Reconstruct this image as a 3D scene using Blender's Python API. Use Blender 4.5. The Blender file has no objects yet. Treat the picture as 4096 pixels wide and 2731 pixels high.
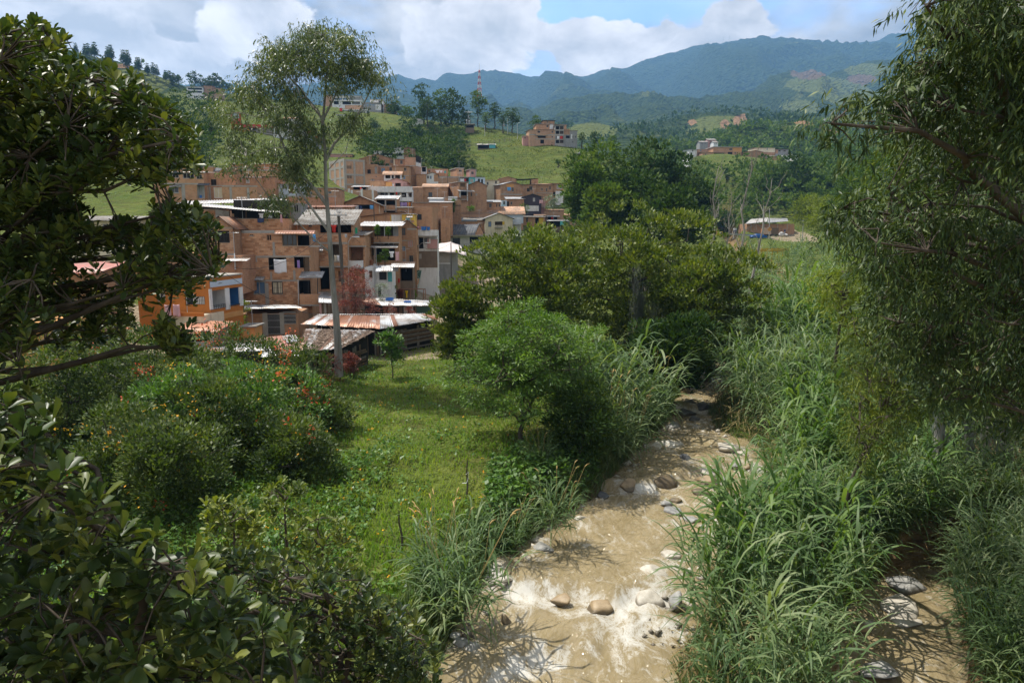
import bpy, math, random
import numpy as np
from mathutils import Vector, Matrix
random.seed(7); RNG = np.random.default_rng(7)
SC = bpy.context.scene; COL = SC.collection
# ------------------------------------------------------------------ camera
F_PX, CX, CY, PITCH, CAM_Z = 711.0, 512.0, 341.0, math.radians(8.9), 13.0
cam_d = bpy.data.cameras.new('camera'); cam = bpy.data.objects.new('camera', cam_d); COL.objects.link(cam)
cam_d.sensor_width = 36.0; cam_d.lens = F_PX / 1024 * 36.0; cam_d.clip_start = 0.1; cam_d.clip_end = 30000
cam.location = (0, 0, CAM_Z); cam.rotation_euler = (math.pi / 2 - PITCH, 0, 0); SC.camera = cam
# ------------------------------------------------------------------ light
SUN_DIR = Vector((-0.80, 0.40, 0)).normalized() * math.cos(math.radians(64)) + Vector((0, 0, math.sin(math.radians(64))))
sun_d = bpy.data.lights.new('sun', 'SUN'); sun = bpy.data.objects.new('sun', sun_d); COL.objects.link(sun)
sun_d.energy = 5.0; sun_d.angle = math.radians(0.53); sun_d.color = (1.0, 0.95, 0.86)
sun.rotation_euler = SUN_DIR.to_track_quat('Z', 'Y').to_euler(); sun.location = (-40, 20, 90)
SC.view_settings.view_transform = 'Standard'; SC.view_settings.look = 'None'
SC.view_settings.exposure = 0.55; SC.view_settings.gamma = 1.0; SC.view_settings.use_curve_mapping = False
SC.render.engine = 'CYCLES'
cy = SC.cycles
cy.use_denoising = True; cy.max_bounces = 5; cy.diffuse_bounces = 2; cy.glossy_bounces = 2
cy.transmission_bounces = 3; cy.transparent_max_bounces = 6; cy.volume_bounces = 0
cy.use_adaptive_sampling = True; cy.adaptive_threshold = 0.015; cy.caustics_reflective = False; cy.caustics_refractive = False
cy.sample_clamp_indirect = 4.0
# ------------------------------------------------------------------ node helpers
def nd(nt, typ, inp=None, **props):
    n = nt.nodes.new(typ)
    for k, v in props.items(): setattr(n, k, v)
    for k, v in (inp or {}).items():
        s = n.inputs[k]
        if isinstance(v, bpy.types.NodeSocket): nt.links.new(v, s)
        elif isinstance(v, bpy.types.Node): nt.links.new(v.outputs[0], s)
        else:
            if hasattr(s.default_value, '__len__') and len(s.default_value) == 4 and len(v) == 3: v = (*v, 1)
            s.default_value = v
    return n
def ramp(nt, fac, stops, interp='LINEAR'):
    r = nt.nodes.new('ShaderNodeValToRGB'); nt.links.new(fac, r.inputs[0]); r.color_ramp.interpolation = interp
    el = r.color_ramp.elements
    while len(el) < len(stops): el.new(0.5)
    for e, (p, c) in zip(el, stops):
        e.position = p; e.color = (*c, 1) if hasattr(c, '__len__') else (c, c, c, 1)
    return r.outputs[0]
def mth(nt, op, a, b=None, c=None, clamp=False):
    n = nt.nodes.new('ShaderNodeMath'); n.operation = op; n.use_clamp = clamp
    for i, v in enumerate((a, b, c)):
        if v is None: continue
        if isinstance(v, bpy.types.NodeSocket): nt.links.new(v, n.inputs[i])
        else: n.inputs[i].default_value = v
    return n.outputs[0]
def mixc(nt, fac, a, b, mode='MIX'):
    n = nt.nodes.new('ShaderNodeMix'); n.data_type = 'RGBA'; n.blend_type = mode
    for i, v in ((0, fac), (6, a), (7, b)):
        if isinstance(v, bpy.types.NodeSocket): nt.links.new(v, n.inputs[i])
        elif i == 0: n.inputs[0].default_value = v
        else: n.inputs[i].default_value = (*v, 1) if len(v) == 3 else v
    return n.outputs[2]
def noise(nt, vec, scale, detail=4, rough=0.55, dist=0.0):
    return nd(nt, 'ShaderNodeTexNoise', {'Vector': vec, 'Scale': scale, 'Detail': detail, 'Roughness': rough, 'Distortion': dist}).outputs[0]
def sc_vec(nt, vec, s):
    return nd(nt, 'ShaderNodeVectorMath', {0: vec, 1: s}, operation='MULTIPLY').outputs[0]
# ------------------------------------------------------------------ sky
world = bpy.data.worlds.new('World'); SC.world = world; world.use_nodes = True
wt = world.node_tree; wt.nodes.clear()
sky = nd(wt, 'ShaderNodeTexSky', sky_type='NISHITA', sun_disc=False, sun_elevation=math.radians(64),
         sun_rotation=math.atan2(SUN_DIR.x, SUN_DIR.y), altitude=1600.0, air_density=1.0, dust_density=1.0, ozone_density=1.0)
tc = nd(wt, 'ShaderNodeTexCoord').outputs['Generated']
sep = nd(wt, 'ShaderNodeSeparateXYZ', {0: tc})
zc = mth(wt, 'MAXIMUM', sep.outputs[2], 0.0)
den = mth(wt, 'ADD', zc, 0.16)
proj = nd(wt, 'ShaderNodeCombineXYZ', {0: mth(wt, 'DIVIDE', sep.outputs[0], den), 1: mth(wt, 'DIVIDE', sep.outputs[1], den), 2: 0.0}).outputs[0]
pm = nd(wt, 'ShaderNodeMapping', {0: proj, 'Location': (1.3, 0.6, 0.0), 'Scale': (1.0, 0.8, 1)}).outputs[0]
n_sheet = noise(wt, pm, 1.1, 9, 0.56, 0.25)              # broad cloud deck
n_body = noise(wt, pm, 2.6, 9, 0.55, 0.3)               # bodies: light and grey
n_puff = noise(wt, nd(wt, 'ShaderNodeMapping', {0: tc, 'Scale': (11.0, 11.0, 17.0)}).outputs[0], 1.0, 8, 0.55, 0.15)
def lobe(u, v, ru, rv):
    """A cumulus standing at one bearing and height of the sky."""
    dx, dz = (u - CX) / F_PX, (CY - v) / F_PX
    d = Vector((dx, math.cos(PITCH) + dz * math.sin(PITCH), -math.sin(PITCH) + dz * math.cos(PITCH))).normalized()
    dv = nd(wt, 'ShaderNodeVectorMath', {0: tc, 1: tuple(d)}, operation='SUBTRACT').outputs[0]
    dv = sc_vec(wt, dv, (F_PX / ru, F_PX / ru, F_PX / rv))
    return nd(wt, 'ShaderNodeVectorMath', {0: dv}, operation='LENGTH').outputs[1]
def puff(u, v, ru, rv, amp=2.1):
    l = lobe(u, v, ru, rv)
    e = mth(wt, 'ADD', l, mth(wt, 'MULTIPLY', mth(wt, 'SUBTRACT', n_puff, 0.5), -amp))
    return nd(wt, 'ShaderNodeMapRange', {0: e, 1: 0.86, 2: 1.0, 3: 1.0, 4: 0.0}, interpolation_type='SMOOTHSTEP').outputs[0]
cum = puff(610, 52, 56, 44)
for a in ((655, 62, 60, 40), (720, 48, 44, 34), (500, 22, 40, 34), (470, 50, 60, 40), (60, 30, 80, 36), (250, 24, 60, 30), (150, 66, 70, 30)):
    cum = mth(wt, 'MAXIMUM', cum, puff(*a))
cover = nd(wt, 'ShaderNodeMapRange', {0: n_sheet, 1: 0.30, 2: 0.48, 3: 0.2, 4: 1.0}, interpolation_type='SMOOTHSTEP').outputs[0]
gap = nd(wt, 'ShaderNodeMapRange', {0: mth(wt, 'ADD', lobe(640, 4, 120, 26), mth(wt, 'MULTIPLY', mth(wt, 'SUBTRACT', n_puff, 0.5), -1.2)), 1: 0.6, 2: 1.3, 3: 0.25, 4: 1.0}, interpolation_type='SMOOTHSTEP').outputs[0]
gap2 = nd(wt, 'ShaderNodeMapRange', {0: mth(wt, 'ADD', lobe(535, 62, 46, 60), mth(wt, 'MULTIPLY', mth(wt, 'SUBTRACT', n_puff, 0.5), -1.2)), 1: 0.5, 2: 1.4, 3: 0.55, 4: 1.0}, interpolation_type='SMOOTHSTEP').outputs[0]
cover = mth(wt, 'MULTIPLY', mth(wt, 'MULTIPLY', cover, gap), gap2)
hz = nd(wt, 'ShaderNodeMapRange', {0: sep.outputs[2], 1: 0.0, 2: 0.16, 3: 0.55, 4: 0.0}, interpolation_type='SMOOTHSTEP').outputs[0]
cover = mth(wt, 'MAXIMUM', cover, hz)
deck = ramp(wt, n_body, [(0.36, (2.2, 2.2, 2.25)), (0.50, (3.7, 3.6, 3.5)), (0.62, (5.6, 5.35, 5.1))])
cumc = ramp(wt, noise(wt, nd(wt, 'ShaderNodeMapping', {0: tc, 'Scale': (9, 9, 14)}).outputs[0], 1.0, 8, 0.6, 0.3), [(0.36, (4.0, 3.9, 3.8)), (0.5, (5.9, 5.6, 5.4)), (0.62, (7.6, 7.2, 6.9))])
skyc = mixc(wt, 1.0, sky.outputs[0], (1.6, 1.75, 1.95), 'MULTIPLY')
c1 = mixc(wt, cover, skyc, deck)
c2 = mixc(wt, cum, c1, cumc)
bg = nd(wt, 'ShaderNodeBackground', {'Color': c2, 'Strength': 0.15})
nd(wt, 'ShaderNodeOutputWorld', {0: bg})
# ------------------------------------------------------------------ geometry helpers
def ray(u, v):
    a, b = (CY - v) / F_PX, (u - CX) / F_PX
    return np.array([b, math.cos(PITCH) + a * math.sin(PITCH), -math.sin(PITCH) + a * math.cos(PITCH)])
def W(u, v, Y):
    """World point seen at u,v and standing Y metres ahead."""
    r = ray(u, v); return r / r[1] * Y + np.array([0, 0, CAM_Z])
def Wz(u, v, z):
    r = ray(u, v); return r / r[2] * (z - CAM_Z) + np.array([0, 0, CAM_Z])
def norm(a):
    return a / np.maximum(np.linalg.norm(a, axis=-1, keepdims=True), 1e-9)
def link(o, parent=None):
    COL.objects.link(o)
    if parent is not None: o.parent = parent
    return o
def mesh_np(name, V, F, mats, smooth=False, uv=None, mi=None, cols=None):
    """F: (M,k) int array or a list of such arrays / of index lists."""
    me = bpy.data.meshes.new(name)
    V = np.asarray(V, dtype=np.float32)
    if isinstance(F, np.ndarray): Fs = [F]
    elif len(F) and isinstance(F[0], np.ndarray) and F[0].ndim == 2: Fs = F
    else: Fs = None
    if Fs is None:
        me.from_pydata(V.tolist(), [], F)
    else:
        loops = np.concatenate([f.reshape(-1) for f in Fs]).astype(np.int32)
        tot = np.concatenate([np.full(len(f), f.shape[1], np.int32) for f in Fs])
        st = np.concatenate([[0], np.cumsum(tot)[:-1]]).astype(np.int32)
        me.vertices.add(len(V)); me.vertices.foreach_set('co', V.reshape(-1))
        me.loops.add(len(loops)); me.loops.foreach_set('vertex_index', loops)
        me.polygons.add(len(tot)); me.polygons.foreach_set('loop_start', st); me.polygons.foreach_set('loop_total', tot)
        me.update(calc_edges=True)
    for m in (mats if isinstance(mats, (list, tuple)) else [mats]): me.materials.append(m)
    if mi is not None: me.polygons.foreach_set('material_index', np.asarray(mi, np.int32))
    if smooth: me.polygons.foreach_set('use_smooth', np.ones(len(me.polygons), bool))
    if uv is not None:
        l = me.uv_layers.new(name='UVMap'); l.data.foreach_set('uv', np.asarray(uv, np.float32).reshape(-1))
    if cols is not None:
        for k, c in cols.items():
            at = me.attributes.new(k, 'FLOAT', 'POINT'); at.data.foreach_set('value', np.asarray(c, np.float32))
    return me
def ob(name, me, parent=None, loc=None, rz=None):
    o = bpy.data.objects.new(name, me)
    if loc is not None: o.location = loc
    if rz is not None: o.rotation_euler = (0, 0, rz)
    return link(o, parent)
def tag(o, label=None, cat=None, group=None, kind=None):
    if label: o['label'] = label
    if cat: o['category'] = cat
    if group: o['group'] = group
    if kind: o['kind'] = kind
    return o
def empty(name, loc, label, cat, rz=0.0, group=None):
    o = bpy.data.objects.new(name, None); o.empty_display_size = 0.3; o.location = loc; o.rotation_euler = (0, 0, rz)
    return tag(link(o), label, cat, group)
class MB:
    """Collects boxes, quads and tubes into one mesh, UVs in metres."""
    def __init__(s): s.v, s.f, s.uv, s.mi = [], [], [], []
    def quad(s, p, uv=None, mi=0):
        i = len(s.v); s.v += [tuple(q) for q in p]; s.f.append(list(range(i, i + len(p))))
        if uv is None:
            a = Vector(p[1]) - Vector(p[0]); e = a.normalized() if a.length else Vector((1, 0, 0))
            n = a.cross(Vector(p[-1]) - Vector(p[0])); g = n.cross(a)
            g = g.normalized() if g.length else Vector((0, 0, 1)); o = Vector(p[0])
            if abs(g.z) > 0.7:
                uv = [((Vector(q) - o).dot(e) + o.x + o.y, Vector(q).z) for q in p]
            else: uv = [((Vector(q) - o).dot(e), (Vector(q) - o).dot(g)) for q in p]
        s.uv += list(uv); s.mi.append(mi)
    def box(s, x0, x1, y0, y1, z0, z1, mi=0, skip=''):
        P = [(x0, y0, z0), (x1, y0, z0), (x1, y1, z0), (x0, y1, z0), (x0, y0, z1), (x1, y0, z1), (x1, y1, z1), (x0, y1, z1)]
        for k, q in (('f', (0, 1, 5, 4)), ('r', (1, 2, 6, 5)), ('b', (2, 3, 7, 6)), ('l', (3, 0, 4, 7)), ('t', (4, 5, 6, 7)), ('d', (3, 2, 1, 0))):
            if k not in skip: s.quad([P[i] for i in q], mi=mi)
        return s
    def slab(s, a, b, c, d, th, mi=0):
        """A quad of four points with thickness th downwards."""
        n = (Vector(b) - Vector(a)).cross(Vector(d) - Vector(a)).normalized()
        if n.z < 0: n = -n
        lo = [tuple(Vector(q) - n * th) for q in (a, b, c, d)]; hi = [tuple(q) for q in (a, b, c, d)]
        s.quad(hi, mi=mi); s.quad(lo[::-1], mi=mi)
        for i in range(4):
            j = (i + 1) % 4; s.quad([lo[i], lo[j], hi[j], hi[i]], mi=mi)
        return s
    def tube(s, pts, r, k=6, mi=0):
        V, F = tube(np.array(pts, float), r, k); i = len(s.v)
        s.v += [tuple(q) for q in V]
        for f in F: s.f.append([int(a) + i for a in f]); s.uv += [(0, 0)] * len(f); s.mi.append(mi)
        return s
    def build(s, name, mat, parent=None, loc=None, rz=None, smooth=False):
        me = mesh_np(name, s.v, s.f, mat, smooth, s.uv, s.mi)
        return ob(name, me, parent, loc, rz)
def tube(P, r, k=6, cap=True):
    """P (n,3), r scalar or (n,). Returns V, F(quads)."""
    P = np.asarray(P, float); n = len(P); r = np.broadcast_to(np.asarray(r, float), (n,))
    T = norm(np.gradient(P, axis=0)); ref = np.array([0.0, 0, 1.0]) if abs(T[0][2]) < 0.9 else np.array([1.0, 0, 0])
    A = norm(np.cross(T, ref)); B = np.cross(T, A)
    an = np.arange(k) / k * 2 * math.pi
    V = (P[:, None] + r[:, None, None] * (np.cos(an)[None, :, None] * A[:, None] + np.sin(an)[None, :, None] * B[:, None])).reshape(-1, 3)
    i = np.arange(n - 1)[:, None] * k; j = np.arange(k)[None]; j2 = (j + 1) % k
    F = np.stack([i + j, i + j2, i + k + j2, i + k + j], -1).reshape(-1, 4)
    return V, F
def join_tubes(L):
    Vs, Fs, o = [], [], 0
    for V, F in L: Vs.append(V); Fs.append(F + o); o += len(V)
    return np.concatenate(Vs), np.concatenate(Fs)
def vnoise(x, y, seed=0, octaves=4, gain=0.5):
    """Value noise, vectorised."""
    x = np.asarray(x, float); y = np.asarray(y, float); out = np.zeros(np.broadcast(x, y).shape); a, tot = 1.0, 0.0
    for o in range(octaves):
        xi, yi = np.floor(x).astype(np.int64), np.floor(y).astype(np.int64); fx, fy = x - xi, y - yi
        fx, fy = fx * fx * (3 - 2 * fx), fy * fy * (3 - 2 * fy)
        def h(i, j):
            n = (i * 374761393 + j * 668265263 + (seed + o * 17) * 974711) & 0x7fffffff
            n = ((n ^ (n >> 13)) * 1274126177) & 0x7fffffff
            return ((n ^ (n >> 16)) & 0xffff) / 65535.0
        v = (h(xi, yi) * (1 - fx) + h(xi + 1, yi) * fx) * (1 - fy) + (h(xi, yi + 1) * (1 - fx) + h(xi + 1, yi + 1) * fx) * fy
        out += a * (v - 0.5); tot += a; a *= gain; x = x * 2.03 + 11.7; y = y * 2.03 + 5.3
    return out / tot * 2
# ------------------------------------------------------------------ materials
def new_mat(name):
    m = bpy.data.materials.new(name); m.use_nodes = True; nt = m.node_tree; nt.nodes.clear()
    out = nt.nodes.new('ShaderNodeOutputMaterial'); return m, nt, out
def pos(nt): return nd(nt, 'ShaderNodeNewGeometry').outputs['Position']
def bsdf(nt, out, col, rough=0.7, spec=0.3, metal=0.0, normal=None, extra=None):
    inp = {'Base Color': col, 'Roughness': rough, 'Specular IOR Level': spec, 'Metallic': metal}
    if normal is not None: inp['Normal'] = normal
    inp.update(extra or {})
    b = nd(nt, 'ShaderNodeBsdfPrincipled', inp); nt.links.new(b.outputs[0], out.inputs[0]); return b
def bump(nt, h, strength=0.4, dist=0.05):
    return nd(nt, 'ShaderNodeBump', {'Height': h, 'Strength': strength, 'Distance': dist}).outputs[0]
def shade(c, k): return tuple(max(0.0, min(1.0, x * k)) for x in c)
def m_plain(name, col, rough=0.8, spec=0.25, var=0.25, scale=1.5, metal=0.0, bmp=0.0, stain=None):
    m, nt, out = new_mat(name); p = pos(nt)
    n1 = noise(nt, p, scale, 6, 0.6); n2 = noise(nt, p, scale * 9, 3, 0.6)
    n = mth(nt, 'ADD', mth(nt, 'MULTIPLY', n1, 0.7), mth(nt, 'MULTIPLY', n2, 0.3))
    c = ramp(nt, n, [(0.3, shade(col, 1 - var)), (0.7, shade(col, 1 + var * 0.6))])
    if stain:
        s = noise(nt, sc_vec(nt, p, (1, 1, 0.25)), 2.2, 6, 0.65)
        c = mixc(nt, ramp(nt, s, [(0.5, 0.0), (0.68, 0.75)]), c, stain)
    bsdf(nt, out, c, rough, spec, metal, bump(nt, n2, bmp, 0.02) if bmp else None); return m
def rnd_socket(nt):
    g = nd(nt, 'ShaderNodeNewGeometry').outputs['Random Per Island']; o = nd(nt, 'ShaderNodeObjectInfo').outputs['Random']
    return mth(nt, 'FRACT', mth(nt, 'ADD', g, mth(nt, 'MULTIPLY', o, 7.31)))
def m_leaf(name, cols, rough=0.45, spec=0.4, trans=0.25, tcol=None, nscale=0.25, patch=0.35, back=None):
    """cols: three colours from dark to bright; one per leaf by chance, shifted in patches through the crown."""
    m, nt, out = new_mat(name); p = pos(nt)
    r = rnd_socket(nt); n = noise(nt, p, nscale, 3, 0.6)
    f = mth(nt, 'ADD', mth(nt, 'MULTIPLY', r, 1 - patch), mth(nt, 'MULTIPLY', ramp(nt, n, [(0.35, 0.0), (0.65, 1.0)]), patch))
    c = ramp(nt, f, [(0.05, cols[0]), (0.5, cols[1]), (0.97, cols[2])])
    if back is not None:
        bf = nd(nt, 'ShaderNodeNewGeometry').outputs['Backfacing']; c = mixc(nt, mth(nt, 'MULTIPLY', bf, 0.6), c, back)
    b = nd(nt, 'ShaderNodeBsdfPrincipled', {'Base Color': c, 'Roughness': rough, 'Specular IOR Level': spec})
    t = nd(nt, 'ShaderNodeBsdfTranslucent', {'Color': mixc(nt, 1.0, c, tcol or (1.6, 1.7, 0.5), 'MULTIPLY')})
    mx = nd(nt, 'ShaderNodeMixShader', {0: trans, 1: b.outputs[0], 2: t.outputs[0]}); nt.links.new(mx.outputs[0], out.inputs[0]); return m
def m_bark(name, c1, c2, scale=3.0):
    m, nt, out = new_mat(name); p = pos(nt)
    n = noise(nt, sc_vec(nt, p, (1, 1, 0.18)), scale, 8, 0.65, 0.4)
    bsdf(nt, out, ramp(nt, n, [(0.35, c1), (0.65, c2)]), 0.85, 0.15, 0, bump(nt, n, 0.6, 0.04)); return m
def m_brick(name, c1, c2, mortar, bw=0.36, bh=0.2, stain=(0.12, 0.09, 0.07), amt=0.55):
    m, nt, out = new_mat(name); uv = nd(nt, 'ShaderNodeUVMap').outputs[0]; p = pos(nt)
    bt = nd(nt, 'ShaderNodeTexBrick', {'Vector': uv, 'Color1': c1, 'Color2': c2, 'Mortar': mortar, 'Scale': 1.0, 'Mortar Size': 0.012,
            'Mortar Smooth': 0.2, 'Bias': 0.0, 'Brick Width': bw, 'Row Height': bh}, offset=0.5)
    n1 = noise(nt, p, 0.55, 6, 0.62); n2 = noise(nt, sc_vec(nt, p, (1, 1, 0.3)), 1.7, 6, 0.65)
    c = mixc(nt, ramp(nt, n1, [(0.3, 0.0), (0.75, 0.6)]), bt.outputs[0], mixc(nt, 1.0, bt.outputs[0], (0.72, 0.66, 0.62), 'MULTIPLY'))
    c = mixc(nt, ramp(nt, n2, [(0.52, 0.0), (0.72, amt)]), c, stain)
    bsdf(nt, out, c, 0.9, 0.12, 0, bump(nt, bt.outputs[1], -0.3, 0.01)); return m
def m_roof(name, base, alt, rust, rust_amt=0.5, scale=0.8, rough=0.45, metal=0.25):
    m, nt, out = new_mat(name); p = pos(nt); r = rnd_socket(nt)
    n = noise(nt, p, scale, 7, 0.65, 0.5); n2 = noise(nt, p, 6.0, 4, 0.6)
    c = mixc(nt, r, base, alt)
    f = mth(nt, 'ADD', mth(nt, 'MULTIPLY', n, 0.75), mth(nt, 'MULTIPLY', n2, 0.25))
    c = mixc(nt, ramp(nt, f, [(0.52 - rust_amt * 0.25, 0.0), (0.60 - rust_amt * 0.2, 0.9)]), c, rust)
    bsdf(nt, out, c, rough, 0.4, metal); return m
BARK = m_bark('bark_brown', (0.035, 0.027, 0.02), (0.11, 0.09, 0.07))
BARK_GREY = m_bark('bark_grey', (0.13, 0.12, 0.10), (0.32, 0.30, 0.27), 2.0)
BARK_DEAD = m_bark('bark_dead', (0.16, 0.14, 0.12), (0.36, 0.33, 0.29), 2.0)
L_GLOSS = m_leaf('leaf_glossy', [(0.020, 0.038, 0.014), (0.050, 0.082, 0.022), (0.20, 0.215, 0.04)], 0.42, 0.35, 0.2, tcol=(1.5, 1.5, .5), nscale=2.4, patch=0.5)  # patchy yellow third tone stands in for light catching the rosettes
L_BROAD = m_leaf('leaf_broad', [(0.034, 0.062, 0.012), (0.095, 0.135, 0.020), (0.25, 0.27, 0.045)], 0.5, 0.35, 0.22, nscale=0.5, patch=0.4)  # yellow third tone puts sunlit crown highlights into the leaf colour
L_EUC = m_leaf('leaf_eucalyptus', [(0.035, 0.060, 0.026), (0.085, 0.12, 0.042), (0.21, 0.235, 0.10)], 0.42, 0.45, 0.22, nscale=0.4)
L_WILLOW = m_leaf('leaf_lance', [(0.012, 0.028, 0.010), (0.035, 0.066, 0.017), (0.13, 0.17, 0.036)], 0.5, 0.25, 0.12, nscale=0.5)
L_ACACIA = m_leaf('leaf_feathery', [(0.026, 0.046, 0.009), (0.070, 0.105, 0.016), (0.18, 0.205, 0.03)], 0.6, 0.15, 0.2, nscale=0.35, patch=0.5)
L_FRESH = m_leaf('leaf_fresh', [(0.032, 0.078, 0.012), (0.078, 0.155, 0.020), (0.175, 0.265, 0.04)], 0.5, 0.3, 0.3, nscale=0.6)
L_DARK = m_leaf('leaf_dark', [(0.014, 0.034, 0.010), (0.036, 0.070, 0.015), (0.088, 0.125, 0.026)], 0.7, 0.12, 0.2, nscale=0.25, patch=0.5)
L_MID = m_leaf('leaf_mid', [(0.030, 0.060, 0.013), (0.068, 0.120, 0.022), (0.15, 0.195, 0.035)], 0.7, 0.12, 0.22, nscale=0.2, patch=0.5)
L_BAMBOO = m_leaf('leaf_bamboo', [(0.066, 0.094, 0.013), (0.132, 0.171, 0.022), (0.231, 0.259, 0.033)], 0.55, 0.25, 0.35, nscale=0.3)
L_RED = m_leaf('leaf_red', [(0.091, 0.029, 0.023), (0.195, 0.065, 0.046), (0.325, 0.130, 0.078)], 0.55, 0.25, 0.2, tcol=(1.5, 0.8, 0.6), nscale=0.8)
L_SHRUB = m_leaf('leaf_shrub', [(0.022, 0.042, 0.012), (0.060, 0.095, 0.021), (0.16, 0.195, 0.045)], 0.5, 0.3, 0.25, nscale=0.4, patch=0.5)
L_VINE = m_leaf('leaf_creeper', [(0.035, 0.085, 0.016), (0.080, 0.165, 0.030), (0.17, 0.27, 0.06)], 0.45, 0.35, 0.25, nscale=0.5)
L_CANE = m_leaf('leaf_cane', [(0.042, 0.082, 0.026), (0.100, 0.160, 0.060), (0.27, 0.315, 0.16)], 0.5, 0.22, 0.3, nscale=0.35, patch=0.45)
L_CANE2 = m_leaf('leaf_cane_fresh', [(0.036, 0.085, 0.018), (0.080, 0.150, 0.034), (0.19, 0.265, 0.085)], 0.5, 0.22, 0.3, nscale=0.4)
L_DRY = m_leaf('leaf_dry', [(0.14, 0.10, 0.045), (0.24, 0.19, 0.085), (0.36, 0.30, 0.15)], 0.8, 0.1, 0.2, tcol=(1, 1, 1))
L_GRASS = m_leaf('leaf_meadow', [(0.085, 0.165, 0.018), (0.155, 0.255, 0.028), (0.30, 0.33, 0.06)], 0.6, 0.2, 0.3, nscale=0.22, patch=0.6)
L_PAST = m_leaf('leaf_pasture', [(0.06, 0.085, 0.018), (0.115, 0.14, 0.028), (0.19, 0.20, 0.05)], 0.8, 0.1, 0.2, nscale=0.08, patch=0.6)
L_SILVER = m_leaf('leaf_silver', [(0.10, 0.14, 0.10), (0.20, 0.25, 0.19), (0.34, 0.38, 0.30)], 0.5, 0.3, 0.15)
FLOWER_R = m_leaf('flower_red', [(0.45, 0.06, 0.02), (0.55, 0.10, 0.03), (0.62, 0.16, 0.05)], 0.6, 0.2, 0.3, tcol=(1, 1, 1))
FLOWER_Y = m_leaf('flower_yellow', [(0.60, 0.24, 0.01), (0.70, 0.36, 0.02), (0.75, 0.48, 0.03)], 0.6, 0.2, 0.3, tcol=(1, 1, 1))
MOSS = m_leaf('hanging_moss', [(0.13, 0.15, 0.13), (0.2, 0.22, 0.19), (0.28, 0.30, 0.26)], 0.8, 0.1, 0.2, tcol=(1, 1, 1))
# ================================================================== the lie of the land
RY = np.array([2, 8, 18.9, 25.5, 29, 32.5, 38, 42.9, 45.8, 60, 100, 150, 215, 300])
RL = np.array([-9, -6, -2.3, -.5, 1.75, 4.35, 7.0, 9.6, 10.9, 17, 36, 51, 62, 84])
RR = np.array([0.5, 1.5, 4.6, 7.4, 9.8, 12.4, 13.6, 12.5, 12.9, 20, 40, 56, 68, 92])
RZ = np.array([-.6, -.45, -.2, .25, .42, .7, .88, 1.0, 1.25, 1.9, 3.4, 5.6, 9, 12])
SY = np.array([2, 8, 15, 19, 21, 23.2, 25.4, 26.5, 33, 40])
SL = np.array([0.4, 2.5, 7.4, 9.6, 10.6, 12.3, 14.4, 16, 22, 28])
SR = np.array([9, 11.2, 12.6, 13.4, 14.3, 15.6, 17.8, 19, 25, 30])
SZ = np.array([-.6, -.45, -.2, -.1, -.05, 0, .05, .1, .3, .6])
def smooth01(t): t = np.clip(t, 0, 1); return t * t * (3 - 2 * t)
CTRL = []
for u, v, Y in [(200, 341, 60), (240, 339, 62), (300, 334, 66), (330, 322, 73), (370, 310, 76), (400, 300, 86), (425, 291, 113), (455, 299, 92),
                (437, 273, 116), (460, 250, 138), (160, 203, 105), (205, 203, 105), (250, 201, 108), (200, 214, 90), (270, 205, 100), (360, 215, 120),
                (350, 190, 168), (390, 201, 152), (425, 229, 128), (498, 233, 152), (530, 224, 172), (575, 229, 190), (580, 236, 185), (500, 201, 200),
                (560, 208, 205), (440, 184, 195), (405, 159, 212), (380, 167, 192), (240, 179, 126), (300, 183, 130), (475, 192, 205),
                (330, 108, 400), (395, 117, 380), (440, 121, 350), (500, 129, 330), (553, 146, 287), (590, 153, 282), (612, 166, 262),
                (360, 150, 275), (400, 158, 250), (480, 160, 262), (540, 180, 232), (556, 195, 216), (520, 165, 262), (440, 148, 300), (460, 132, 325),
                (240, 130, 272), (190, 150, 230), (270, 152, 232), (300, 138, 285), (180, 170, 165), (100, 175, 140), (60, 205, 110), (215, 112, 420), (300, 125, 330),
                (690, 159, 382), (750, 159, 382), (800, 163, 382), (850, 178, 330), (650, 172, 330), (720, 216, 250), (700, 228, 205), (820, 215, 235), (640, 190, 260), (600, 190, 215)]:
    CTRL.append(W(u, v, Y))
CTRL += [np.array(p, float) for p in [(-2, 29, 2.0), (-4, 24.6, 1.7), (.7, 35.8, 2.2), (-14.4, 49.6, 3.0), (-6.6, 56.6, 3.0), (-20, 40, 2.8), (-30, 30, 3), (-10, 20, 1.8),
         (-12, 10, 1.4), (5, 50, 2.6), (0, 45, 2.6), (14, 60, 3.2), (-3, 70, 3.3), (8, 80, 3.6), (12, 113, 4.2), (8, 20, 0.8), (10, 28, 1.2), (16, 35, 1.6), (18, 45, 2.4),
         (25, 60, 3.6), (45, 100, 5.6), (66, 150, 7.8), (80, 205, 10.4), (84, 222, 10.9), (100, 215, 10.9), (20, 20, 2.2), (24, 28, 2.8), (30, 40, 5.5), (40, 60, 8), (60, 90, 12),
         (90, 140, 18), (130, 215, 22), (60, 20, 12), (80, 60, 19), (0, 3, 0.6), (-20, -10, 3), (18, 2, 2.5), (-50, 60, 6), (-60, 20, 6), (-90, 60, 12), (-40, 85, 12),
         (23, 140, 8.5), (35, 180, 11), (60, 255, 18), (15, 150, 9), (-350, 540, 95), (-350, 0, 40), (350, 0, 55), (350, 540, 70), (0, 540, 25), (-150, 520, 70), (150, 540, 40),
         (60, 400, 18), (90, 460, 20), (-60, 470, 45), (-200, 300, 75), (-130, 180, 38)]]
CTRL = np.array(CTRL)
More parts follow.
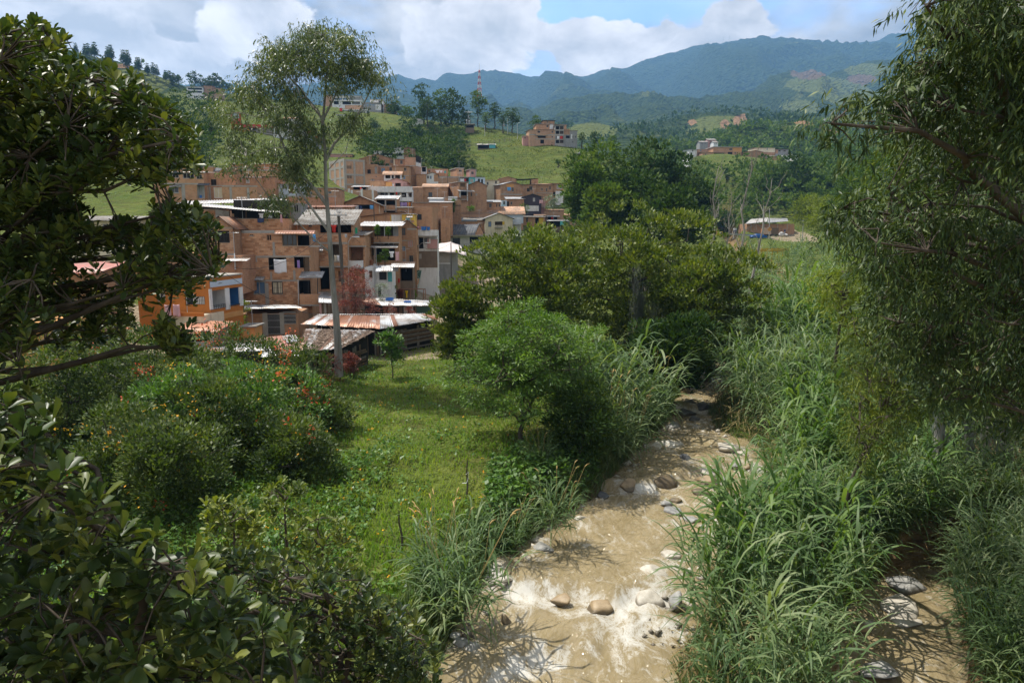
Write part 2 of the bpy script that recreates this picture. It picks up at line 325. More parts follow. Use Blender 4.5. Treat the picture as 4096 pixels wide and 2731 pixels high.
def tps_fit(P, z, lam):
    n = len(P); d2 = ((P[:, None] - P[None]) ** 2).sum(-1); K = np.where(d2 > 0, 0.5 * d2 * np.log(np.maximum(d2, 1e-9)), 0)
    A = np.zeros((n + 3, n + 3)); A[:n, :n] = K + lam * np.eye(n); A[:n, n] = 1; A[:n, n + 1:] = P; A[n, :n] = 1; A[n + 1:, :n] = P.T
    return np.linalg.solve(A, np.concatenate([z, np.zeros(3)]))
_S = 100.0; _P = CTRL[:, :2] / _S; _c = tps_fit(_P, CTRL[:, 2], 0.0025)
def base_h(x, y):
    q = np.stack([x, y], -1) / _S; sh = q.shape[:-1]; q = q.reshape(-1, 2); out = np.zeros(len(q))
    for i in range(0, len(q), 20000):
        d2 = ((q[i:i + 20000, None] - _P[None]) ** 2).sum(-1); K = 0.5 * d2 * np.log(np.maximum(d2, 1e-9)); K[d2 <= 0] = 0
        out[i:i + 20000] = K @ _c[:-3] + _c[-3] + q[i:i + 20000] @ _c[-2:]
    return out.reshape(sh)
def ground_h(x, y, rough=True):
    x = np.asarray(x, float); y = np.asarray(y, float); z = base_h(x, y)
    if rough: z = z + 0.18 * vnoise(x * 0.35, y * 0.35, 3, 4) * smooth01((90 - y) / 30) + 0.9 * vnoise(x * 0.06, y * 0.06, 5, 4) * smooth01((y - 90) / 120)
    for ys, l, r, zz in ((RY, RL, RR, RZ), (SY, SL, SR, SZ)):
        wz = np.interp(y, ys, zz); a = np.interp(y, ys, l); b = np.interp(y, ys, r)
        jit = 0.45 * vnoise(y * 0.5, x * 0.1, 9, 3)
        d = np.maximum(a + jit - x, x - b + jit) * 0.85
        if ys is SY: d = d + np.maximum(0, y - 25.6) * 3
        t = smooth01((d + 0.3) / 1.5); z = z * t + (wz - 0.55) * (1 - t)
    return z
def axis(parts):
    out = []
    for a, b, st in parts: out += list(np.arange(a, b, st))
    return np.array(out + [parts[-1][1]])
gx = axis([(-430, -150, 8), (-150, -60, 3), (-60, -32, 1.6), (-32, 34, 0.7), (34, 70, 1.6), (70, 160, 3), (160, 430, 8)])
gy = axis([(-30, 0, 3), (0, 62, 0.6), (62, 130, 1.6), (130, 310, 2.8), (310, 570, 5)])
GX, GY = np.meshgrid(gx, gy); GZ = ground_h(GX, GY)
def grid_faces(nx, ny):
    i = np.arange(ny - 1)[:, None] * nx + np.arange(nx - 1)[None]
    return np.stack([i, i + 1, i + nx + 1, i + nx], -1).reshape(-1, 4)
def project(x, y, z):
    c, s = math.cos(PITCH), math.sin(PITCH); zz = z - CAM_Z
    d = y * c - zz * s; h = y * s + zz * c
    return CX + F_PX * x / np.maximum(d, .1), CY - F_PX * h / np.maximum(d, .1)
# ---- ground material: pasture, bare soil, sand by the water
def soft(d, a, b): return smooth01((b - d) / (b - a))
yard = np.maximum(soft(np.hypot((GX + 12) / 16, (GY - 66) / 12), .7, 1.2), soft(np.hypot((GX + 8) / 14, (GY - 100) / 26), .75, 1.1))
yard = np.maximum(yard, soft(np.hypot((GX + 26) / 20, (GY - 62) / 8), .7, 1.2))
yard = np.maximum(yard, soft(np.hypot((GX - 82 - (GY - 214) * .2) / 10, (GY - 216) / 16), .75, 1.05))
sand = np.zeros_like(GX)
for ys, l, r in ((RY, RL, RR), (SY, SL, SR)):
    d = np.maximum(np.interp(GY, ys, l) - GX, GX - np.interp(GY, ys, r)); sand = np.maximum(sand, soft(d, 0.0, .9) * (GY < (45 if ys is SY else 320)))
m, nt, out = new_mat('ground'); p = pos(nt)
n1 = noise(nt, p, 0.16, 6, 0.6); n2 = noise(nt, p, 1.3, 5, 0.6); n3 = noise(nt, sc_vec(nt, p, (0.35, 0.35, 2.2)), 1.0, 5, 0.6, 0.6)
g = mixc(nt, ramp(nt, n1, [(0.35, 0.0), (0.65, 1.0)]), (0.085, 0.125, 0.022), (0.155, 0.175, 0.038))
g = mixc(nt, ramp(nt, n2, [(0.4, 0.0), (0.72, 0.7)]), g, (0.05, 0.085, 0.016))
g = mixc(nt, ramp(nt, n3, [(0.40, 0.55), (0.52, 0.0)]), g, (0.075, 0.075, 0.025))
soil = mixc(nt, ramp(nt, n2, [(0.35, 0.0), (0.65, 1.0)]), (0.25, 0.20, 0.13), (0.36, 0.30, 0.21))
wet = mixc(nt, ramp(nt, n2, [(0.35, 0.0), (0.65, 1.0)]), (0.17, 0.115, 0.055), (0.29, 0.20, 0.10))
a_y = nd(nt, 'ShaderNodeAttribute', attribute_name='yard').outputs['Fac']; a_s = nd(nt, 'ShaderNodeAttribute', attribute_name='sand').outputs['Fac']
e = mth(nt, 'MULTIPLY', mth(nt, 'SUBTRACT', n2, 0.5), 0.8)
c = mixc(nt, ramp(nt, mth(nt, 'ADD', a_y, e), [(0.4, 0.0), (0.6, 1.0)]), g, soil)
c = mixc(nt, ramp(nt, mth(nt, 'ADD', a_s, e), [(0.45, 0.0), (0.7, 1.0)]), c, wet)
bsdf(nt, out, c, 0.95, 0.1, 0, bump(nt, mth(nt, 'ADD', n2, mth(nt, 'MULTIPLY', n3, 2.2)), 1.0, 0.8)); M_GROUND = m
go = ob('ground', mesh_np('ground', np.stack([GX, GY, GZ], -1).reshape(-1, 3), grid_faces(len(gx), len(gy)), M_GROUND, True, cols={'yard': yard.reshape(-1), 'sand': sand.reshape(-1)}))
tag(go, 'grassy valley floor and hillsides', kind='structure')
def gz(x, y): return float(ground_h(np.array([x]), np.array([y]))[0])
# ------------------------------------------------------------------ river
def water_sheet(name, ys, l, r, zz, y0, y1, ny, nx, label, falls):
    Y = np.linspace(y0, y1, ny); a = np.interp(Y, ys, l) - 1.3; b = np.interp(Y, ys, r) + 1.3; z = np.interp(Y, ys, zz)
    t = np.linspace(0, 1, nx); X = a[:, None] + (b - a)[:, None] * t[None]; YY = np.repeat(Y[:, None], nx, 1); Z = np.repeat(z[:, None], nx, 1)
    foam = np.zeros_like(X)
    for yc, amp, k, wd in falls:                       # ledges where the water drops and breaks
        yy = YY - (yc + k * (X - (a + b)[:, None] / 2) + 1.8 * vnoise(X * 0.45, YY * 0.1 + yc, 31, 3))
        Z = Z + amp * .7 * (np.exp(-((yy - .5) / .7) ** 2) - 1.1 * np.exp(-((yy + .5) / .6) ** 2))
        brk = smooth01(.55 + 1.6 * vnoise(X * .6 + yc, YY * .12, 33, 3)); foam = np.maximum(foam, brk * np.where(yy > 0, np.exp(-(yy / (0.25 * wd)) ** 2) * 0.55, np.exp(-(yy / wd) ** 2)))
    turb = 0.6 + foam
    Z = Z + turb * (0.18 * vnoise(X * 0.8, YY * 0.8, 21, 4) + 0.05 * vnoise(X * 2.1, YY * 2.1, 22, 3)) + 0.05 * foam
    me = mesh_np(name, np.stack([X, YY, Z], -1).reshape(-1, 3), grid_faces(nx, ny), M_WATER, True, cols={'foam': foam.reshape(-1)})
    o = ob(name, me); return tag(o, label, kind='structure')
m, nt, out = new_mat('muddy_water'); p = pos(nt)
fl = nd(nt, 'ShaderNodeMapping', {0: p, 'Rotation': (0, 0, math.radians(24)), 'Scale': (1.25, 0.8, 1)}).outputs[0]
nf = noise(nt, fl, 1.0, 9, 0.66, 1.6); nf2 = noise(nt, fl, 3.2, 9, 0.72, 1.8); nb = noise(nt, fl, 3.0, 6, 0.62, 0.9)
af = nd(nt, 'ShaderNodeAttribute', attribute_name='foam').outputs['Fac']
rdg = mth(nt, 'SUBTRACT', 1.0, mth(nt, 'MULTIPLY', mth(nt, 'ABSOLUTE', mth(nt, 'SUBTRACT', nf2, 0.5)), 5.5), clamp=True)
ff = mth(nt, 'ADD', mth(nt, 'ADD', mth(nt, 'MULTIPLY', nf, 0.80), mth(nt, 'MULTIPLY', rdg, 0.17)), mth(nt, 'MULTIPLY', af, 0.24))
fo = ramp(nt, ff, [(0.60, 0.0), (0.69, 0.5), (0.82, 0.95)])
wc = mixc(nt, ramp(nt, mth(nt, 'ADD', mth(nt, 'MULTIPLY', noise(nt, fl, 0.45, 4, 0.6), .5), mth(nt, 'MULTIPLY', noise(nt, sc_vec(nt, fl, (1, .45, 1)), 2.6, 7, .68, 1.2), .5)), [(0.38, 0.0), (0.6, 1.0)]), (0.21, 0.164, 0.086), (0.29, 0.232, 0.134))  # streaky light and dark tans put ripple shading into the muddy colour
c = mixc(nt, fo, wc, (0.56, 0.545, 0.50))
hgt = mth(nt, 'ADD', noise(nt, sc_vec(nt, fl, (1, .6, 1)), 2.4, 2, .5, 1.0), mth(nt, 'MULTIPLY', mth(nt, 'MULTIPLY', nf2, fo), 0.5))
bsdf(nt, out, c, 0.6, 0.0, 0, bump(nt, nf2, 0.25, 0.06), {'Coat Weight': 1.0, 'Coat Roughness': 0.07, 'Coat IOR': 1.45, 'Coat Normal': bump(nt, hgt, 0.9, 0.5)}); M_WATER = m
water_sheet('river', RY, RL, RR, RZ, 3, 120, 620, 56, 'muddy tan river running over rocks', [(23.6, .32, -.3, 1.5), (20.6, .22, .35, 1.3), (34.4, .3, .25, 1.5), (39.5, .16, -.2, .9), (45.4, .4, 0, .8), (17.5, .15, .2, 1.0)])
water_sheet('side_channel', SY, SL, SR, SZ, 3, 27.5, 140, 24, 'shallow muddy side channel under the right bank', [(19.3, .12, .1, .9)])
# ------------------------------------------------------------------ mountains
def m_mount(name, forest, pasture, earth, tree_scale, patch_scale, pasture_lv):
    m, nt, out = new_mat(name); p = pos(nt)
    n = noise(nt, p, tree_scale, 4, 0.65); v = nd(nt, 'ShaderNodeTexVoronoi', {'Vector': p, 'Scale': tree_scale * 1.3}, feature='F1').outputs['Distance']
    f = mixc(nt, ramp(nt, n, [(0.35, 0.0), (0.65, 1.0)]), forest[0], forest[1])
    n2 = noise(nt, p, patch_scale, 6, 0.6, 0.4)
    c = mixc(nt, ramp(nt, n2, [(pasture_lv, 0.0), (pasture_lv + 0.035, 0.85)]), f, mixc(nt, n, pasture[0], pasture[1]))
    ap = nd(nt, 'ShaderNodeAttribute', attribute_name='field').outputs['Fac']; ae = nd(nt, 'ShaderNodeAttribute', attribute_name='earth').outputs['Fac']
    j = mth(nt, 'MULTIPLY', mth(nt, 'SUBTRACT', noise(nt, p, patch_scale * 16, 5, 0.65), 0.5), 1.8)
    c = mixc(nt, ramp(nt, mth(nt, 'ADD', ap, j), [(0.42, 0.0), (0.55, 1.0)]), c, mixc(nt, n, pasture[0], pasture[1]))
    c = mixc(nt, ramp(nt, mth(nt, 'ADD', ae, j), [(0.42, 0.0), (0.55, 1.0)]), c, earth)
    h = mth(nt, 'ADD', n, mth(nt, 'MULTIPLY', v, -0.8))
    bsdf(nt, out, c, 0.95, 0.05, 0, bump(nt, h, 1.0, 1.2 / tree_scale)); return m
def ridge(name, label, Y, crest, front, back, zb, amp, sc, seed, mat, nx, ny, fields=(), earths=(), jag=0.0, power=0.85):
    cu = np.array([c[0] for c in crest], float); cvv = np.array([c[1] for c in crest], float)
    pts = np.array([W(a, b, Y) for a, b in zip(cu, cvv)]); X = np.linspace(pts[0, 0], pts[-1, 0], nx); zc = np.interp(X, pts[:, 0], pts[:, 2])
    zc = zc + jag * vnoise(X / sc * 6, X * 0 + seed, seed, 4)
    s = np.concatenate([np.linspace(0, 1, ny), 1 + np.linspace(0, 1, ny // 5)[1:]])
    S, XX = np.meshgrid(s, X, indexing='ij'); ZC = np.repeat(zc[None], len(s), 0)
    YY = np.where(S <= 1, Y - front * (1 - S), Y + back * (S - 1))
    XX = XX + front * 0.18 * vnoise(S * 2.2, XX / sc, seed + 3, 3) * np.where(S <= 1, 1 - S, 0)
    sp = np.abs(vnoise(XX / sc + 0.8 * vnoise(XX / sc, S * 2, seed + 7, 2), S * 1.3, seed, 5))
    env = np.where(S <= 1, 4 * S * (1 - S) + 0.15 * S, 0)
    Z = np.where(S <= 1, zb + (ZC - zb) * np.clip(S, 0, 1) ** power, ZC - (ZC - zb) * 0.7 * (S - 1)) + amp * (sp * -1.6 + 0.4) * env
    Z = Z + amp * 0.06 * vnoise(XX / sc * 14, YY / sc * 14, seed + 5, 3)
    U, V = project(XX, YY, Z); fld = np.zeros_like(XX); ear = np.zeros_like(XX)
    for arr, lst in ((fld, fields), (ear, earths)):
        for (u, v, ru, rv) in lst: np.maximum(arr, soft(np.hypot((U - u) / ru, (V - v) / rv), .75, 1.1), out=arr)
    me = mesh_np(name, np.stack([XX, YY, Z], -1).reshape(-1, 3), grid_faces(nx, len(s)), mat, True, cols={'field': fld.reshape(-1), 'earth': ear.reshape(-1)})
    return tag(ob(name, me), label, kind='structure'), (X, zc)
M_FAR = m_mount('forest_far', ((0.016, 0.034, 0.012), (0.046, 0.074, 0.022)), ((0.07, 0.095, 0.03), (0.10, 0.12, 0.04)), (0.15, 0.11, 0.07), 0.045, 0.0016, 0.64)
M_MIDH = m_mount('forest_mid', ((0.018, 0.036, 0.011), (0.055, 0.082, 0.02)), ((0.085, 0.115, 0.03), (0.13, 0.145, 0.05)), (0.145, 0.105, 0.07), 0.08, 0.0035, 0.60)
M_NEARH = m_mount('forest_near', ((0.022, 0.042, 0.012), (0.06, 0.088, 0.022)), ((0.095, 0.125, 0.028), (0.14, 0.15, 0.045)), (0.27, 0.165, 0.09), 0.16, 0.009, 0.60)
ridge('mountain', 'long blue forested mountain range under the clouds', 4700, [(-300, 60), (100, 105), (250, 98), (300, 93), (327, 87), (340, 84), (388, 78), (435, 80), (448, 74), (479, 72), (514, 78), (549, 82), (583, 77), (623, 70), (670, 52), (697, 50), (731, 43), (766, 44), (788, 47), (827, 44), (871, 39), (914, 30), (940, 27), (1024, 20), (1300, 20)],
      2600, 1500, 150, 290, 620, 41, M_FAR, 400, 90, jag=22)
ridge('mountain', 'wooded middle mountain spur with brown and green fields', 2300, [(330, 128), (420, 128), (500, 120), (561, 105), (585, 100), (633, 99), (659, 104), (688, 104), (720, 100), (751, 92), (769, 76), (787, 71), (807, 67), (823, 72), (841, 69), (868, 63), (895, 63), (960, 58), (1024, 52), (1250, 50)],
      1150, 600, 90, 115, 260, 57, M_MIDH, 360, 84, fields=[(815, 84, 32, 9), (845, 92, 26, 14), (868, 70, 26, 7), (870, 98, 20, 8), (800, 108, 22, 9)], earths=[(808, 73, 19, 6.5), (862, 79, 16, 5)], jag=10)
ridge('hill', 'lower foothill with pasture and pale earth terraces', 1050, [(430, 150), (500, 140), (545, 134), (565, 123), (592, 121), (618, 134), (640, 130), (660, 120), (676, 117), (700, 114), (722, 111), (745, 113), (762, 119), (800, 118), (860, 113), (900, 106), (1024, 96), (1200, 92)],
      480, 260, 55, 22, 120, 63, M_NEARH, 360, 90, fields=[(592, 131, 27, 9), (722, 122, 30, 7), (700, 132, 16, 6), (850, 122, 30, 8)], earths=[(692, 122, 5, 3), (744, 117, 6, 3.5), (725, 124, 5, 5), (737, 121, 4, 6)], jag=4)
ridge('hill', 'scrubby near hill with bare orange soil on top', 560, [(600, 158), (650, 146), (682, 142), (719, 135), (735, 131), (751, 126), (767, 125), (788, 122.5), (804, 121.5), (816, 122.5), (829, 131), (850, 139), (880, 143), (1024, 150), (1200, 150)],
      150, 140, 30, 9, 60, 71, M_NEARH, 320, 60, fields=[(790, 128, 10, 3)], earths=[(806, 123, 13, 2.6), (830, 133, 10, 3), (851, 135, 6, 4)], jag=2.5)
_, RIDGE_L = ridge('hill', 'steep green ridge with trees along the top on the left', 640, [(-260, -10), (-60, 8), (0, 24), (30, 35), (60, 46), (100, 58), (140, 70), (170, 80), (190, 87), (215, 91), (250, 96), (300, 103), (340, 112), (420, 128), (500, 140)],
      330, 200, 30, 12, 90, 83, M_NEARH, 320, 80, fields=[(190, 103, 40, 14), (150, 84, 22, 10), (130, 75, 22, 6)], earths=[(123, 66, 8, 2.5), (175, 78, 6, 2), (199, 105, 9, 3.5)], jag=2)
# ================================================================== plants
def frames(D, roll=None):
    """Rotation frames (N,3,3): columns side, normal, along D."""
    D = norm(D); n = len(D); up = np.tile([0.0, 0, 1], (n, 1)); up[np.abs(D[:, 2]) > 0.95] = [1, 0, 0]
    S = norm(np.cross(D, up)); N = np.cross(S, D)
    if roll is not None:
        c, s = np.cos(roll)[:, None], np.sin(roll)[:, None]; S, N = S * c + N * s, N * c - S * s
    return S, N, D
T_DIAMOND = (np.array([(0, 0, 0), (.5, .04, .45), (0, 0, 1), (-.5, .04, .45)]), np.array([(0, 1, 2, 3)]))
T_BROAD = (np.array([(0, 0, 0), (.20, .03, .16), (.38, .07, .42), (.50, .09, .68), (.36, .05, .90), (0, -.06, 1), (-.36, .05, .90), (-.50, .09, .68), (-.38, .07, .42), (-.20, .03, .16), (0, -.01, .35), (0, -.015, .70)]),
           [np.array([(0, 1, 10), (9, 0, 10), (4, 5, 11), (5, 6, 11)]), np.array([(1, 2, 11, 10), (2, 3, 4, 11), (8, 9, 10, 11), (6, 7, 8, 11)])])
T_OVAL = (np.array([(0, 0, 0), (.34, .05, .28), (.50, .09, .64), (.22, .02, .95), (-.22, .02, .95), (-.50, .09, .64), (-.34, .05, .28), (0, -.03, .5)]), np.array([(0, 1, 7), (1, 2, 7), (2, 3, 7), (3, 4, 7), (4, 5, 7), (5, 6, 7), (6, 0, 7)]))
T_LANCE = (np.array([(0, 0, 0), (.5, .05, .35), (-.5, .05, .35), (.34, -.02, .72), (-.34, -.02, .72), (0, -.16, 1)]),
           np.array([(0, 1, 2, 2), (1, 3, 4, 2), (3, 5, 4, 4)]))
T_LANCE = (T_LANCE[0], [np.array([(0, 1, 2), (3, 5, 4)]), np.array([(1, 3, 4, 2)])])
def scatter(tmpl, P, D, L, wid, roll=None):
    """Leaves: template (side, normal, along) at P, pointing D, length L and width wid (ratio of L)."""
    tv, tf = tmpl; S, N, A = frames(D, roll); L = np.broadcast_to(np.asarray(L, float), (len(P),))[:, None, None]
    wd = np.broadcast_to(np.asarray(wid, float), (len(P),))[:, None, None]
    V = P[:, None] + L * (tv[None, :, 0:1] * wd * S[:, None] + tv[None, :, 1:2] * N[:, None] + tv[None, :, 2:3] * A[:, None])
    k = len(tv); o = (np.arange(len(P)) * k)
    fs = tf if isinstance(tf, list) else [tf]
    return V.reshape(-1, 3), [(f[None] + o[:, None, None]).reshape(-1, f.shape[1]) for f in fs]
def rnd_dirs(n, rng=RNG): return norm(rng.normal(size=(n, 3)))
def in_poly(poly, n, rng=RNG):
    poly = np.array(poly, float); lo, hi = poly.min(0), poly.max(0); out = []
    while len(out) < n:
        q = rng.uniform(lo, hi, (n * 3, 2)); x, y = q[:, 0], q[:, 1]; ins = np.zeros(len(q), bool); j = len(poly) - 1
        for i in range(len(poly)):
            c = ((poly[i, 1] > y) != (poly[j, 1] > y)) & (x < (poly[j, 0] - poly[i, 0]) * (y - poly[i, 1]) / (poly[j, 1] - poly[i, 1] + 1e-9) + poly[i, 0]); ins ^= c; j = i
        out += list(q[ins])
    return np.array(out[:n])
def limb_path(a, b, sag=0.1, n=6, rng=RNG, wob=0.06):
    a, b = np.array(a, float), np.array(b, float); t = np.linspace(0, 1, n)[:, None]; L = np.linalg.norm(b - a)
    P = a + (b - a) * t; P[:, 2] += (sag * L * 4 * t * (1 - t))[:, 0]
    P[1:-1] += rng.normal(size=(n - 2, 3)) * wob * L; return P
def branches(trunk, tr, tips, nl, rng, r_l=None, twigs=True, sag=0.08, wob=.06):
    """Trunk polyline, main limbs to nl chosen tips, thin twigs from the nearest limb to every other tip."""
    trunk = np.array(trunk, float); tubes = [tube(trunk, np.linspace(tr, tr * 0.35, len(trunk)), 8)]
    tips = np.asarray(tips); idx = [int(rng.integers(len(tips)))]
    d = np.linalg.norm(tips - tips[idx[0]], axis=1)
    for _ in range(min(nl, len(tips)) - 1):
        k = int(np.argmax(d)); idx.append(k); d = np.minimum(d, np.linalg.norm(tips - tips[k], axis=1))
    allp = [trunk[len(trunk) // 2:]]; dense = np.concatenate([trunk[i] + (trunk[i + 1] - trunk[i]) * np.linspace(0, 1, 6)[:, None] for i in range(len(trunk) - 1)])
    for k in idx:
        b = tips[k]; cost = np.linalg.norm(dense - b, axis=1) + np.maximum(0, dense[:, 2] - b[2] + 0.25 * np.linalg.norm(dense - b, axis=1)) * 1.5 - dense[:, 2] * 0.02
        cost[:len(dense) // 4] += 1e3; a = dense[int(np.argmin(cost))]
        L = np.linalg.norm(b - a); P = limb_path(a, b, sag, 7, rng, wob); r0 = r_l or min(tr * 0.5, 0.013 * L + 0.012)
        tubes.append(tube(P, np.linspace(r0, r0 * 0.15, 7), 5)); allp.append(P)
    ap = np.concatenate(allp)
    if twigs:
        for q in tips:
            dd = np.linalg.norm(ap - q, axis=1); a = ap[int(np.argmin(dd))]
            L = np.linalg.norm(q - a)
            if L < 0.05: continue
            tubes.append(tube(limb_path(a, q, 0.06, 3, rng), np.linspace(min(0.008 + 0.008 * L, tr * .25), 0.004, 3), 3))
    return join_tubes(tubes)
# ------------------------------------------------------------------ mid and far trees: lobes -> clumps -> leaves
def crown_points(lobes, n, rng, shell=0.55, up=0.15):
    wts = np.array([r[0] * r[1] * r[2] for _, r in lobes]) ** 0.75; wts /= wts.sum(); k = rng.choice(len(lobes), n, p=wts)
    C = np.array([c for c, _ in lobes], float)[k]; R = np.array([r for _, r in lobes], float)[k]
    d = rnd_dirs(n, rng); d[:, 2] += up; d = norm(d); rad = shell + (1 - shell) * rng.random(n) ** 0.6
    return C + d * R * rad[:, None], d
def crown_mesh(lobes, n_clump, n_leaf, rc, L, wid, tmpl, rng, shell=0.6, droop=0.0, up=0.35, flat=0.75):
    c, d = crown_points(lobes, n_clump, rng, shell)
    k = np.repeat(np.arange(n_clump), n_leaf); n = len(k)
    o = rnd_dirs(n, rng); o[:, 2] = np.abs(o[:, 2]) * 1.1 - .25; o = norm(o) * (rng.random(n) ** 0.3)[:, None] * rc; o[:, 2] *= flat
    P = c[k] + o; D = norm(o) * 0.7 + d[k] * 0.5 + rnd_dirs(n, rng) * 0.55; D[:, 2] += up - droop
    Ls = L * rng.uniform(0.65, 1.3, n)
    return scatter(tmpl, P, D, Ls, wid, rng.uniform(-.8, .8, n)), c
def tree(name, label, base, lobes, n_clump, n_leaf, rc, L, wid, mat, tr, bark=BARK, tmpl=T_DIAMOND, seed=1, nl=12, group=None, cat='tree', twigs=False, shell=0.6, droop=0.0, up=0.35, bend=0.4, flat=0.75, trunk=None):
    rng = np.random.default_rng(seed); base = np.array(base, float)
    (V, F), c = crown_mesh([((np.array(a)), r) for a, r in lobes], n_clump, n_leaf, rc, L, wid, tmpl, rng, shell, droop, up, flat)
    e = empty(name, base, label, cat, group=group)
    top = np.mean([np.array(a) for a, _ in lobes], axis=0) + np.array([0, 0, 0.15 * max(r[2] for _, r in lobes)])
    if trunk is None:
        t = np.linspace(0, 1, 6)[:, None]; trunk = np.array([0, 0, -0.4]) + (top + np.array([0, 0, 0.4])) * t; trunk[1:-1, :2] += rng.normal(size=(4, 2)) * bend * tr * 2
    Vb, Fb = branches(trunk, tr, c, nl, rng, twigs=twigs)
    ob('trunk', mesh_np('trunk', Vb, Fb, bark, True), e)
    ob('crown', mesh_np('crown', V, F, mat), e); return e
def copy_tree(src, loc, rz, s, label, group=None):
    r = src.copy(); link(r); r.location = loc; r.rotation_euler = (0, 0, rz); r.scale = s if hasattr(s, '__len__') else (s, s, s); r['label'] = label
    if group: r['group'] = group
    for ch in list(src.children):
        c = ch.copy(); link(c, r)
    return r
def lobes_round(h, w, n, seed, low=0.35, flat=0.8):
    """n lobes filling a crown h tall and w wide, its underside at low*h."""
    rng = np.random.default_rng(seed); out = []
    for i in range(n):
        t = (i + 0.5) / n; a = i * 2.4 + rng.uniform(-.5, .5); zz = h * (low + (0.88 - low) * t); env = math.sin(math.pi * min(1, 0.25 + 0.75 * (1 - t) + 0.1)) ** 0.5 if t > .4 else .6 + t
        rr = w * 0.5 * max(0.35, env) * rng.uniform(.35, .62) * (0 if i == n - 1 else 1)
        r = w * rng.uniform(0.20, 0.30); out.append(((rr * math.cos(a), rr * math.sin(a), zz), (r, r, r * flat)))
    return out
# ------------------------------------------------------------------ tall cane grass
def cane_clump(n_cane, h, spread, seed, leaves=9, Ll=1.0, wd=0.035, lean=0.35, seg=5, base=None):
    """Arching strap leaves on upright canes. Returns V, F."""
    rng = np.random.default_rng(seed); az = rng.uniform(0, 2 * math.pi, n_cane); rr = spread * np.sqrt(rng.random(n_cane)) * 0.6
    B = np.stack([rr * np.cos(az), rr * np.sin(az), np.zeros(n_cane)], -1) if base is None else base
    hh = h * rng.uniform(0.55, 1.15, n_cane); a2 = az + rng.normal(0, .7, n_cane); ln = lean * rng.uniform(.2, 1.2, n_cane)
    k = np.repeat(np.arange(n_cane), leaves); j = np.tile(np.arange(leaves), n_cane); n = len(k)
    t0 = 0.12 + 0.86 * (j + rng.random(n)) / leaves
    d = np.stack([np.cos(a2), np.sin(a2), np.zeros(n_cane)], -1)
    P0 = B[k] + d[k] * (ln[k] * hh[k] * t0 ** 1.7)[:, None]; P0[:, 2] += hh[k] * t0 * 0.82
    la = a2[k] + rng.normal(0, 1.1, n); ld = np.stack([np.cos(la), np.sin(la), np.zeros(n)], -1)
    LL = Ll * rng.uniform(.6, 1.25, n) * (0.75 + 0.4 * np.sin(math.pi * t0)); rise = rng.uniform(.75, 1.4, n) * (0.55 + 0.7 * t0); dr = rng.uniform(.55, 1.45, n)
    t = np.linspace(0, 1, seg + 1)[None, :]
    out = LL[:, None] * (0.25 * t + 0.62 * t ** 1.4); zz = LL[:, None] * (rise[:, None] * t * 0.9 - dr[:, None] * 0.78 * t ** 2.3)
    C = P0[:, None] + ld[:, None] * out[..., None]; C[..., 2] += zz
    sd = np.stack([-np.sin(la), np.cos(la), rng.normal(0, .3, n)], -1)
    w = (wd * rng.uniform(.7, 1.3, n))[:, None] * np.interp(np.linspace(0, 1, seg + 1), [0, .2, .4, .6, .8, 1], [0.5, 1, 1, .85, .6, .06])[None]
    V = np.stack([C - sd[:, None] * w[..., None] / 2, C + sd[:, None] * w[..., None] / 2], 2).reshape(-1, 3)
    i = (np.arange(n) * (seg + 1) * 2)[:, None] + np.arange(seg)[None] * 2
    F = np.stack([i, i + 1, i + 3, i + 2], -1).reshape(-1, 4); return V, F
CANE = [mesh_np('cane_leaves', *cane_clump(26, 3.4, 1.1, 200 + i, 9, 1.15, 0.05), L_CANE) for i in range(5)]
M_PLUME = m_plain('dry_plume', (0.42, 0.30, 0.12), 0.8, 0.2, 0.3)
def plumes(n, h, spread, seed):
    rng = np.random.default_rng(seed); L = []
    for _ in range(n):
        a = rng.uniform(0, 6.28); r = spread * math.sqrt(rng.random()); ln = rng.uniform(.1, .5); p0 = np.array([r * math.cos(a), r * math.sin(a), h * .5])
        d = np.array([math.cos(a) * ln, math.sin(a) * ln, 1.0]); q = p0 + d * h * rng.uniform(.42, .62)
        e = q + np.array([math.cos(a) * .18, math.sin(a) * .18, .12]) * rng.uniform(.6, 1.3); L.append(tube(np.array([p0, (p0 + q) / 2, q]), 0.008, 4)); L.append(tube(np.array([q, (q + e) / 2 + [0, 0, .03], e]), [0.02, .024, .008], 5))
    V, F = join_tubes(L); return mesh_np('plume', V, F, M_PLUME)
PLUMES = [plumes(7, 3.4, .8, 300 + i) for i in range(3)]
def clump_thing(u, v, z, s, label, i, plume=True):
    p = Wz(u, v, z); e = empty('cane_clump', p, label, 'cane', RNG.uniform(0, 6.28), 'clumps of tall cane grass along the river'); e.scale = (s, s, s * .95)
    ob('leaves', CANE[i % 5], e)
    if plume: ob('plume', PLUMES[i % 3], e)
    return e
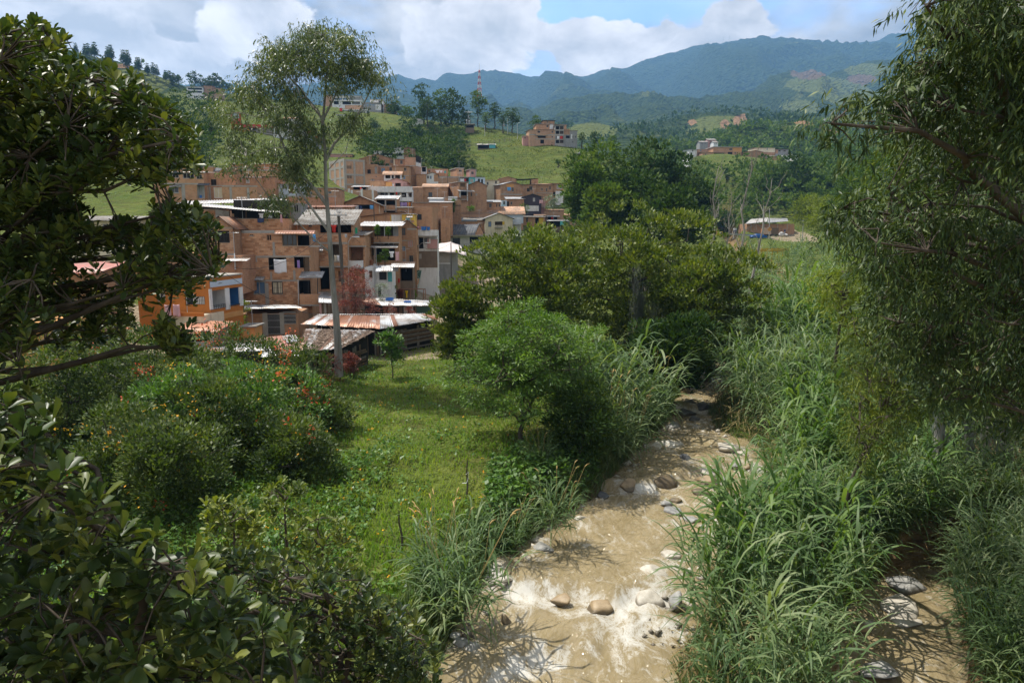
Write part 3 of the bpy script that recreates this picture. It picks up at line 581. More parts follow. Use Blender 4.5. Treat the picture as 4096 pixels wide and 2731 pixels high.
# ------------------------------------------------------------------ planting: small helpers
def hgt(u, v, Y): return W(u, v, Y)[2]
def tree_px(name, label, u, vt, vb, wpx, Y, nlobe, n_clump, n_leaf, rc, L, wid, mat, tr, seed, low=0.3, flat=0.8, **k):
    """A tree that stands Y metres ahead, its foot at u,vb and its top at vt."""
    b = W(u, vb, Y); b[2] = min(b[2], gz(b[0], b[1])) if k.pop('ground', True) else b[2]
    h = hgt(u, vt, Y) - b[2]; w = wpx * Y / F_PX
    return tree(name, label, b, lobes_round(h, w, nlobe, seed, low, flat), n_clump, n_leaf, rc, L, wid, mat, tr, seed=seed, **k)
def strands(c, d, n, L, rng, ll, droop=1.0):
    """Leaves along hanging twigs: c starts, d directions."""
    m = len(c); k = np.repeat(np.arange(m), n); t = np.tile((np.arange(n) + .5) / n, m)
    sl = L * rng.uniform(.6, 1.3, m); P = c[k] + d[k] * (sl[k] * t * .8)[:, None]; P[:, 2] -= sl[k] * droop * 0.75 * t ** 1.8
    P += rng.normal(size=P.shape) * 0.02; D = d[k] * .35 + rnd_dirs(len(k), rng) * .55; D[:, 2] -= .75 * droop
    return P, D, ll * rng.uniform(.6, 1.25, len(k))
def rosettes(c, d, n, rng, L, spread=0.06):
    m = len(c); k = np.repeat(np.arange(m), n); j = np.tile(np.arange(n), m); S, N, A = frames(d)
    ph = j * 2.4 + rng.uniform(0, 6.28, m)[k]; th = np.radians(18 + 62 * ((j + .5) / n) + rng.normal(0, 9, len(k)))
    D = A[k] * np.cos(th)[:, None] + (S[k] * np.cos(ph)[:, None] + N[k] * np.sin(ph)[:, None]) * np.sin(th)[:, None]
    P = c[k] - A[k] * (j / n * spread * 2)[:, None] + D * 0.01; return P, D, L * rng.uniform(.55, 1.15, len(k)) * (0.65 + 0.5 * np.sin(math.pi * (j + 1) / (n + 1)))
def px_world(q, Y): return np.array([W(a, b, y) for (a, b), y in zip(q, Y)])
def fg_tree(name, label, base, tips, P, D, L, wid, tmpl, mat, trunk, tr, bark, rng, nl=14, parts=300, sag=.05, roll=.5):
    e = empty(name, base, label, 'tree'); b = np.array(base, float)
    Vb, Fb = branches(np.array(trunk), tr, tips, nl, rng, sag=sag, wob=.022); ob('trunk', mesh_np('trunk', Vb - b, Fb, bark, True), e)
    ro = rng.uniform(-roll, roll, len(P)); U, V = project(P[:, 0], P[:, 1], P[:, 2]); dist = np.linalg.norm(P - [0, 0, CAM_Z], axis=1)
    key = np.where((U > 5) & (U < 1019) & (V > 5) & (V < 677), dist / L, 1e9); o = np.argsort(key); big, rest = o[:parts], o[parts:]
    me = None
    S, N, A = frames(D, ro)
    tv, tf = tmpl; lv = tv * [wid, 1, 1]; me = mesh_np('leaf', lv, tf, mat)
    for i in big:
        lo = ob('leaf', me, e); M = np.eye(4); M[:3, 0], M[:3, 1], M[:3, 2] = S[i] * L[i], N[i] * L[i], A[i] * L[i]; M[:3, 3] = P[i] - b; lo.matrix_local = Matrix(M.tolist())
    V, F = scatter(T_DIAMOND if tmpl is T_LANCE else tmpl, P[rest], D[rest], L[rest], wid, ro[rest]); fo = ob('foliage', mesh_np('foliage', V - b, F, mat), e); fo['kind'] = 'stuff'; return e
# ------------------------------------------------------------------ tall eucalyptus standing over the sheds
rng = np.random.default_rng(11); EY = 47.0
etr = [W(u, v, EY) for u, v in [(339, 376), (338, 345), (336, 315), (333, 285), (330.5, 250), (328, 215), (326, 190), (325, 150), (323, 120), (325, 95), (327, 68), (328, 45), (327, 36)]]
EP = [([(262, 62), (278, 42), (300, 30), (325, 24), (350, 36), (372, 58), (387, 82), (386, 96), (372, 92), (352, 72), (325, 62), (300, 70), (275, 84)], 190),
      ([(214, 112), (228, 90), (240, 76), (262, 66), (278, 84), (296, 92), (322, 104), (334, 128), (318, 138), (290, 128), (262, 136), (236, 130)], 120),
      ([(226, 140), (250, 138), (270, 146), (262, 168), (248, 176), (228, 166)], 34), ([(284, 158), (316, 160), (324, 174), (318, 190), (296, 188), (284, 172)], 40),
      ([(262, 196), (284, 198), (290, 208), (276, 218), (263, 210)], 14), ([(342, 116), (362, 116), (360, 128), (348, 132)], 10), ([(304, 62), (345, 64), (352, 84), (330, 92), (308, 86)], 34), ([(286, 140), (318, 142), (316, 154), (290, 152)], 12)]
tips = np.concatenate([px_world(in_poly(pl, max(4, n // 4), rng), rng.uniform(EY - 2.4, EY + 2.4, max(4, n // 4))) for pl, n in EP])
e = empty('eucalyptus_tree', etr[0], 'tall slender eucalyptus with pale trunk rising above the tin sheds', 'tree'); eb = np.array(etr[0])
tubes = [tube(np.array(etr), np.array([.29, .25, .21, .18, .155, .135, .12, .10, .085, .07, .05, .035, .02]), 10)]
limbs = [([(327, 205), (312, 186), (298, 172), (286, 150), (276, 128), (262, 106), (254, 90)], .13), ([(329, 232), (318, 214), (300, 190), (292, 168), (285, 146), (262, 150), (246, 156)], .10),
         ([(326, 160), (338, 146), (350, 128), (360, 108), (368, 94), (376, 78)], .12), ([(330, 252), (312, 238), (292, 220), (272, 204), (256, 180), (246, 160)], .07), ([(324, 120), (310, 104), (300, 86), (286, 70), (278, 58)], .08),
         ([(324, 118), (336, 96), (346, 76), (356, 60)], .07), ([(326, 172), (345, 150), (352, 124)], .03), ([(325, 138), (318, 112), (306, 96), (296, 100)], .05), ([(298, 172), (302, 158), (308, 142), (302, 120)], .06)]
lp = [np.array(etr[4:])]
for q, r in limbs:
    n = len(q); P = px_world(q, EY + np.linspace(0, rng.uniform(-2, 2), n)); P[1:-1] += rng.normal(size=(n - 2, 3)) * .08; tubes.append(tube(P, np.linspace(r, .02, n), 6)); lp.append(np.concatenate([P[i] + (P[i + 1] - P[i]) * np.linspace(0, 1, 5)[:, None] for i in range(1, n - 1)]))
ap = np.concatenate(lp)
for q in tips:
    dd = np.linalg.norm(ap - q, axis=1) + np.maximum(0, ap[:, 2] - q[2] + .3) * 1.2; a = ap[int(np.argmin(dd))]; tubes.append(tube(limb_path(a, q, .05, 5, rng), np.linspace(.012 + .007 * np.linalg.norm(q - a), .006, 5), 4))
V, F = join_tubes(tubes); ob('trunk', mesh_np('trunk', V - eb, F, BARK_GREY, True), e)
k = np.repeat(np.arange(len(tips)), 58); c2 = tips[k] + rng.normal(size=(len(k), 3)) * [.52, .52, .34]; d2 = rnd_dirs(len(k), rng); d2[:, 2] = np.abs(d2[:, 2]) * .3
P, D, L = strands(c2, norm(d2), 7, .6, rng, .25); V, F = scatter(T_DIAMOND, P, D, L, .25, rng.uniform(-1, 1, len(P))); ob('crown', mesh_np('crown', V - eb, F, L_EUC), e)
# ------------------------------------------------------------------ big leaves close to the camera on the left
rng = np.random.default_rng(12)
LP = [([(-60, 20), (8, 22), (35, 21), (56, 32), (68, 56), (100, 72), (130, 85), (165, 100), (190, 126), (202, 150), (196, 168), (165, 178), (128, 172), (92, 182), (60, 190), (-60, 205)], 1500, 5.6, 8.6),
      ([(-60, 200), (55, 192), (84, 210), (96, 232), (150, 214), (176, 196), (204, 214), (220, 252), (210, 278), (176, 290), (120, 284), (92, 262), (60, 282), (-60, 300)], 900, 6.0, 8.8),
      ([(150, 296), (172, 305), (190, 332), (186, 354), (174, 352), (160, 328)], 50, 6.2, 7.0), ([(-60, 340), (14, 350), (40, 385), (56, 425), (48, 470), (-60, 480)], 130, 4.6, 6.4), ([(-60, 280), (40, 275), (58, 300), (40, 330), (20, 350), (-60, 360)], 190, 5.6, 8.0), ([(40, 290), (95, 285), (150, 292), (150, 310), (110, 335), (60, 345), (30, 350)], 170, 7.0, 9.5)]
c, d = [], []
for pl, n, y0, y1 in LP:
    q = in_poly(pl, n, rng); q = q + 15 * np.stack([vnoise(q[:, 0] * .05, q[:, 1] * .05, 51, 3), vnoise(q[:, 0] * .05, q[:, 1] * .05, 52, 3)], -1) + rng.normal(size=q.shape) * 3
    q = q[vnoise(q[:, 0] * .045, q[:, 1] * .045, 53, 3) > -.42]; c.append(px_world(q, rng.uniform(y0, y1, len(q))))
c = np.concatenate(c); d = rnd_dirs(len(c), rng) * .7 + [.22, -.1, .75]
P, D, L = rosettes(c, norm(d), 12, rng, .1)
dn = c[-30:] * 0; trunk = [(-7.6, 7.6, 1.2), (-7.7, 7.5, 5), (-7.4, 7.4, 8.5), (-6.9, 7.3, 11), (-6.2, 7.2, 13), (-5.8, 7.1, 14.6), (-5.3, 7.0, 16)]
fg_tree('broadleaf_tree', 'dark broadleaf tree with big glossy leaves filling the upper left edge', (-7.6, 7.6, 1.2), c, P, D, L, .5, T_OVAL, L_GLOSS, trunk, .20, BARK, rng, nl=110, sag=.03)
# hanging limbs of the same tree that cross the village view are its own: a second, lower stem
rng = np.random.default_rng(13)
QP = [([(-60, 400), (20, 395), (46, 420), (60, 462), (104, 498), (150, 535), (205, 560), (250, 600), (300, 640), (320, 740), (-60, 740)], 620, 3.9, 6.6)]
c = np.concatenate([px_world(in_poly(pl, n, rng), rng.uniform(y0, y1, n)) for pl, n, y0, y1 in QP]); d = rnd_dirs(len(c), rng) * .6 + [.1, -.15, .8]
P, D, L = rosettes(c, norm(d), 12, rng, .142)
fg_tree('broadleaf_tree', 'glossy broadleaf treetop with yellowish leaves filling the bottom left corner', (-3.6, 5.2, 1.0), c, P, D, L, .5, T_BROAD, L_GLOSS, [(-3.6, 5.2, 1.0), (-3.5, 5.2, 4), (-3.3, 5.1, 7), (-3.0, 5.0, 9), (-2.7, 4.9, 10.6)], .14, BARK, rng, nl=60, sag=.02)
rng = np.random.default_rng(14)
QP = [([(190, 552), (240, 548), (300, 556), (345, 566), (385, 596), (420, 616), (442, 655), (428, 720), (210, 740)], 760, 8.0, 11.0)]
c = np.concatenate([px_world(in_poly(pl, n, rng), rng.uniform(y0, y1, n)) for pl, n, y0, y1 in QP]); d = rnd_dirs(len(c), rng) * .6 + [.1, -.1, .8]
P, D, L = rosettes(c, norm(d), 12, rng, .145)
fg_tree('broadleaf_tree', 'dense dark treetop beside the river at the bottom edge', (-2.6, 9.6, .9), c, P, D, L, .5, T_OVAL, L_GLOSS, [(-2.6, 9.6, .9), (-2.6, 9.6, 3), (-2.5, 9.5, 5), (-2.4, 9.4, 6.5), (-2.2, 9.3, 7.6)], .15, BARK, rng, nl=70, sag=.02)
for lab, pl, n, Y in (('young broadleaf shrub with upright yellow-green tips above the creepers', [(262, 494), (284, 478), (304, 486), (304, 520), (270, 524)], 34, 15.5), ('rounded broadleaf shrub below the meadow edge', [(288, 520), (318, 506), (350, 524), (366, 556), (352, 580), (296, 578)], 60, 14.5), ('low glossy shrub half hidden behind the bottom treetop', [(205, 500), (236, 494), (262, 520), (258, 556), (205, 552)], 60, 12.5)):
    c = px_world(in_poly(pl, n, rng), rng.uniform(Y - .7, Y + .7, n)); d = rnd_dirs(n, rng) * .5 + [0, 0, .9]; P, D, L = rosettes(c, norm(d), 12, rng, .17)
    b = c.mean(0); b[2] = gz(b[0], b[1]); e = empty('shrub', b, lab, 'shrub'); V, F = scatter(T_BROAD, P, D, L, .45, rng.uniform(-.4, .4, len(P)))
    ob('crown', mesh_np('crown', V - b, F, L_BROAD), e); top = c.mean(0); Vb, Fb = branches([b, b + (top - b) * .4, b + (top - b) * .75, top], .06, c, 10, rng); ob('trunk', mesh_np('trunk', Vb - b, Fb, BARK, True), e)
# ------------------------------------------------------------------ lance-leaved trees on the right
rng = np.random.default_rng(15)
RP = [([(1090, -40), (985, -30), (962, -5), (946, 14), (938, 40), (936, 50), (918, 56), (896, 74), (888, 92), (868, 100), (850, 100), (847, 116), (862, 126), (886, 132), (930, 140), (1000, 145), (1090, 160)], 760, 7.2, 10.2),
      ([(852, 214), (880, 210), (930, 206), (985, 192), (1090, 186), (1090, 340), (1005, 338), (955, 322), (905, 286), (876, 268), (856, 246)], 560, 8.5, 12.0),
      ([(858, 278), (880, 284), (930, 300), (1000, 335), (1090, 330), (1090, 420), (1010, 410), (955, 398), (912, 360), (872, 336)], 460, 9.5, 13.0)]
c = []
for pl, n, y0, y1 in RP:
    m_ = n // 13; cc = px_world(in_poly(pl, m_, rng), rng.uniform(y0, y1, m_)); c.append(cc[rng.integers(0, m_, n)] + rng.normal(size=(n, 3)) * [.21, .21, .13])
c = np.concatenate(c); k = np.repeat(np.arange(len(c)), 4)
c2 = c[k] + rng.normal(size=(len(k), 3)) * .1; d2 = rnd_dirs(len(k), rng) + [-.4, -.2, .25]; P, D, L = strands(c2, norm(d2), 10, .28, rng, .125)
fg_tree('willow_leaved_tree', 'large tree with hanging lance-shaped leaves along the right edge', (9.4, 10.6, 2.0), c, P, D, L, .19, T_LANCE, L_WILLOW, [(9.4, 10.6, 2.0), (9.3, 10.6, 5.5), (9.0, 10.5, 8.5), (8.4, 10.4, 11), (7.8, 10.2, 13.2), (7.0, 10.0, 14.6), (6.4, 9.8, 15.6)], .26, BARK, rng, nl=80, sag=.06, roll=1.2)
def feathery(name, label, pl, n, y0, y1, base, tr, seed, ll=.3, nn=26, mat=L_ACACIA, s=.7, wid=.16):
    rng = np.random.default_rng(seed); c = px_world(in_poly(pl, n, rng), rng.uniform(y0, y1, n)); k = np.repeat(np.arange(n), 4); c2 = c[k] + rng.normal(size=(len(k), 3)) * [s * .6, s * .6, s * .4]
    d2 = rnd_dirs(len(k), rng); d2[:, 2] = np.abs(d2[:, 2]) * .4; P, D, L = strands(c2, norm(d2), nn // 4, s * 1.5, rng, ll, .75); b = np.array(base, float); b[2] = gz(b[0], b[1]) - .2
    e = empty(name, b, label, 'tree'); V, F = scatter(T_DIAMOND, P, D, L, wid, rng.uniform(-1, 1, len(P))); ob('crown', mesh_np('crown', V - b, F, mat), e)
    m = c.mean(0); Vb, Fb = branches([b, b + (m - b) * [.2, .2, .4], b + (m - b) * [.6, .6, .7], m], tr, c, 22, rng); ob('trunk', mesh_np('trunk', Vb - b, Fb, BARK, True), e); return e
feathery('feathery_tree', 'yellow-green feathery tree behind the hanging branches on the right', [(880, 165), (930, 130), (985, 120), (1090, 110), (1090, 330), (980, 330), (900, 320), (862, 300), (850, 255), (862, 205)], 420, 21, 30, (21, 27, 0), .28, 21, .34, 48)
feathery('feathery_tree', 'olive feathery tree leaning over the cane bank at the right', [(842, 320), (880, 318), (930, 338), (975, 372), (970, 400), (930, 410), (905, 430), (880, 470), (858, 470), (846, 430), (850, 385)], 300, 18.5, 24.5, (12.6, 25.6, 0), .2, 22, .2, 44, s=.45)
feathery('feathery_tree', 'bright feathery tree at the far end of the cane bank', [(815, 275), (840, 262), (862, 262), (864, 300), (850, 318), (824, 306)], 90, 34, 40, (17.5, 38, 0), .14, 23, .34, 40, L_BAMBOO)
feathery('dark_tree', 'dense dark green tree mass behind the hanging branches at the right edge', [(900, 150), (940, 60), (1000, 20), (1090, 0), (1090, 440), (985, 430), (930, 400), (888, 340), (872, 260), (880, 200)], 1150, 13.5, 19, (15.5, 15.5, 0), .25, 24, .16, 48, L_WILLOW, .42, .3)
for i, (u, v0, v1, r, Y, lab) in enumerate([(940, 372, 500, .24, 28.5, 'pale moss-draped trunk left of its twin at the right edge'), (968, 380, 495, .2, 29, 'moss-draped trunk between the pale trunks at the right edge'), (1004, 350, 500, .28, 28.2, 'thick moss-draped trunk near the right picture edge'), (985, 360, 495, .18, 31, 'thin dark trunk behind the moss-draped trunks')]):
    b = W(u, v1, Y); b[2] = min(b[2], gz(b[0], b[1])); t = W(u + 2, v0 - 60, Y + .6); e = empty('mossy_trunk', b, lab, 'tree'); P = limb_path(b, t, 0, 7, rng, .01); V, F = tube(P, np.linspace(r, r * .6, 7), 9); ob('trunk', mesh_np('trunk', V - b, F, BARK_GREY, True), e)
    n = 900; tt = rng.random(n); k = (P[0] + (P[-1] - P[0]) * tt[:, None]); a = rng.uniform(0, 6.28, n); q = k + np.stack([np.cos(a), np.sin(a), a * 0], -1) * r * rng.uniform(.95, 1.7, n)[:, None]; D = rnd_dirs(n, rng) * .18 + [0, 0, -1]
    V, F = scatter(T_LANCE, q, D, rng.uniform(.25, .7, n), .07, a); ob('moss', mesh_np('moss', V - b, F, MOSS), e)
    cc = t + rng.normal(size=(40, 3)) * [.8, .8, .9]; k = np.repeat(np.arange(40), 10); P, D, L = strands(cc[k], rnd_dirs(400, rng), 7, .5, rng, .18); V, F = scatter(T_LANCE, P, D, L, .17); ob('crown', mesh_np('crown', V - b, F, L_WILLOW), e)
# ------------------------------------------------------------------ middle distance: broad dark trees by the river
big = dict(nlobe=15, rc=.62, L=.31, wid=.55, mat=L_BROAD, nl=22, low=.2, flat=.72, cat='tree', tmpl=T_DIAMOND, up=.75, shell=.72)
def bt(label, u, vt, vb, w, Y, n, seed, tr=.26, **k):
    a = dict(big); a.update(k); return tree_px('broad_tree', label, u, vt, vb, w, Y, a.pop('nlobe'), n, 44, a.pop('rc'), a.pop('L'), a.pop('wid'), a.pop('mat'), tr, seed, group='broad dark trees by the river', **a)
bt('round broadleaf tree with olive crown nearest the tin sheds', 524, 238, 372, 150, 52, 560, 31)
bt('wide dark broadleaf tree with hanging moss in the middle of the grove', 625, 217, 372, 175, 58, 700, 32)
bt('dark broadleaf tree at the river end of the grove', 708, 246, 372, 108, 53, 420, 33)
bt('broadleaf tree behind the grove beside the white houses', 556, 226, 300, 84, 78, 320, 34)
bt('low broadleaf tree hanging over the shed end', 456, 284, 372, 60, 50, 170, 35, tr=.12)
bt('rounded broadleaf tree below the bridge', 664, 246, 330, 90, 70, 300, 36)
bt('dark low broadleaf tree in the shade behind the cane', 668, 315, 392, 90, 46, 260, 37, tr=.14, mat=L_DARK)
for u, v0, v1 in ((636, 262, 330), (582, 245, 275), (652, 300, 345), (641, 285, 312)):
    n = 500; t = rng.random(n); p0, p1 = W(u, v0, 51.6), W(u - 1, v1, 51.6); k = p0 + (p1 - p0) * t[:, None] + rng.normal(size=(n, 3)) * (np.array([.28, .28, .1]) * (1 - .6 * t)[:, None]); D = rnd_dirs(n, rng) * .12 + [0, 0, -1]
    V, F = scatter(T_DIAMOND, k, D, rng.uniform(.5, 1.1, n), .06); mo = ob('hanging_moss', mesh_np('moss', V - p0, F, MOSS), None, p0); tag(mo, {636: 'longest grey moss curtain hanging in the dark grove', 582: 'short grey moss tuft on the left of the dark grove', 652: 'grey moss tuft low in the dark grove', 641: 'thin moss strand beside the longest moss curtain'}[u], 'moss')
fresh = dict(tmpl=T_DIAMOND, twigs=True, droop=.5, up=.2, shell=.5)
tree_px('meadow_tree', 'spreading light green tree with dark trunk standing in the meadow', 524, 322, 446, 176, 35.5, 13, 640, 48, .42, .22, .26, L_FRESH, .15, 41, low=.42, nl=26, **fresh)
tree_px('meadow_tree', 'small bright green tree behind the spreading meadow tree', 588, 326, 420, 76, 41, 8, 220, 34, .42, .24, .26, L_FRESH, .1, 42, low=.3, nl=16, **fresh)
tree_px('bushy_tree', 'dark bushy undergrowth tree on the bank beside the meadow tree', 583, 388, 462, 84, 33.5, 8, 240, 34, .4, .22, .3, L_DARK, .1, 43, low=.05, nl=14, tmpl=T_LANCE)
tree_px('red_tree', 'reddish brown leaved tree beside the power pole', 357, 268, 320, 48, 65, 9, 240, 22, .36, .16, .4, L_RED, .08, 44, low=.3, nl=16, twigs=True)
for i, (u, vt, vb, w, Y, lab) in enumerate([(332, 352, 392, 26, 46.5, 'dark red shrub at the foot of the tall eucalyptus'), (350, 352, 375, 16, 48, 'small dark red shrub against the shed wall'), (390, 302, 318, 22, 66, 'dark red bush in front of the white tin roof'), (410, 304, 318, 14, 66.5, 'small red bush right of the dark red bush by the tin roof'), (372, 298, 314, 20, 66, 'purple-red bush left of the white tin roof')]):
    tree_px('red_shrub', lab, u, vt, vb, w, Y, 5, 90, 18, .25, .13, .45, L_RED, .04, 50 + i, low=.1, cat='shrub', nl=7)
tree_px('shed_tree', 'small thin tree with large leaves growing by the shed wall', 392, 328, 364, 26, 48.5, 6, 60, 16, .3, .28, .55, L_VINE, .05, 57, low=.4, nl=9, twigs=True)
tree_px('dry_shrub', 'pale dry shrub beside the white house', 382, 280, 300, 20, 72, 6, 100, 16, .3, .12, .4, L_SILVER, .04, 58, low=.15, cat='shrub', nl=10, twigs=True)
tree_px('garden_shrub', 'yellow-green bush against the brick house wall', 245.5, 295, 312, 10, 62, 5, 60, 18, .22, .12, .45, L_BAMBOO, .04, 59, low=.1, cat='shrub', nl=5)
# ------------------------------------------------------------------ flowering shrubs on the left
def fl_shrub(label, u, vt, vb, w, Y, n, seed, nred, nyel, mat=L_SHRUB):
    vt -= 14; nred, nyel = max(2, int(nred * .8)), max(2, int(nyel * .55))
    e = tree_px('flowering_shrub', label, u, vt, vb, w * 1.45, Y, 11, int(n * 1.35), 34, .42, .2, .45, mat, .09, seed, low=.1, nl=12, cat='shrub', group='flowering shrubs on the left slope')
    r = np.random.default_rng(seed + 500); h = hgt(u, vt, Y) - e.location.z; lob = lobes_round(h, w * 1.45 * Y / F_PX, 11, seed, .1)
    for nm, nn, mt, sz, per in (('red_flowers', nred, FLOWER_R, .17, 9), ('yellow_flowers', nyel, FLOWER_Y, .13, 4)):
        if not nn: continue
        c, d = crown_points(lob, nn * 3, r, .95); o = np.argsort(c[:, 1] - c[:, 2] * .8)[:nn]; c = c[o] * 1.03; c = c[r.integers(0, max(2, nn // 4), nn)] + r.normal(size=(nn, 3)) * .3; k = np.repeat(np.arange(nn), per); P = c[k] + r.normal(size=(len(k), 3)) * .12
        V, F = scatter(T_DIAMOND, P, rnd_dirs(len(k), r), sz * r.uniform(.6, 1.2, len(k)), .6); fo = ob(nm, mesh_np(nm, V, F, mt), e); fo['kind'] = 'stuff'
    return e
fl_shrub('tall grey-green flowering shrub below the terracotta roofs', 100, 330, 430, 100, 42, 300, 61, 6, 4)
fl_shrub('grey-green flowering shrub left of the vine-covered mound', 160, 352, 455, 96, 36, 320, 62, 12, 10)
fl_shrub('flowering shrub with many red blossoms in front of the tin roofs', 235, 348, 440, 90, 42, 300, 63, 14, 20)
fl_shrub('flowering shrub with bright red blossom beside the plank shed', 300, 354, 440, 64, 42, 240, 64, 26, 14)
fl_shrub('vine mound with orange flowers in the middle of the slope', 262, 385, 480, 100, 34, 330, 65, 6, 90, L_VINE)
fl_shrub('vine-covered mound with yellow flowers and a dark hollow', 186, 388, 490, 80, 32, 280, 66, 4, 60, L_VINE)
fl_shrub('shrub with scattered red flowers at the meadow edge', 316, 396, 500, 56, 36, 220, 67, 26, 10)
fl_shrub('low shrub with orange flowers above the creepers', 132, 425, 500, 90, 28, 240, 68, 3, 30)
fl_shrub('dark leafy shrub beside the ditch', 300, 440, 520, 62, 30, 220, 69, 4, 8)
fl_shrub('sparse shrub hanging by the ditch stones', 330, 408, 450, 30, 37, 90, 70, 16, 4)
fl_shrub('tall leafy shrub at the left end of the flowering slope', 72, 352, 470, 70, 34, 260, 271, 4, 4)
fl_shrub('dark leafy mound in the middle of the flowering slope', 222, 400, 500, 90, 31, 300, 272, 3, 20)
fl_shrub('dark leafy shrub above the creepers at the slope foot', 175, 440, 520, 76, 26, 220, 273, 2, 14)
fl_shrub('dark shrub closing the slope beside the ditch', 285, 430, 505, 70, 32, 240, 274, 3, 10)
# ------------------------------------------------------------------ ground cover and meadow
def on_ground(x, y, off=0.0): return np.stack([x, y, ground_h(x, y) + off], -1)
rng = np.random.default_rng(71)
n = 15000; x = rng.uniform(-22, -5.5, n); y = rng.uniform(19, 33, n); P = on_ground(x, y); P[:, 2] += np.maximum(0, vnoise(x * .5, y * .5, 77, 3)) * 1.1 + rng.random(n) * .25; D = rnd_dirs(n, rng) + [.2, -.5, .5]
V, F = scatter(T_DIAMOND, P, D, rng.uniform(.12, .26, n), .7); tag(ob('creepers', mesh_np('creepers', V, F, L_VINE)), 'leafy green creepers covering the slope below the flowering shrubs', kind='stuff')
n = 72000; y = 18 + (62 - 18) * rng.random(n) ** 1.25; l = np.interp(y, RY, RL); x = l - 1.0 - rng.random(n) * (l + 1 - np.where(y > 46, -22, -16)); P = on_ground(x, y); tall = (vnoise(x * .4, y * .4, 78, 3) + 1) * .5
D = rnd_dirs(n, rng) * .55 + [0, 0, 1]; L = rng.uniform(.10, .30, n) * (.55 + .9 * tall); V, F = scatter(T_DIAMOND, P, D, L, .22); tag(ob('meadow_grass', mesh_np('meadow_grass', V, F, L_GRASS)), 'short green meadow grass beside the river', kind='stuff')
n = 6000; k = rng.integers(0, 170, n); cx = rng.uniform(-14, 5, 170); cyy = rng.uniform(20, 54, 170); x = cx[k] + rng.normal(0, .35, n); y = cyy[k] + rng.normal(0, .35, n); ok = x < np.interp(y, RY, RL) - .8; x, y = x[ok], y[ok]; n = len(x)
V, F = scatter(T_DIAMOND, on_ground(x, y, .05) + np.stack([x * 0, x * 0, rng.random(n) * .3], -1), rnd_dirs(n, rng) + [0, 0, .3], rng.uniform(.1, .24, n), .6); tag(ob('meadow_weeds', mesh_np('meadow_weeds', V, F, L_VINE)), 'low leafy weeds dotted over the meadow', kind='stuff')
n = 240; y = 19 + 34 * rng.random(n) ** 1.2; l = np.interp(y, RY, RL); x = l - 1.4 - rng.random(n) * (l + 14); P = on_ground(x, y, .22); k = np.repeat(np.arange(n), 4); V, F = scatter(T_DIAMOND, P[k] + rng.normal(size=(len(k), 3)) * .025, rnd_dirs(len(k), rng), .085, .8); tag(ob('meadow_flowers', mesh_np('meadow_flowers', V, F, FLOWER_Y)), 'small yellow flowers scattered in the meadow', kind='stuff')
n = 5000; u = rng.uniform(485, 600, n); v = rng.uniform(455, 525, n); P = np.array([Wz(a, b, 1.7) for a, b in zip(u, v)]); ok = (P[:, 0] < np.interp(P[:, 1], RY, RL) - .3) & (P[:, 0] > np.interp(P[:, 1], RY, RL) - 5); P = P[ok]; n = len(P); P = on_ground(P[:, 0], P[:, 1]) + np.stack([P[:, 0] * 0, P[:, 0] * 0, rng.random(n) * .75], -1)
V, F = scatter(T_DIAMOND, P, rnd_dirs(n, rng) + [.1, -.5, .5], rng.uniform(.14, .3, n), .75); tag(ob('bank_creepers', mesh_np('bank_creepers', V, F, L_VINE)), 'heart-leaved creepers tumbling down the left river bank', kind='stuff')
# ---- bank edge grasses: fine blades hanging over the water
n = 26000; y = rng.uniform(17, 46, n); side = rng.random(n) < .5; x = np.where(side, np.interp(y, RY, RL) - rng.uniform(.1, 1.9, n), np.interp(y, RY, RR) + rng.uniform(.0, 2.2, n)); P = on_ground(x, y); D = rnd_dirs(n, rng) * .6 + [0, 0, .8]; V, F = scatter(T_DIAMOND, P, D, rng.uniform(.2, .6, n), .08, rng.uniform(-1, 1, n)); tag(ob('bank_grass', mesh_np('bank_grass', V, F, L_CANE)), 'rough grass along both river banks', kind='stuff')
# ------------------------------------------------------------------ cane grass
for i, (u, v, z, s, lab) in enumerate([(463, 628, .5, 1.15, 'largest cane clump drooping over the water at the left bank'), (440, 600, .9, .95, 'cane clump behind the largest drooping clump'), (555, 536, .8, .82, 'rounded cane clump above the flat slab rock'), (508, 548, .9, .62, 'small cane clump left of the flat slab rock'), (540, 470, 1.7, .6, 'thin cane clump in front of the meadow tree trunk'),
        (604, 462, 1.2, 1.25, 'cane clump under the meadow tree beside the rapids'), (630, 456, 1.0, 1.2, 'cane clump hanging over the rapids'), (640, 430, 1.4, 1.8, 'tall cane clump behind the rapids'), (612, 430, 2.0, 2.0, 'tall pale cane clump behind the meadow tree'), (590, 432, 2.2, 1.7, 'tall cane clump deepest behind the meadow tree'), (655, 420, 1.4, 1.3, 'cane clump leaning across the narrow dark gap of the river')]):
    clump_thing(u, v, z, s, lab, i, s < 1.4)
def cane_mass(name, label, pts, seed, scale, mat=None, lean=.35, wd=.05, lv=8, seg=5):
    rng = np.random.default_rng(seed); Vs, Fs, o = [], [], 0
    base = [cane_clump(20, 3.3, 1.2, seed + j, lv, 1.1, wd * scale[2], lean, seg) for j in range(4)]
    for (x, y) in pts:
        V, F = base[int(rng.integers(4))]; s = rng.uniform(scale[0], scale[1]) * (1 + .5 * min(1, max(0, (y - 30) / 25))); a = rng.uniform(0, 6.28); R = np.array([[math.cos(a), -math.sin(a), 0], [math.sin(a), math.cos(a), 0], [0, 0, 1]])
        Vs.append(V @ R.T * s + [x, y, gz(x, y) - .1]); Fs.append(F + o); o += len(V)
    return tag(ob(name, mesh_np(name, np.concatenate(Vs), np.concatenate(Fs), mat or L_CANE)), label, kind='stuff')
rng = np.random.default_rng(81); pts = []
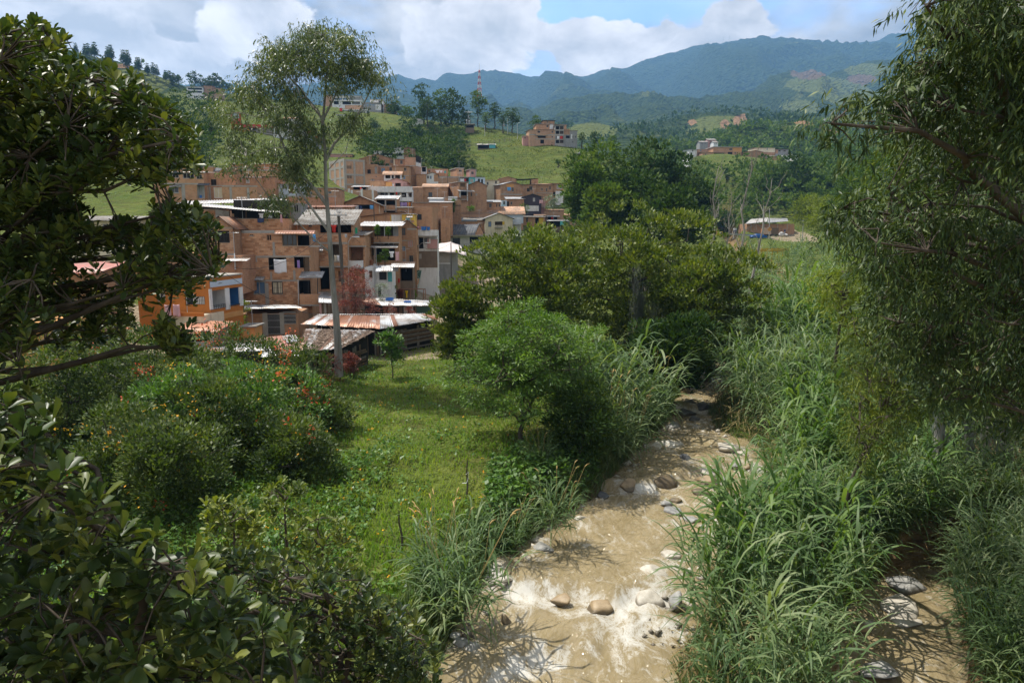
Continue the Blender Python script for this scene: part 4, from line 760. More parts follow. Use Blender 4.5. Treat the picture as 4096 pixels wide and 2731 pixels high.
for _ in range(2000):
    y = rng.uniform(15.5, 60); r = np.interp(y, RY, RR); x = r + 1.35 + rng.random() ** 1.1 * (3.2 + .22 * (y - 15)); sl = np.interp(y, SY, SL)
    if y < 33 and x > sl - .7: continue
    if y < 20 and x < r + 1.6: continue
    if all((x - a) ** 2 + (y - b) ** 2 > 1.15 + .014 * y for a, b in pts): pts.append((x, y))
    if len(pts) > 130: break
fr = [p for p in pts if vnoise(p[0] * .28, p[1] * .22, 404, 2) > .12]; pts = [p for p in pts if p not in fr]
cane_mass('cane_grass', 'dense tall grey-green cane grass covering the right river bank', pts, 82, (.62, 1.4, 1.0), None, .24, .05, 8, 4)
cane_mass('cane_grass', 'fresh bright green upright cane patches on the right river bank', fr, 83, (.85, 1.5, 1.0), L_CANE2, .15, .075, 8, 4)
n = 2600; y = rng.uniform(16, 48, n); x = np.interp(y, RY, RR) + .3 + rng.random(n) ** 1.5 * 4; P = on_ground(x, y); P[:, 2] += rng.random(n) * 1.0; V, F = scatter(T_LANCE, P, rnd_dirs(n, rng) * .8 + [-.3, -.2, .1], rng.uniform(.4, 1.1, n), .05); tag(ob('dry_stalks', mesh_np('dry_stalks', V, F, L_DRY)), 'dry straw stalks hanging among the right bank cane', kind='stuff')
pts = [(x, y) for x, y in zip(rng.uniform(12.5, 23, 400), rng.uniform(12.5, 30, 400)) if x > np.interp(y, SY, SR) + .8 + .0 * y and x < np.interp(y, SY, SR) + 7][:60]
pts += [(x, y) for x, y in zip(rng.uniform(10.5, 19, 200), rng.uniform(10.0, 18.5, 200)) if x > np.interp(y, SY, SR) + .3][:60]
pts += [(x, y) for x, y in zip(rng.uniform(15, 27, 60), rng.uniform(27.5, 35, 60))][:45] + [(x, 26.4 + .8 * (i % 2)) for i, x in enumerate(np.linspace(13.5, 20.5, 16))] + [(np.interp(y, SY, SR) + .5, y) for y in np.linspace(17, 26, 14)]
cane_mass('cane_grass', 'cane grass leaning over the side channel in the bottom right corner', pts, 86, (.7, 1.05, 1.0), None, .35, .05, 7, 4)
pts = []
for _ in range(4000):
    y = rng.uniform(58, 205); c = np.interp(y, RY, RR); x = c + rng.uniform(-7, 22) * (y / 120) ** .5
    if all((x - a) ** 2 + (y - b) ** 2 > 3 + .06 * y for a, b in pts) and y < 168: pts.append((x, y))
    if len(pts) > 150: break
cane_mass('cane_grass', 'cane thicket up the valley below the bridge', pts, 90, (.5, .85, 1.9), None, .35, .06, 6, 3)
# ------------------------------------------------------------------ farther woods
def wood(name, label, pts, mat, n_leaf, seed, L=.8, as_stuff=True):
    """pts: x, y, height, width. Many crowns joined: a wood that reads as one mass."""
    rng = np.random.default_rng(seed); Vs, Fs, o = [], [], 0
    for x, y, h, w in pts:
        lob = lobes_round(h, w, 7, int(rng.integers(1e6)), .15); (V, F), _ = crown_mesh(lob, n_leaf // 9, 9, w * .085, L * w / 8, .62, T_DIAMOND, rng, .75)
        Vs.append(V + [x, y, gz(x, y) - .3]); Fs.append(F[0] + o); o += len(V)
    return tag(ob(name, mesh_np(name, np.concatenate(Vs), np.concatenate(Fs), mat)), label, kind='stuff')
def pick(n, xr, yr, cond, rng, gap):
    out = []
    for _ in range(n * 40):
        x, y = rng.uniform(*xr), rng.uniform(*yr)
        if cond(x, y) and all((x - a) ** 2 + (y - b) ** 2 > gap * gap for a, b in out): out.append((x, y))
        if len(out) >= n: break
    return out
rng = np.random.default_rng(95)
def vis(x, y):
    z = gz(x, y); u, v = project(np.array([x]), np.array([y]), np.array([z])); return float(u[0]), float(v[0])
def c_right(x, y):
    u, v = vis(x, y); r = np.interp(y, RY, RR)
    return x > r + 12 + .03 * y and u < 1100 and not (abs(x - 82) < 17 and 190 < y < 236)
P1 = pick(150, (30, 250), (60, 250), c_right, rng, 5.5); wood('wood', 'mixed green wood climbing the right valley side', [(x, y, rng.uniform(6, 11), rng.uniform(6, 10)) for x, y in P1], L_MID, 250, 96, .85)
def c_mid(x, y):
    u, v = vis(x, y); return 640 < u < 900 and 165 < v < 236 and not (u > 655 and u < 820 and v < 175) and not (x > 40 and x < 100 and 185 < y < 238)
P2 = pick(300, (25, 230), (225, 372), c_mid, rng, 5.2); wood('wood', 'thick wood below the far brick houses', [(x, y, rng.uniform(6, 12), rng.uniform(7, 11)) for x, y in P2], L_MID, 160, 97, 1.15)
P3 = pick(90, (55, 330), (398, 450), lambda x, y: 640 < vis(x, y)[0] < 1000, rng, 8); wood('wood', 'scrubby wood behind the far brick houses', [(x, y, rng.uniform(5, 10), rng.uniform(8, 13)) for x, y in P3], L_MID, 150, 98, 1.1)
def c_hill(x, y):
    u, v = vis(x, y); return (362 < u < 462 and 122 < v < 172 and (v > 0.36 * (462 - u) + 118 or u > 400)) or (80 < u < 215 and 105 < v < 190)
P4 = pick(230, (-160, -15), (130, 345), c_hill, rng, 4.0); wood('wood', 'dark thicket on the hillside above the brick houses', [(x, y, rng.uniform(5, 10), rng.uniform(6, 9)) for x, y in P4], L_DARK, 150, 99, .95)
P5 = pick(70, (-30, 30), (215, 300), lambda x, y: 450 < vis(x, y)[0] < 640, rng, 5); wood('hill_shrubs', 'small shrubs dotted over the pasture hill', [(x, y, rng.uniform(.8, 1.8), rng.uniform(1.0, 2.6)) for x, y in P5], L_DARK, 40, 100, 1.3)
n = 16000; x = rng.uniform(-45, 40, n); y = rng.uniform(205, 330, n); P = on_ground(x, y); D = rnd_dirs(n, rng) * .6 + [0, 0, .8]; tf = vnoise(x * .12, P[:, 2] * .9, 66, 3); ok = tf > -.15; P, D, tf = P[ok], D[ok], tf[ok]; V, F = scatter(T_DIAMOND, P, D, .35 + .5 * rng.random(len(P)) * (tf + .5), .5); tag(ob('pasture_grass', mesh_np('pasture_grass', V, F, L_PAST)), 'tufted pasture grass on the hill below the apartment house', kind='stuff')
# ---- trees one can tell apart
for i, (u, vt, vb, w, Y, lab) in enumerate([(600, 138, 236, 58, 138, 'tall dark tree with twin rounded tops beside the pasture hill'), (640, 134, 236, 62, 146, 'tallest dark tree of the group right of the hill'), (675, 150, 238, 52, 142, 'dark tree at the right end of the tall group'), (586, 164, 236, 40, 126, 'dark tree at the left end of the tall group'), (628, 176, 240, 66, 120, 'broad bushy tree in front of the tall dark group'), (668, 190, 244, 70, 112, 'broad olive tree low in front of the tall group'), (602, 188, 236, 40, 116, 'bushy tree beside the end of the brick houses'), (692, 180, 240, 46, 150, 'bushy tree left of the dead trunks'), (790, 156, 236, 60, 262, 'large dark tree above the road'), (768, 170, 232, 50, 270, 'dark tree left of the large tree above the road'), (812, 178, 226, 40, 255, 'dark tree right of the large tree above the road')]):
    tree_px('valley_tree', lab, u, vt, vb, w, Y, 12, 300, 14, 1.15, .75 if Y < 200 else 1.2, .6, L_DARK if i % 3 else L_MID, .35, 110 + i, low=.12, nl=10, shell=.75, group='dark trees at the valley bend', ground=False)
for i, (u, vt, vb, w, Y, lab) in enumerate([(826, 200, 232, 46, 165, 'yellow-green bamboo clump right of the road'), (848, 212, 236, 40, 150, 'bright bamboo clump beside the street lamp'), (808, 196, 228, 34, 185, 'bamboo clump behind the street lamp'), (876, 150, 232, 60, 120, 'tall bushy green tree at the edge of the right wood'), (850, 168, 230, 44, 140, 'dark leafy tree left of the tall bushy tree')]):
    tree_px('bamboo_clump' if i < 3 else 'valley_tree', lab, u, vt, vb, w, Y, 9, 240, 14, .9, .6, .4, L_BAMBOO if i < 3 else L_MID, .12 if i < 3 else .3, 130 + i, low=.1, nl=12, cat='bamboo' if i < 3 else 'tree', ground=False)
def far_tree(label, u, vt, vb, w, Y, seed, mat=L_DARK, low=.35, n=130, cat='tree', name='hill_tree', group='trees on the hilltop', flat=.9):
    return tree_px(name, label, u, vt, vb, w, Y, 9, n, 10, w * Y / F_PX * .10, w * Y / F_PX * .085, .6, mat, .3, seed, low=low, nl=7, group=group, cat=cat, ground=False, flat=flat, shell=.8)
for i, (u, vt, vb, w, Y, lab) in enumerate([(424, 83, 124, 22, 335, 'slim tall tree left of the hilltop grove'), (441, 89, 126, 20, 330, 'tall tree beside the slim hilltop tree'), (452, 88, 128, 26, 325, 'big tree in the middle of the hilltop grove'), (428, 98, 128, 18, 325, 'lower tree in front of the slim hilltop tree'), (478, 89, 126, 20, 332, 'brownish tree under the red mast'), (494, 103, 128, 14, 328, 'round tree right of the hilltop statue'), (512, 108, 132, 16, 322, 'round tree beside the lamp posts'), (536, 116, 140, 14, 300, 'small round tree left of the hilltop building'), (503, 112, 132, 10, 318, 'small tree below the round hilltop trees'), (594, 132, 150, 12, 290, 'pale tree right of the hilltop building'), (612, 135, 166, 16, 255, 'dark tree at the right foot of the hill'), (582, 132, 148, 8, 285, 'narrow dark tree behind the hilltop building'), (466, 110, 132, 14, 322, 'dark tree left of the statue'), (486, 112, 130, 10, 322, 'dark cypress beside the statue'), (374, 118, 140, 14, 330, 'round tree below the unfinished house'), (396, 104, 122, 20, 372, 'wide tree behind the unfinished house'), (408, 106, 124, 14, 366, 'tree beside the billboard'), (212, 118, 146, 16, 205, 'palm-like dark tree left of the red sign'), (472, 159, 178, 11, 228, 'small umbrella-shaped tree on the pasture'), (558, 160, 166, 7, 245, 'small bush on the pasture below the hilltop building'), (418, 126, 146, 26, 300, 'leafy tree below the billboard'), (398, 134, 156, 26, 290, 'yellow-green tree on the slope below the billboard'), (436, 140, 160, 24, 280, 'dark round tree above the white house'), (382, 146, 164, 24, 255, 'dark bush tree above the small brick house'), (452, 150, 172, 22, 240, 'dark bush tree right of the white house'), (440, 158, 178, 20, 228, 'bright green tree beside the brick tower'), (463, 158, 176, 14, 232, 'leafy bush left of the umbrella-shaped tree')]):
    far_tree(lab, u, vt, vb, w, Y, 150 + i, L_MID if i % 3 == 1 else L_DARK, low=.12 if w > 20 else .35)
proto_c = None
lx, lz = RIDGE_L
for i, (u, hh, kind) in enumerate([(12, 9, 0), (30, 11, 0), (52, 12, 0), (66, 14, 0), (74, 10, 0), (84, 12, 1), (92, 13, 1), (98, 15, 1), (103, 18, 1), (108, 15, 1), (114, 13, 1), (120, 15, 1), (125, 16, 1), (131, 13, 1), (136, 17, 1), (140, 18, 1), (145, 15, 1), (150, 14, 1), (156, 13, 1), (161, 15, 1), (166, 13, 1), (171, 12, 1), (176, 12, 1), (182, 13, 0), (188, 14, 0), (198, 22, 0), (206, 14, 0), (213, 19, 0), (220, 20, 0), (228, 17, 0), (108, 9, 0), (155, 9, 0), (236, 14, 0), (172, 9, 0)]):
    Y = 628; x = (u - CX) / F_PX * Y * .97; z = np.interp(x, lx, lz) - 3; h = hh * Y / F_PX * .8
    lab = ('dark pine' if kind else 'rounded tree') + f' number {i + 1} along the left ridge'
    ords = ['first', 'second', 'third', 'fourth', 'fifth', 'sixth', 'seventh', 'eighth', 'ninth', 'tenth', 'eleventh', 'twelfth', 'thirteenth', 'fourteenth', 'fifteenth', 'sixteenth', 'seventeenth', 'eighteenth', 'nineteenth']
    RT = globals().setdefault('_RT', {0: [], 1: []}); RT[kind].append((x, z, h, i))
for kind in (0, 1):
    items = sorted(_RT[kind]); src = None
    for j, (x, z, h, i) in enumerate(items):
        lab = f'{ords[j]} {"dark pine" if kind else "rounded tree"} from the left on the far left ridge'
        if src is None:
            lob = [((0, 0, 6.8), (1.0, 1.0, 1.6)), ((0, 0, 5.0), (1.5, 1.5, 1.6)), ((0, 0, 3.2), (1.9, 1.9, 1.6)), ((0, 0, 8.4), (.5, .5, 1.3))] if kind else lobes_round(9, 8, 8, 5, .3)
            src = tree('ridge_tree', lab, (x, 628, z), lob, 90, 9, .8, .8, .6, L_DARK, .2, seed=180 + kind, nl=5, group='trees along the left ridge'); src.scale = (h / 9, h / 9, h / 9)
        else: copy_tree(src, (x, 628 + RNG.uniform(-14, 6), z), RNG.uniform(0, 6), h / 9 * RNG.uniform(.85, 1.1), lab)
def on_ridge(o, n, rng, cond):
    V = np.empty(len(o.data.vertices) * 3, np.float32); o.data.vertices.foreach_get('co', V); V = V.reshape(-1, 3); U, Vv = project(V[:, 0], V[:, 1], V[:, 2]); fe = np.empty(len(V), np.float32); o.data.attributes['field'].data.foreach_get('value', fe); ea = np.empty(len(V), np.float32); o.data.attributes['earth'].data.foreach_get('value', ea)
    k = np.nonzero(cond(U, Vv) & (fe < .25) & (ea < .1))[0]; return V[rng.choice(k, n)] + rng.normal(size=(n, 3)) * [4, 4, 0]
def ridge_wood(name, label, P, lo, hi, nq, mat, rng):
    k = np.repeat(np.arange(len(P)), nq); r = rng.uniform(lo, hi, len(P)); d = rnd_dirs(len(k), rng); d[:, 2] = np.abs(d[:, 2]) * 1.3; V, F = scatter(T_DIAMOND, P[k] + d * (r[k] * rng.uniform(.5, 1, len(k)))[:, None] + [0, 0, -.5], d + rnd_dirs(len(k), rng) * .6, r[k] * .75, .7); return tag(ob(name, mesh_np(name, V, F, mat)), label, kind='stuff')
rng = np.random.default_rng(333)
hills = [o for o in bpy.data.objects if o.name.startswith('hill') and o.get('kind') == 'structure']
for o in hills:
    if 'orange soil' in o['label']: ridge_wood('wood', 'scrub and trees over the hill with bare orange soil', on_ridge(o, 620, rng, lambda u, v: (u > 640) & (u < 900) & (v > 121) & (v < 165)), 2.0, 4.6, 16, L_MID, rng)
    if 'foothill' in o['label']: ridge_wood('wood', 'far tree clumps over the foothill with pale terraces', on_ridge(o, 620, rng, lambda u, v: (u > 540) & (u < 900) & (v > 108) & (v < 150)), 3.5, 8, 12, L_DARK, rng)
    if 'left' in o['label']: ridge_wood('wood', 'scattered trees over the left ridge slope', on_ridge(o, 260, rng, lambda u, v: (u > 60) & (u < 300) & (v > 60) & (v < 130)), 2.5, 6, 14, L_DARK, rng)
# ------------------------------------------------------------------ dead trees
for i, (u0, v0, u1, v1, Y, lab) in enumerate([(705, 272, 719, 165, 88, 'tall bare dead tree with forked top left of the road'), (734, 300, 752, 150, 82, 'tallest bare dead tree in front of the road'), (724, 268, 731, 190, 92, 'thin bare dead tree between the two tall ones'), (747, 285, 772, 178, 84, 'leaning bare dead tree right of the tallest one')]):
    rng = np.random.default_rng(190 + i); b, t = W(u0, v0, Y), W(u1, v1, Y); b[2] = min(b[2], gz(b[0], b[1])); e = empty('dead_tree', b, lab, 'tree', group='bare dead trees'); P = limb_path(b, t, 0, 9, rng, .012); L = [tube(P, np.linspace(.2, .03, 9), 7)]
    for j in range(11):
        k = int(rng.integers(3, 8)); a = P[k]; d = rnd_dirs(1, rng)[0]; d[2] = abs(d[2]) + .9; q = a + norm(d) * rng.uniform(1.2, 3.6); L.append(tube(limb_path(a, q, -.05, 5, rng, .05), np.linspace(.05, .012, 5), 5))
        q2 = q + norm(rnd_dirs(1, rng)[0] + [0, 0, .8]) * .9; L.append(tube(np.array([q - (q - a) * .3, (q + q2) / 2, q2]), [.02, .014, .008], 4))
    V, F = join_tubes(L); ob('trunk', mesh_np('trunk', V - b, F, BARK_DEAD, True), e)
# ================================================================== the brick town
ZO = {1: (150, 150, 11.76), 2: (300, 137.5, 11.76), 3: (400, 150, 11.76), 4: (150, 237.5, 11.76), 5: (300, 212.5, 11.76), 6: (425, 87.5, 9.408), 7: (200, 70, 9.408), 8: (650, 112.5, 9.408), 0: (0, 0, 1.0)}
def Z(n, x, y): o = ZO[n]; return o[0] + x / o[2], o[1] + y / o[2]
MORT = (0.42, 0.35, 0.28)
MT = dict(
    b1=m_brick('brick_orange', (0.55, 0.305, 0.165), (0.46, 0.24, 0.125), MORT), b2=m_brick('brick_brown', (0.47, 0.275, 0.16), (0.39, 0.215, 0.12), (0.30, 0.25, 0.20), amt=.7),
    b3=m_brick('brick_pale', (0.53, 0.32, 0.20), (0.45, 0.26, 0.16), (0.42, 0.35, 0.28), amt=.35), b4=m_brick('brick_red', (0.51, 0.265, 0.15), (0.42, 0.205, 0.11), MORT, amt=.6),
    white=m_plain('plaster_white', (0.70, 0.70, 0.69), .85, .2, .12, stain=(0.42, 0.41, 0.38)), cream=m_plain('plaster_cream', (0.68, 0.60, 0.44), .85, .2, .12, stain=(0.45, 0.38, 0.27)),
    grey=m_plain('cement_grey', (0.30, 0.30, 0.29), .9, .15, .18, stain=(0.2, 0.2, 0.19)), conc=m_plain('concrete', (0.36, 0.335, 0.30), .9, .15, .2), teal=m_plain('paint_teal', (0.10, 0.42, 0.45), .7, .3, .12), yellow=m_plain('paint_yellow', (0.62, 0.40, 0.05), .7, .3, .12),
    orange=m_plain('paint_orange', (0.48, 0.17, 0.035), .75, .25, .12), ochre=m_plain('paint_ochre', (0.58, 0.29, 0.10), .75, .25, .12), purple=m_plain('paint_dark_violet', (0.055, 0.045, 0.06), .7, .3, .15), pale_blue=m_plain('paint_pale_blue', (0.50, 0.58, 0.68), .75, .25, .1), blue=m_plain('paint_blue', (0.06, 0.20, 0.45), .6, .3, .1),
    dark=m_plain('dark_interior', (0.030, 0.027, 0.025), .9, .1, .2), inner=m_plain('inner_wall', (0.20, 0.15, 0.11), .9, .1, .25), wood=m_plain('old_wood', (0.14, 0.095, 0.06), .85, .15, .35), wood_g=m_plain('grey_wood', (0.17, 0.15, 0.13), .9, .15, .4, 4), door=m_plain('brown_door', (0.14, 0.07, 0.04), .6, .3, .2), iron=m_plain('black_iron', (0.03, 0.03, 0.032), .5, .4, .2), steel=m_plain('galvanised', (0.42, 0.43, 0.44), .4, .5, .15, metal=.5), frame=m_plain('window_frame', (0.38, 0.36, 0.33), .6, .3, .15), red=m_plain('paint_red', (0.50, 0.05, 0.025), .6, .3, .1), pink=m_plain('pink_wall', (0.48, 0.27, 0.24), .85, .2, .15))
m, nt, out = new_mat('window_glass'); bsdf(nt, out, (0.035, 0.042, 0.05), .12, .5); MT['glass'] = m
m, nt, out = new_mat('window_glass_blue'); bsdf(nt, out, (0.10, 0.20, 0.34), .12, .5); MT['glassb'] = m
MR = dict(zinc=m_roof('roof_zinc', (0.60, 0.61, 0.62), (0.46, 0.47, 0.48), (0.28, 0.22, 0.17), .1), white=m_roof('roof_white', (0.66, 0.66, 0.66), (0.56, 0.56, 0.56), (0.36, 0.31, 0.27), .28), fibre=m_roof('roof_fibre_cement', (0.33, 0.315, 0.29), (0.26, 0.25, 0.235), (0.15, 0.13, 0.11), .35, rough=.9, metal=0.0), tile=m_roof('roof_clay', (0.42, 0.20, 0.11), (0.36, 0.16, 0.09), (0.17, 0.12, 0.09), .35, rough=.9, metal=0.0), paletile=m_roof('roof_pale_clay', (0.50, 0.30, 0.19), (0.42, 0.24, 0.15), (0.26, 0.18, 0.13), .3, rough=.9, metal=0.0),
    dark=m_roof('roof_dark', (0.085, 0.09, 0.10), (0.065, 0.07, 0.08), (0.14, 0.14, 0.14), .1, rough=.7, metal=0.0), rust=m_roof('roof_rusty', (0.42, 0.40, 0.38), (0.30, 0.14, 0.08), (0.26, 0.105, 0.05), .75, .5), rusty2=m_roof('roof_half_rusty', (0.56, 0.56, 0.56), (0.48, 0.47, 0.46), (0.30, 0.13, 0.065), .42, .45), red=m_roof('roof_red_paint', (0.50, 0.20, 0.15), (0.45, 0.17, 0.13), (0.34, 0.2, 0.15), .2, metal=0.0), debris=m_roof('roof_debris', (0.34, 0.31, 0.29), (0.26, 0.20, 0.16), (0.17, 0.115, 0.085), .8, .9, rough=.9, metal=0.0), terra=m_roof('roof_terracotta', (0.56, 0.28, 0.17), (0.50, 0.24, 0.15), (0.40, 0.2, 0.14), .2, metal=0.0), grey=m_roof('roof_grey', (0.42, 0.43, 0.45), (0.34, 0.35, 0.36), (0.22, 0.2, 0.18), .2), black=m_roof('roof_black', (0.04, 0.04, 0.04), (0.05, 0.05, 0.05), (0.03, 0.03, 0.03), .1))
def corrugated(a, b, c, d, pitch=0.3, amp=0.03, th=0.02):
    """Wavy sheet: a-b is the eave, d-c the ridge. Returns V, F."""
    a, b, c, d = (np.array(q, float) for q in (a, b, c, d)); L = np.linalg.norm(b - a); n = max(2, int(L / pitch) * 4); t = np.linspace(0, 1, n + 1)
    nn = np.cross(b - a, d - a); nn = nn / np.linalg.norm(nn); nn = nn if nn[2] > 0 else -nn; wv = (amp * np.cos(t * L / pitch * 2 * math.pi))[:, None] * nn
    e, r = a + (b - a) * t[:, None] + wv, d + (c - d) * t[:, None] + wv; V = np.concatenate([e, r, e - nn * th, r - nn * th]); k = n + 1; i = np.arange(n)
    F = [np.stack([i, i + 1, i + 1 + k, i + k], -1), np.stack([i + 2 * k, i + 3 * k, i + 1 + 3 * k, i + 1 + 2 * k], -1), np.stack([i, i + 2 * k, i + 1 + 2 * k, i + 1], -1), np.stack([i + k, i + 1 + k, i + 1 + 3 * k, i + 3 * k], -1)]
    return V, np.concatenate(F)
BOXM = {}
def unit_brick(mat):
    if mat.name not in BOXM:
        mb = MB().box(-.19, .19, -.012, .0, -.087, .087, skip='b'); BOXM[mat.name] = mesh_np('brick', mb.v, mb.f, mat, uv=mb.uv)
    return BOXM[mat.name]
def m_brickpiece(name, cols, stain):
    m, nt, out = new_mat(name); p = pos(nt); r = rnd_socket(nt); n = noise(nt, p, .9, 6, .65); n2 = noise(nt, p, 14, 3, .6)
    c = ramp(nt, mth(nt, 'ADD', mth(nt, 'MULTIPLY', r, .75), mth(nt, 'MULTIPLY', n2, .25)), [(0.1, cols[0]), (0.45, cols[1]), (0.8, cols[2])]); c = mixc(nt, ramp(nt, n, [(0.5, 0.0), (0.72, .65)]), c, stain); bsdf(nt, out, c, .9, .12); return m
BP1 = m_brickpiece('brick_pieces_orange', [(0.37, 0.175, 0.09), (0.52, 0.27, 0.145), (0.62, 0.36, 0.21)], (0.20, 0.14, 0.10))
BP2 = m_brickpiece('brick_pieces_brown', [(0.30, 0.16, 0.09), (0.42, 0.235, 0.135), (0.52, 0.32, 0.2)], (0.18, 0.13, 0.10))
MT['mortar'] = m_plain('mortar', (0.36, 0.29, 0.22), .95, .1, .2)
class House:
    def __init__(s, name, label, zoom, rect, Y, yaw=0, depth=7.0, wall='b1', cat='house', group=None, drop=4.5, sideR=None, sideL=None, top='flat', bricks=None):
        s.zoom = zoom; xl, xr, yt, yb = rect; s.yaw = math.radians(yaw); u, v = Z(zoom, xl, yb); s.O = W(u, v, Y); s.R = np.array([[math.cos(s.yaw), -math.sin(s.yaw), 0], [math.sin(s.yaw), math.cos(s.yaw), 0], [0, 0, 1]])
        s.c = s.R.T @ (np.array([0, 0, CAM_Z]) - s.O); s.W = s.hit(xr, (yt + yb) / 2)[0]; s.H = s.hit((xl + xr) / 2, yt)[2]; s.drop = drop
        s.D = depth
        if sideR is not None: s.D = s.hit(sideR, (yt + yb) / 2, 'R')[1]
        if sideL is not None: s.D = s.hit(sideL, (yt + yb) / 2, 'L')[1]
        if not 1.5 < s.D < 17: print('depth', label, s.D); s.D = 8.0
        s.e = empty(name, s.O, label, cat, s.yaw, group); s.wall = MT[wall]; s.ops = {'F': [], 'R': [], 'L': []}; s.top = top; s.bricks = bricks; s.noz = []
    def hit(s, x, y, face='F', out=0.0):
        """Local point where the sight line through a picture point meets one face of the house."""
        u, v = Z(s.zoom, x, y); r = s.R.T @ ray(u, v)
        t = (-out - s.c[1]) / r[1] if face == 'F' else ((s.W + out) - s.c[0]) / r[0] if face == 'R' else (-out - s.c[0]) / r[0]
        return s.c + r * t
    def rect(s, x0, y0, x1, y1, face='F', out=0.0):
        a, b = s.hit(x0, y1, face, out), s.hit(x1, y0, face, out); k = 0 if face == 'F' else 1
        return min(a[k], b[k]), min(a[2], b[2]), max(a[k], b[k]), max(a[2], b[2])
    def P(s, face, t, z, inn=0.0):
        return (t, inn, z) if face == 'F' else (s.W - inn, t, z) if face == 'R' else (inn, t, z)
    def lim(s, face): return s.W if face == 'F' else s.D
    def clipr(s, r, face, m=.08):
        return max(m, r[0]), max(r[1], -s.drop + .2), min(s.lim(face) - m, r[2]), min(r[3], s.H - .08)
    def win(s, x0, y0, x1, y1, face='F', kind='w', mat='glass', frame='frame', bars=0, sill=False):
        r = s.clipr(s.rect(x0, y0, x1, y1, face), face)
        if r[2] - r[0] < .15 or r[3] - r[1] < .15: return s
        s.ops[face].append((r, kind)); a, b, c, d = r; q = .10
        mb = MB(); t = min(.07, .12 * (c - a)); gbox = lambda m_, x0_, x1_, z0_, z1_, i0, i1: s.fbox(m_, face, x0_, x1_, z0_, z1_, i0, i1)
        if kind in 'wd':
            pane = MB(); gbox(pane, a, c, b, d, q, q + .03)
            if kind == 'd': pane.build('door', MT[mat], s.e); return s
            for x_ in (a, c - t): gbox(mb, x_, x_ + t, b, d, q - .05, q - .001)
            for z_ in (b, d - t): gbox(mb, a + t, c - t, z_, z_ + t, q - .05, q - .001)
            n = 1 if c - a < 1.3 else 2 if c - a < 2.4 else 3
            for i in range(n): xm = a + (c - a) * (i + 1) / (n + 1); gbox(mb, xm - t * .4, xm + t * .4, b + t, d - t, q - .04, q - .001)
            wo = mb.build('window', MT[frame], s.e); pane.build('pane', MT[mat], wo)
        if sill: sb = MB(); gbox(sb, a - .08, c + .08, b - .09, b - .005, -.08, .04); sb.build('sill', MT['conc'], s.e)
        if bars:
            rb = MB(); nb = max(3, int((c - a) / bars))
            for i in range(nb + 1): xm = a + (c - a) * i / nb; gbox(rb, xm - .012, xm + .012, b, d, -.03, -.006)
            for z_ in (b, (b + d) / 2, d - .02): gbox(rb, a, c, z_, z_ + .02, -.045, -.031)
            rb.build('window_bars', MT['iron'], s.e)
        return s
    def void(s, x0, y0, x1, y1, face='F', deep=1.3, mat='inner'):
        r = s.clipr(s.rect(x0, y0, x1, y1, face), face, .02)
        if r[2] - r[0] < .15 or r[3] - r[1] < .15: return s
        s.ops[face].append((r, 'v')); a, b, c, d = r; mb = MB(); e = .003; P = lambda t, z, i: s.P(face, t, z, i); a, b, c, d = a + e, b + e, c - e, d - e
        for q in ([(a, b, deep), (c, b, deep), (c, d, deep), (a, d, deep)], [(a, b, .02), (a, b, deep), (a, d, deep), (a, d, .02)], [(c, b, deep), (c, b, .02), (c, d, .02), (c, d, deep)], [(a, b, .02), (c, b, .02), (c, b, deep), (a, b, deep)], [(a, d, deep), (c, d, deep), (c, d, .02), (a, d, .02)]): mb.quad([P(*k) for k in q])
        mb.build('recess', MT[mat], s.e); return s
    def fbox(s, mb, face, a, c, b, d, i0, i1):
        """Box on a face: along a..c, height b..d, depth i0..i1 inwards."""
        if face == 'F': mb.box(a, c, i0, i1, b, d)
        elif face == 'R': mb.box(s.W - i1, s.W - i0, a, c, b, d)
        else: mb.box(i0, i1, a, c, b, d)
    def strip(s, x0, y0, x1, y1, mat='conc', face='F', out=.03, name='concrete_belt'):
        r = s.rect(x0, y0, x1, y1, face); mb = MB(); r = (max(r[0], -.05), max(r[1], -s.drop), min(r[2], s.lim(face) + .05), min(r[3], s.H + .6)); s.fbox(mb, face, r[0], max(r[2], r[0] + .05), r[1], max(r[3], r[1] + .05), -out, .05); mb.build(name, MT[mat], s.e); s.noz.append((face, r)); return s
    def panel(s, x0, y0, x1, y1, mat, face='F', out=.025, name='wall_panel'): return s.strip(x0, y0, x1, y1, mat, face, out, name)
    def balcony(s, x0, y0, x1, y1, out=1.0, mat=None, face='F', slab=True, rail=False, name='balcony'):
        """Parapet seen at the given place, standing out from the wall, on a slab."""
        a, b, c, d = s.rect(x0, y0, x1, y1, face, out); mb = MB(); th = .1
        if slab: sb = MB(); s.fbox(sb, face, a - .03, c + .03, b - .14, b - .004, -out - .04, .02); so = sb.build('balcony_slab', MT['conc'], s.e)
        if rail:
            n = max(4, int((c - a) / .13))
            for i in range(n + 1): xm = a + (c - a - .02) * i / n; s.fbox(mb, face, xm, xm + .02, b, d - .04, -out, -out + .02)
            s.fbox(mb, face, a, c, d - .04, d, -out - .01, -out + .03); mb.build('railing', MT[mat or 'iron'], s.e)
        else:
            s.fbox(mb, face, a, c, b, d, -out, -out + th); s.fbox(mb, face, a, a + th, b, d, -out + th, -.002); s.fbox(mb, face, c - th, c, b, d, -out + th, -.002); mb.build(name, MT[mat] if mat else s.wall, s.e)
        return s
    def post(s, x0, y0, x1, y1, mat='conc', face='F', out=1.0, r=.06, name='post'):
        a, b = s.hit(x0, y0, face, out), s.hit(x1, y1, face, out); MB().tube([b, a], r, 6).build(name, MT[mat], s.e); return s
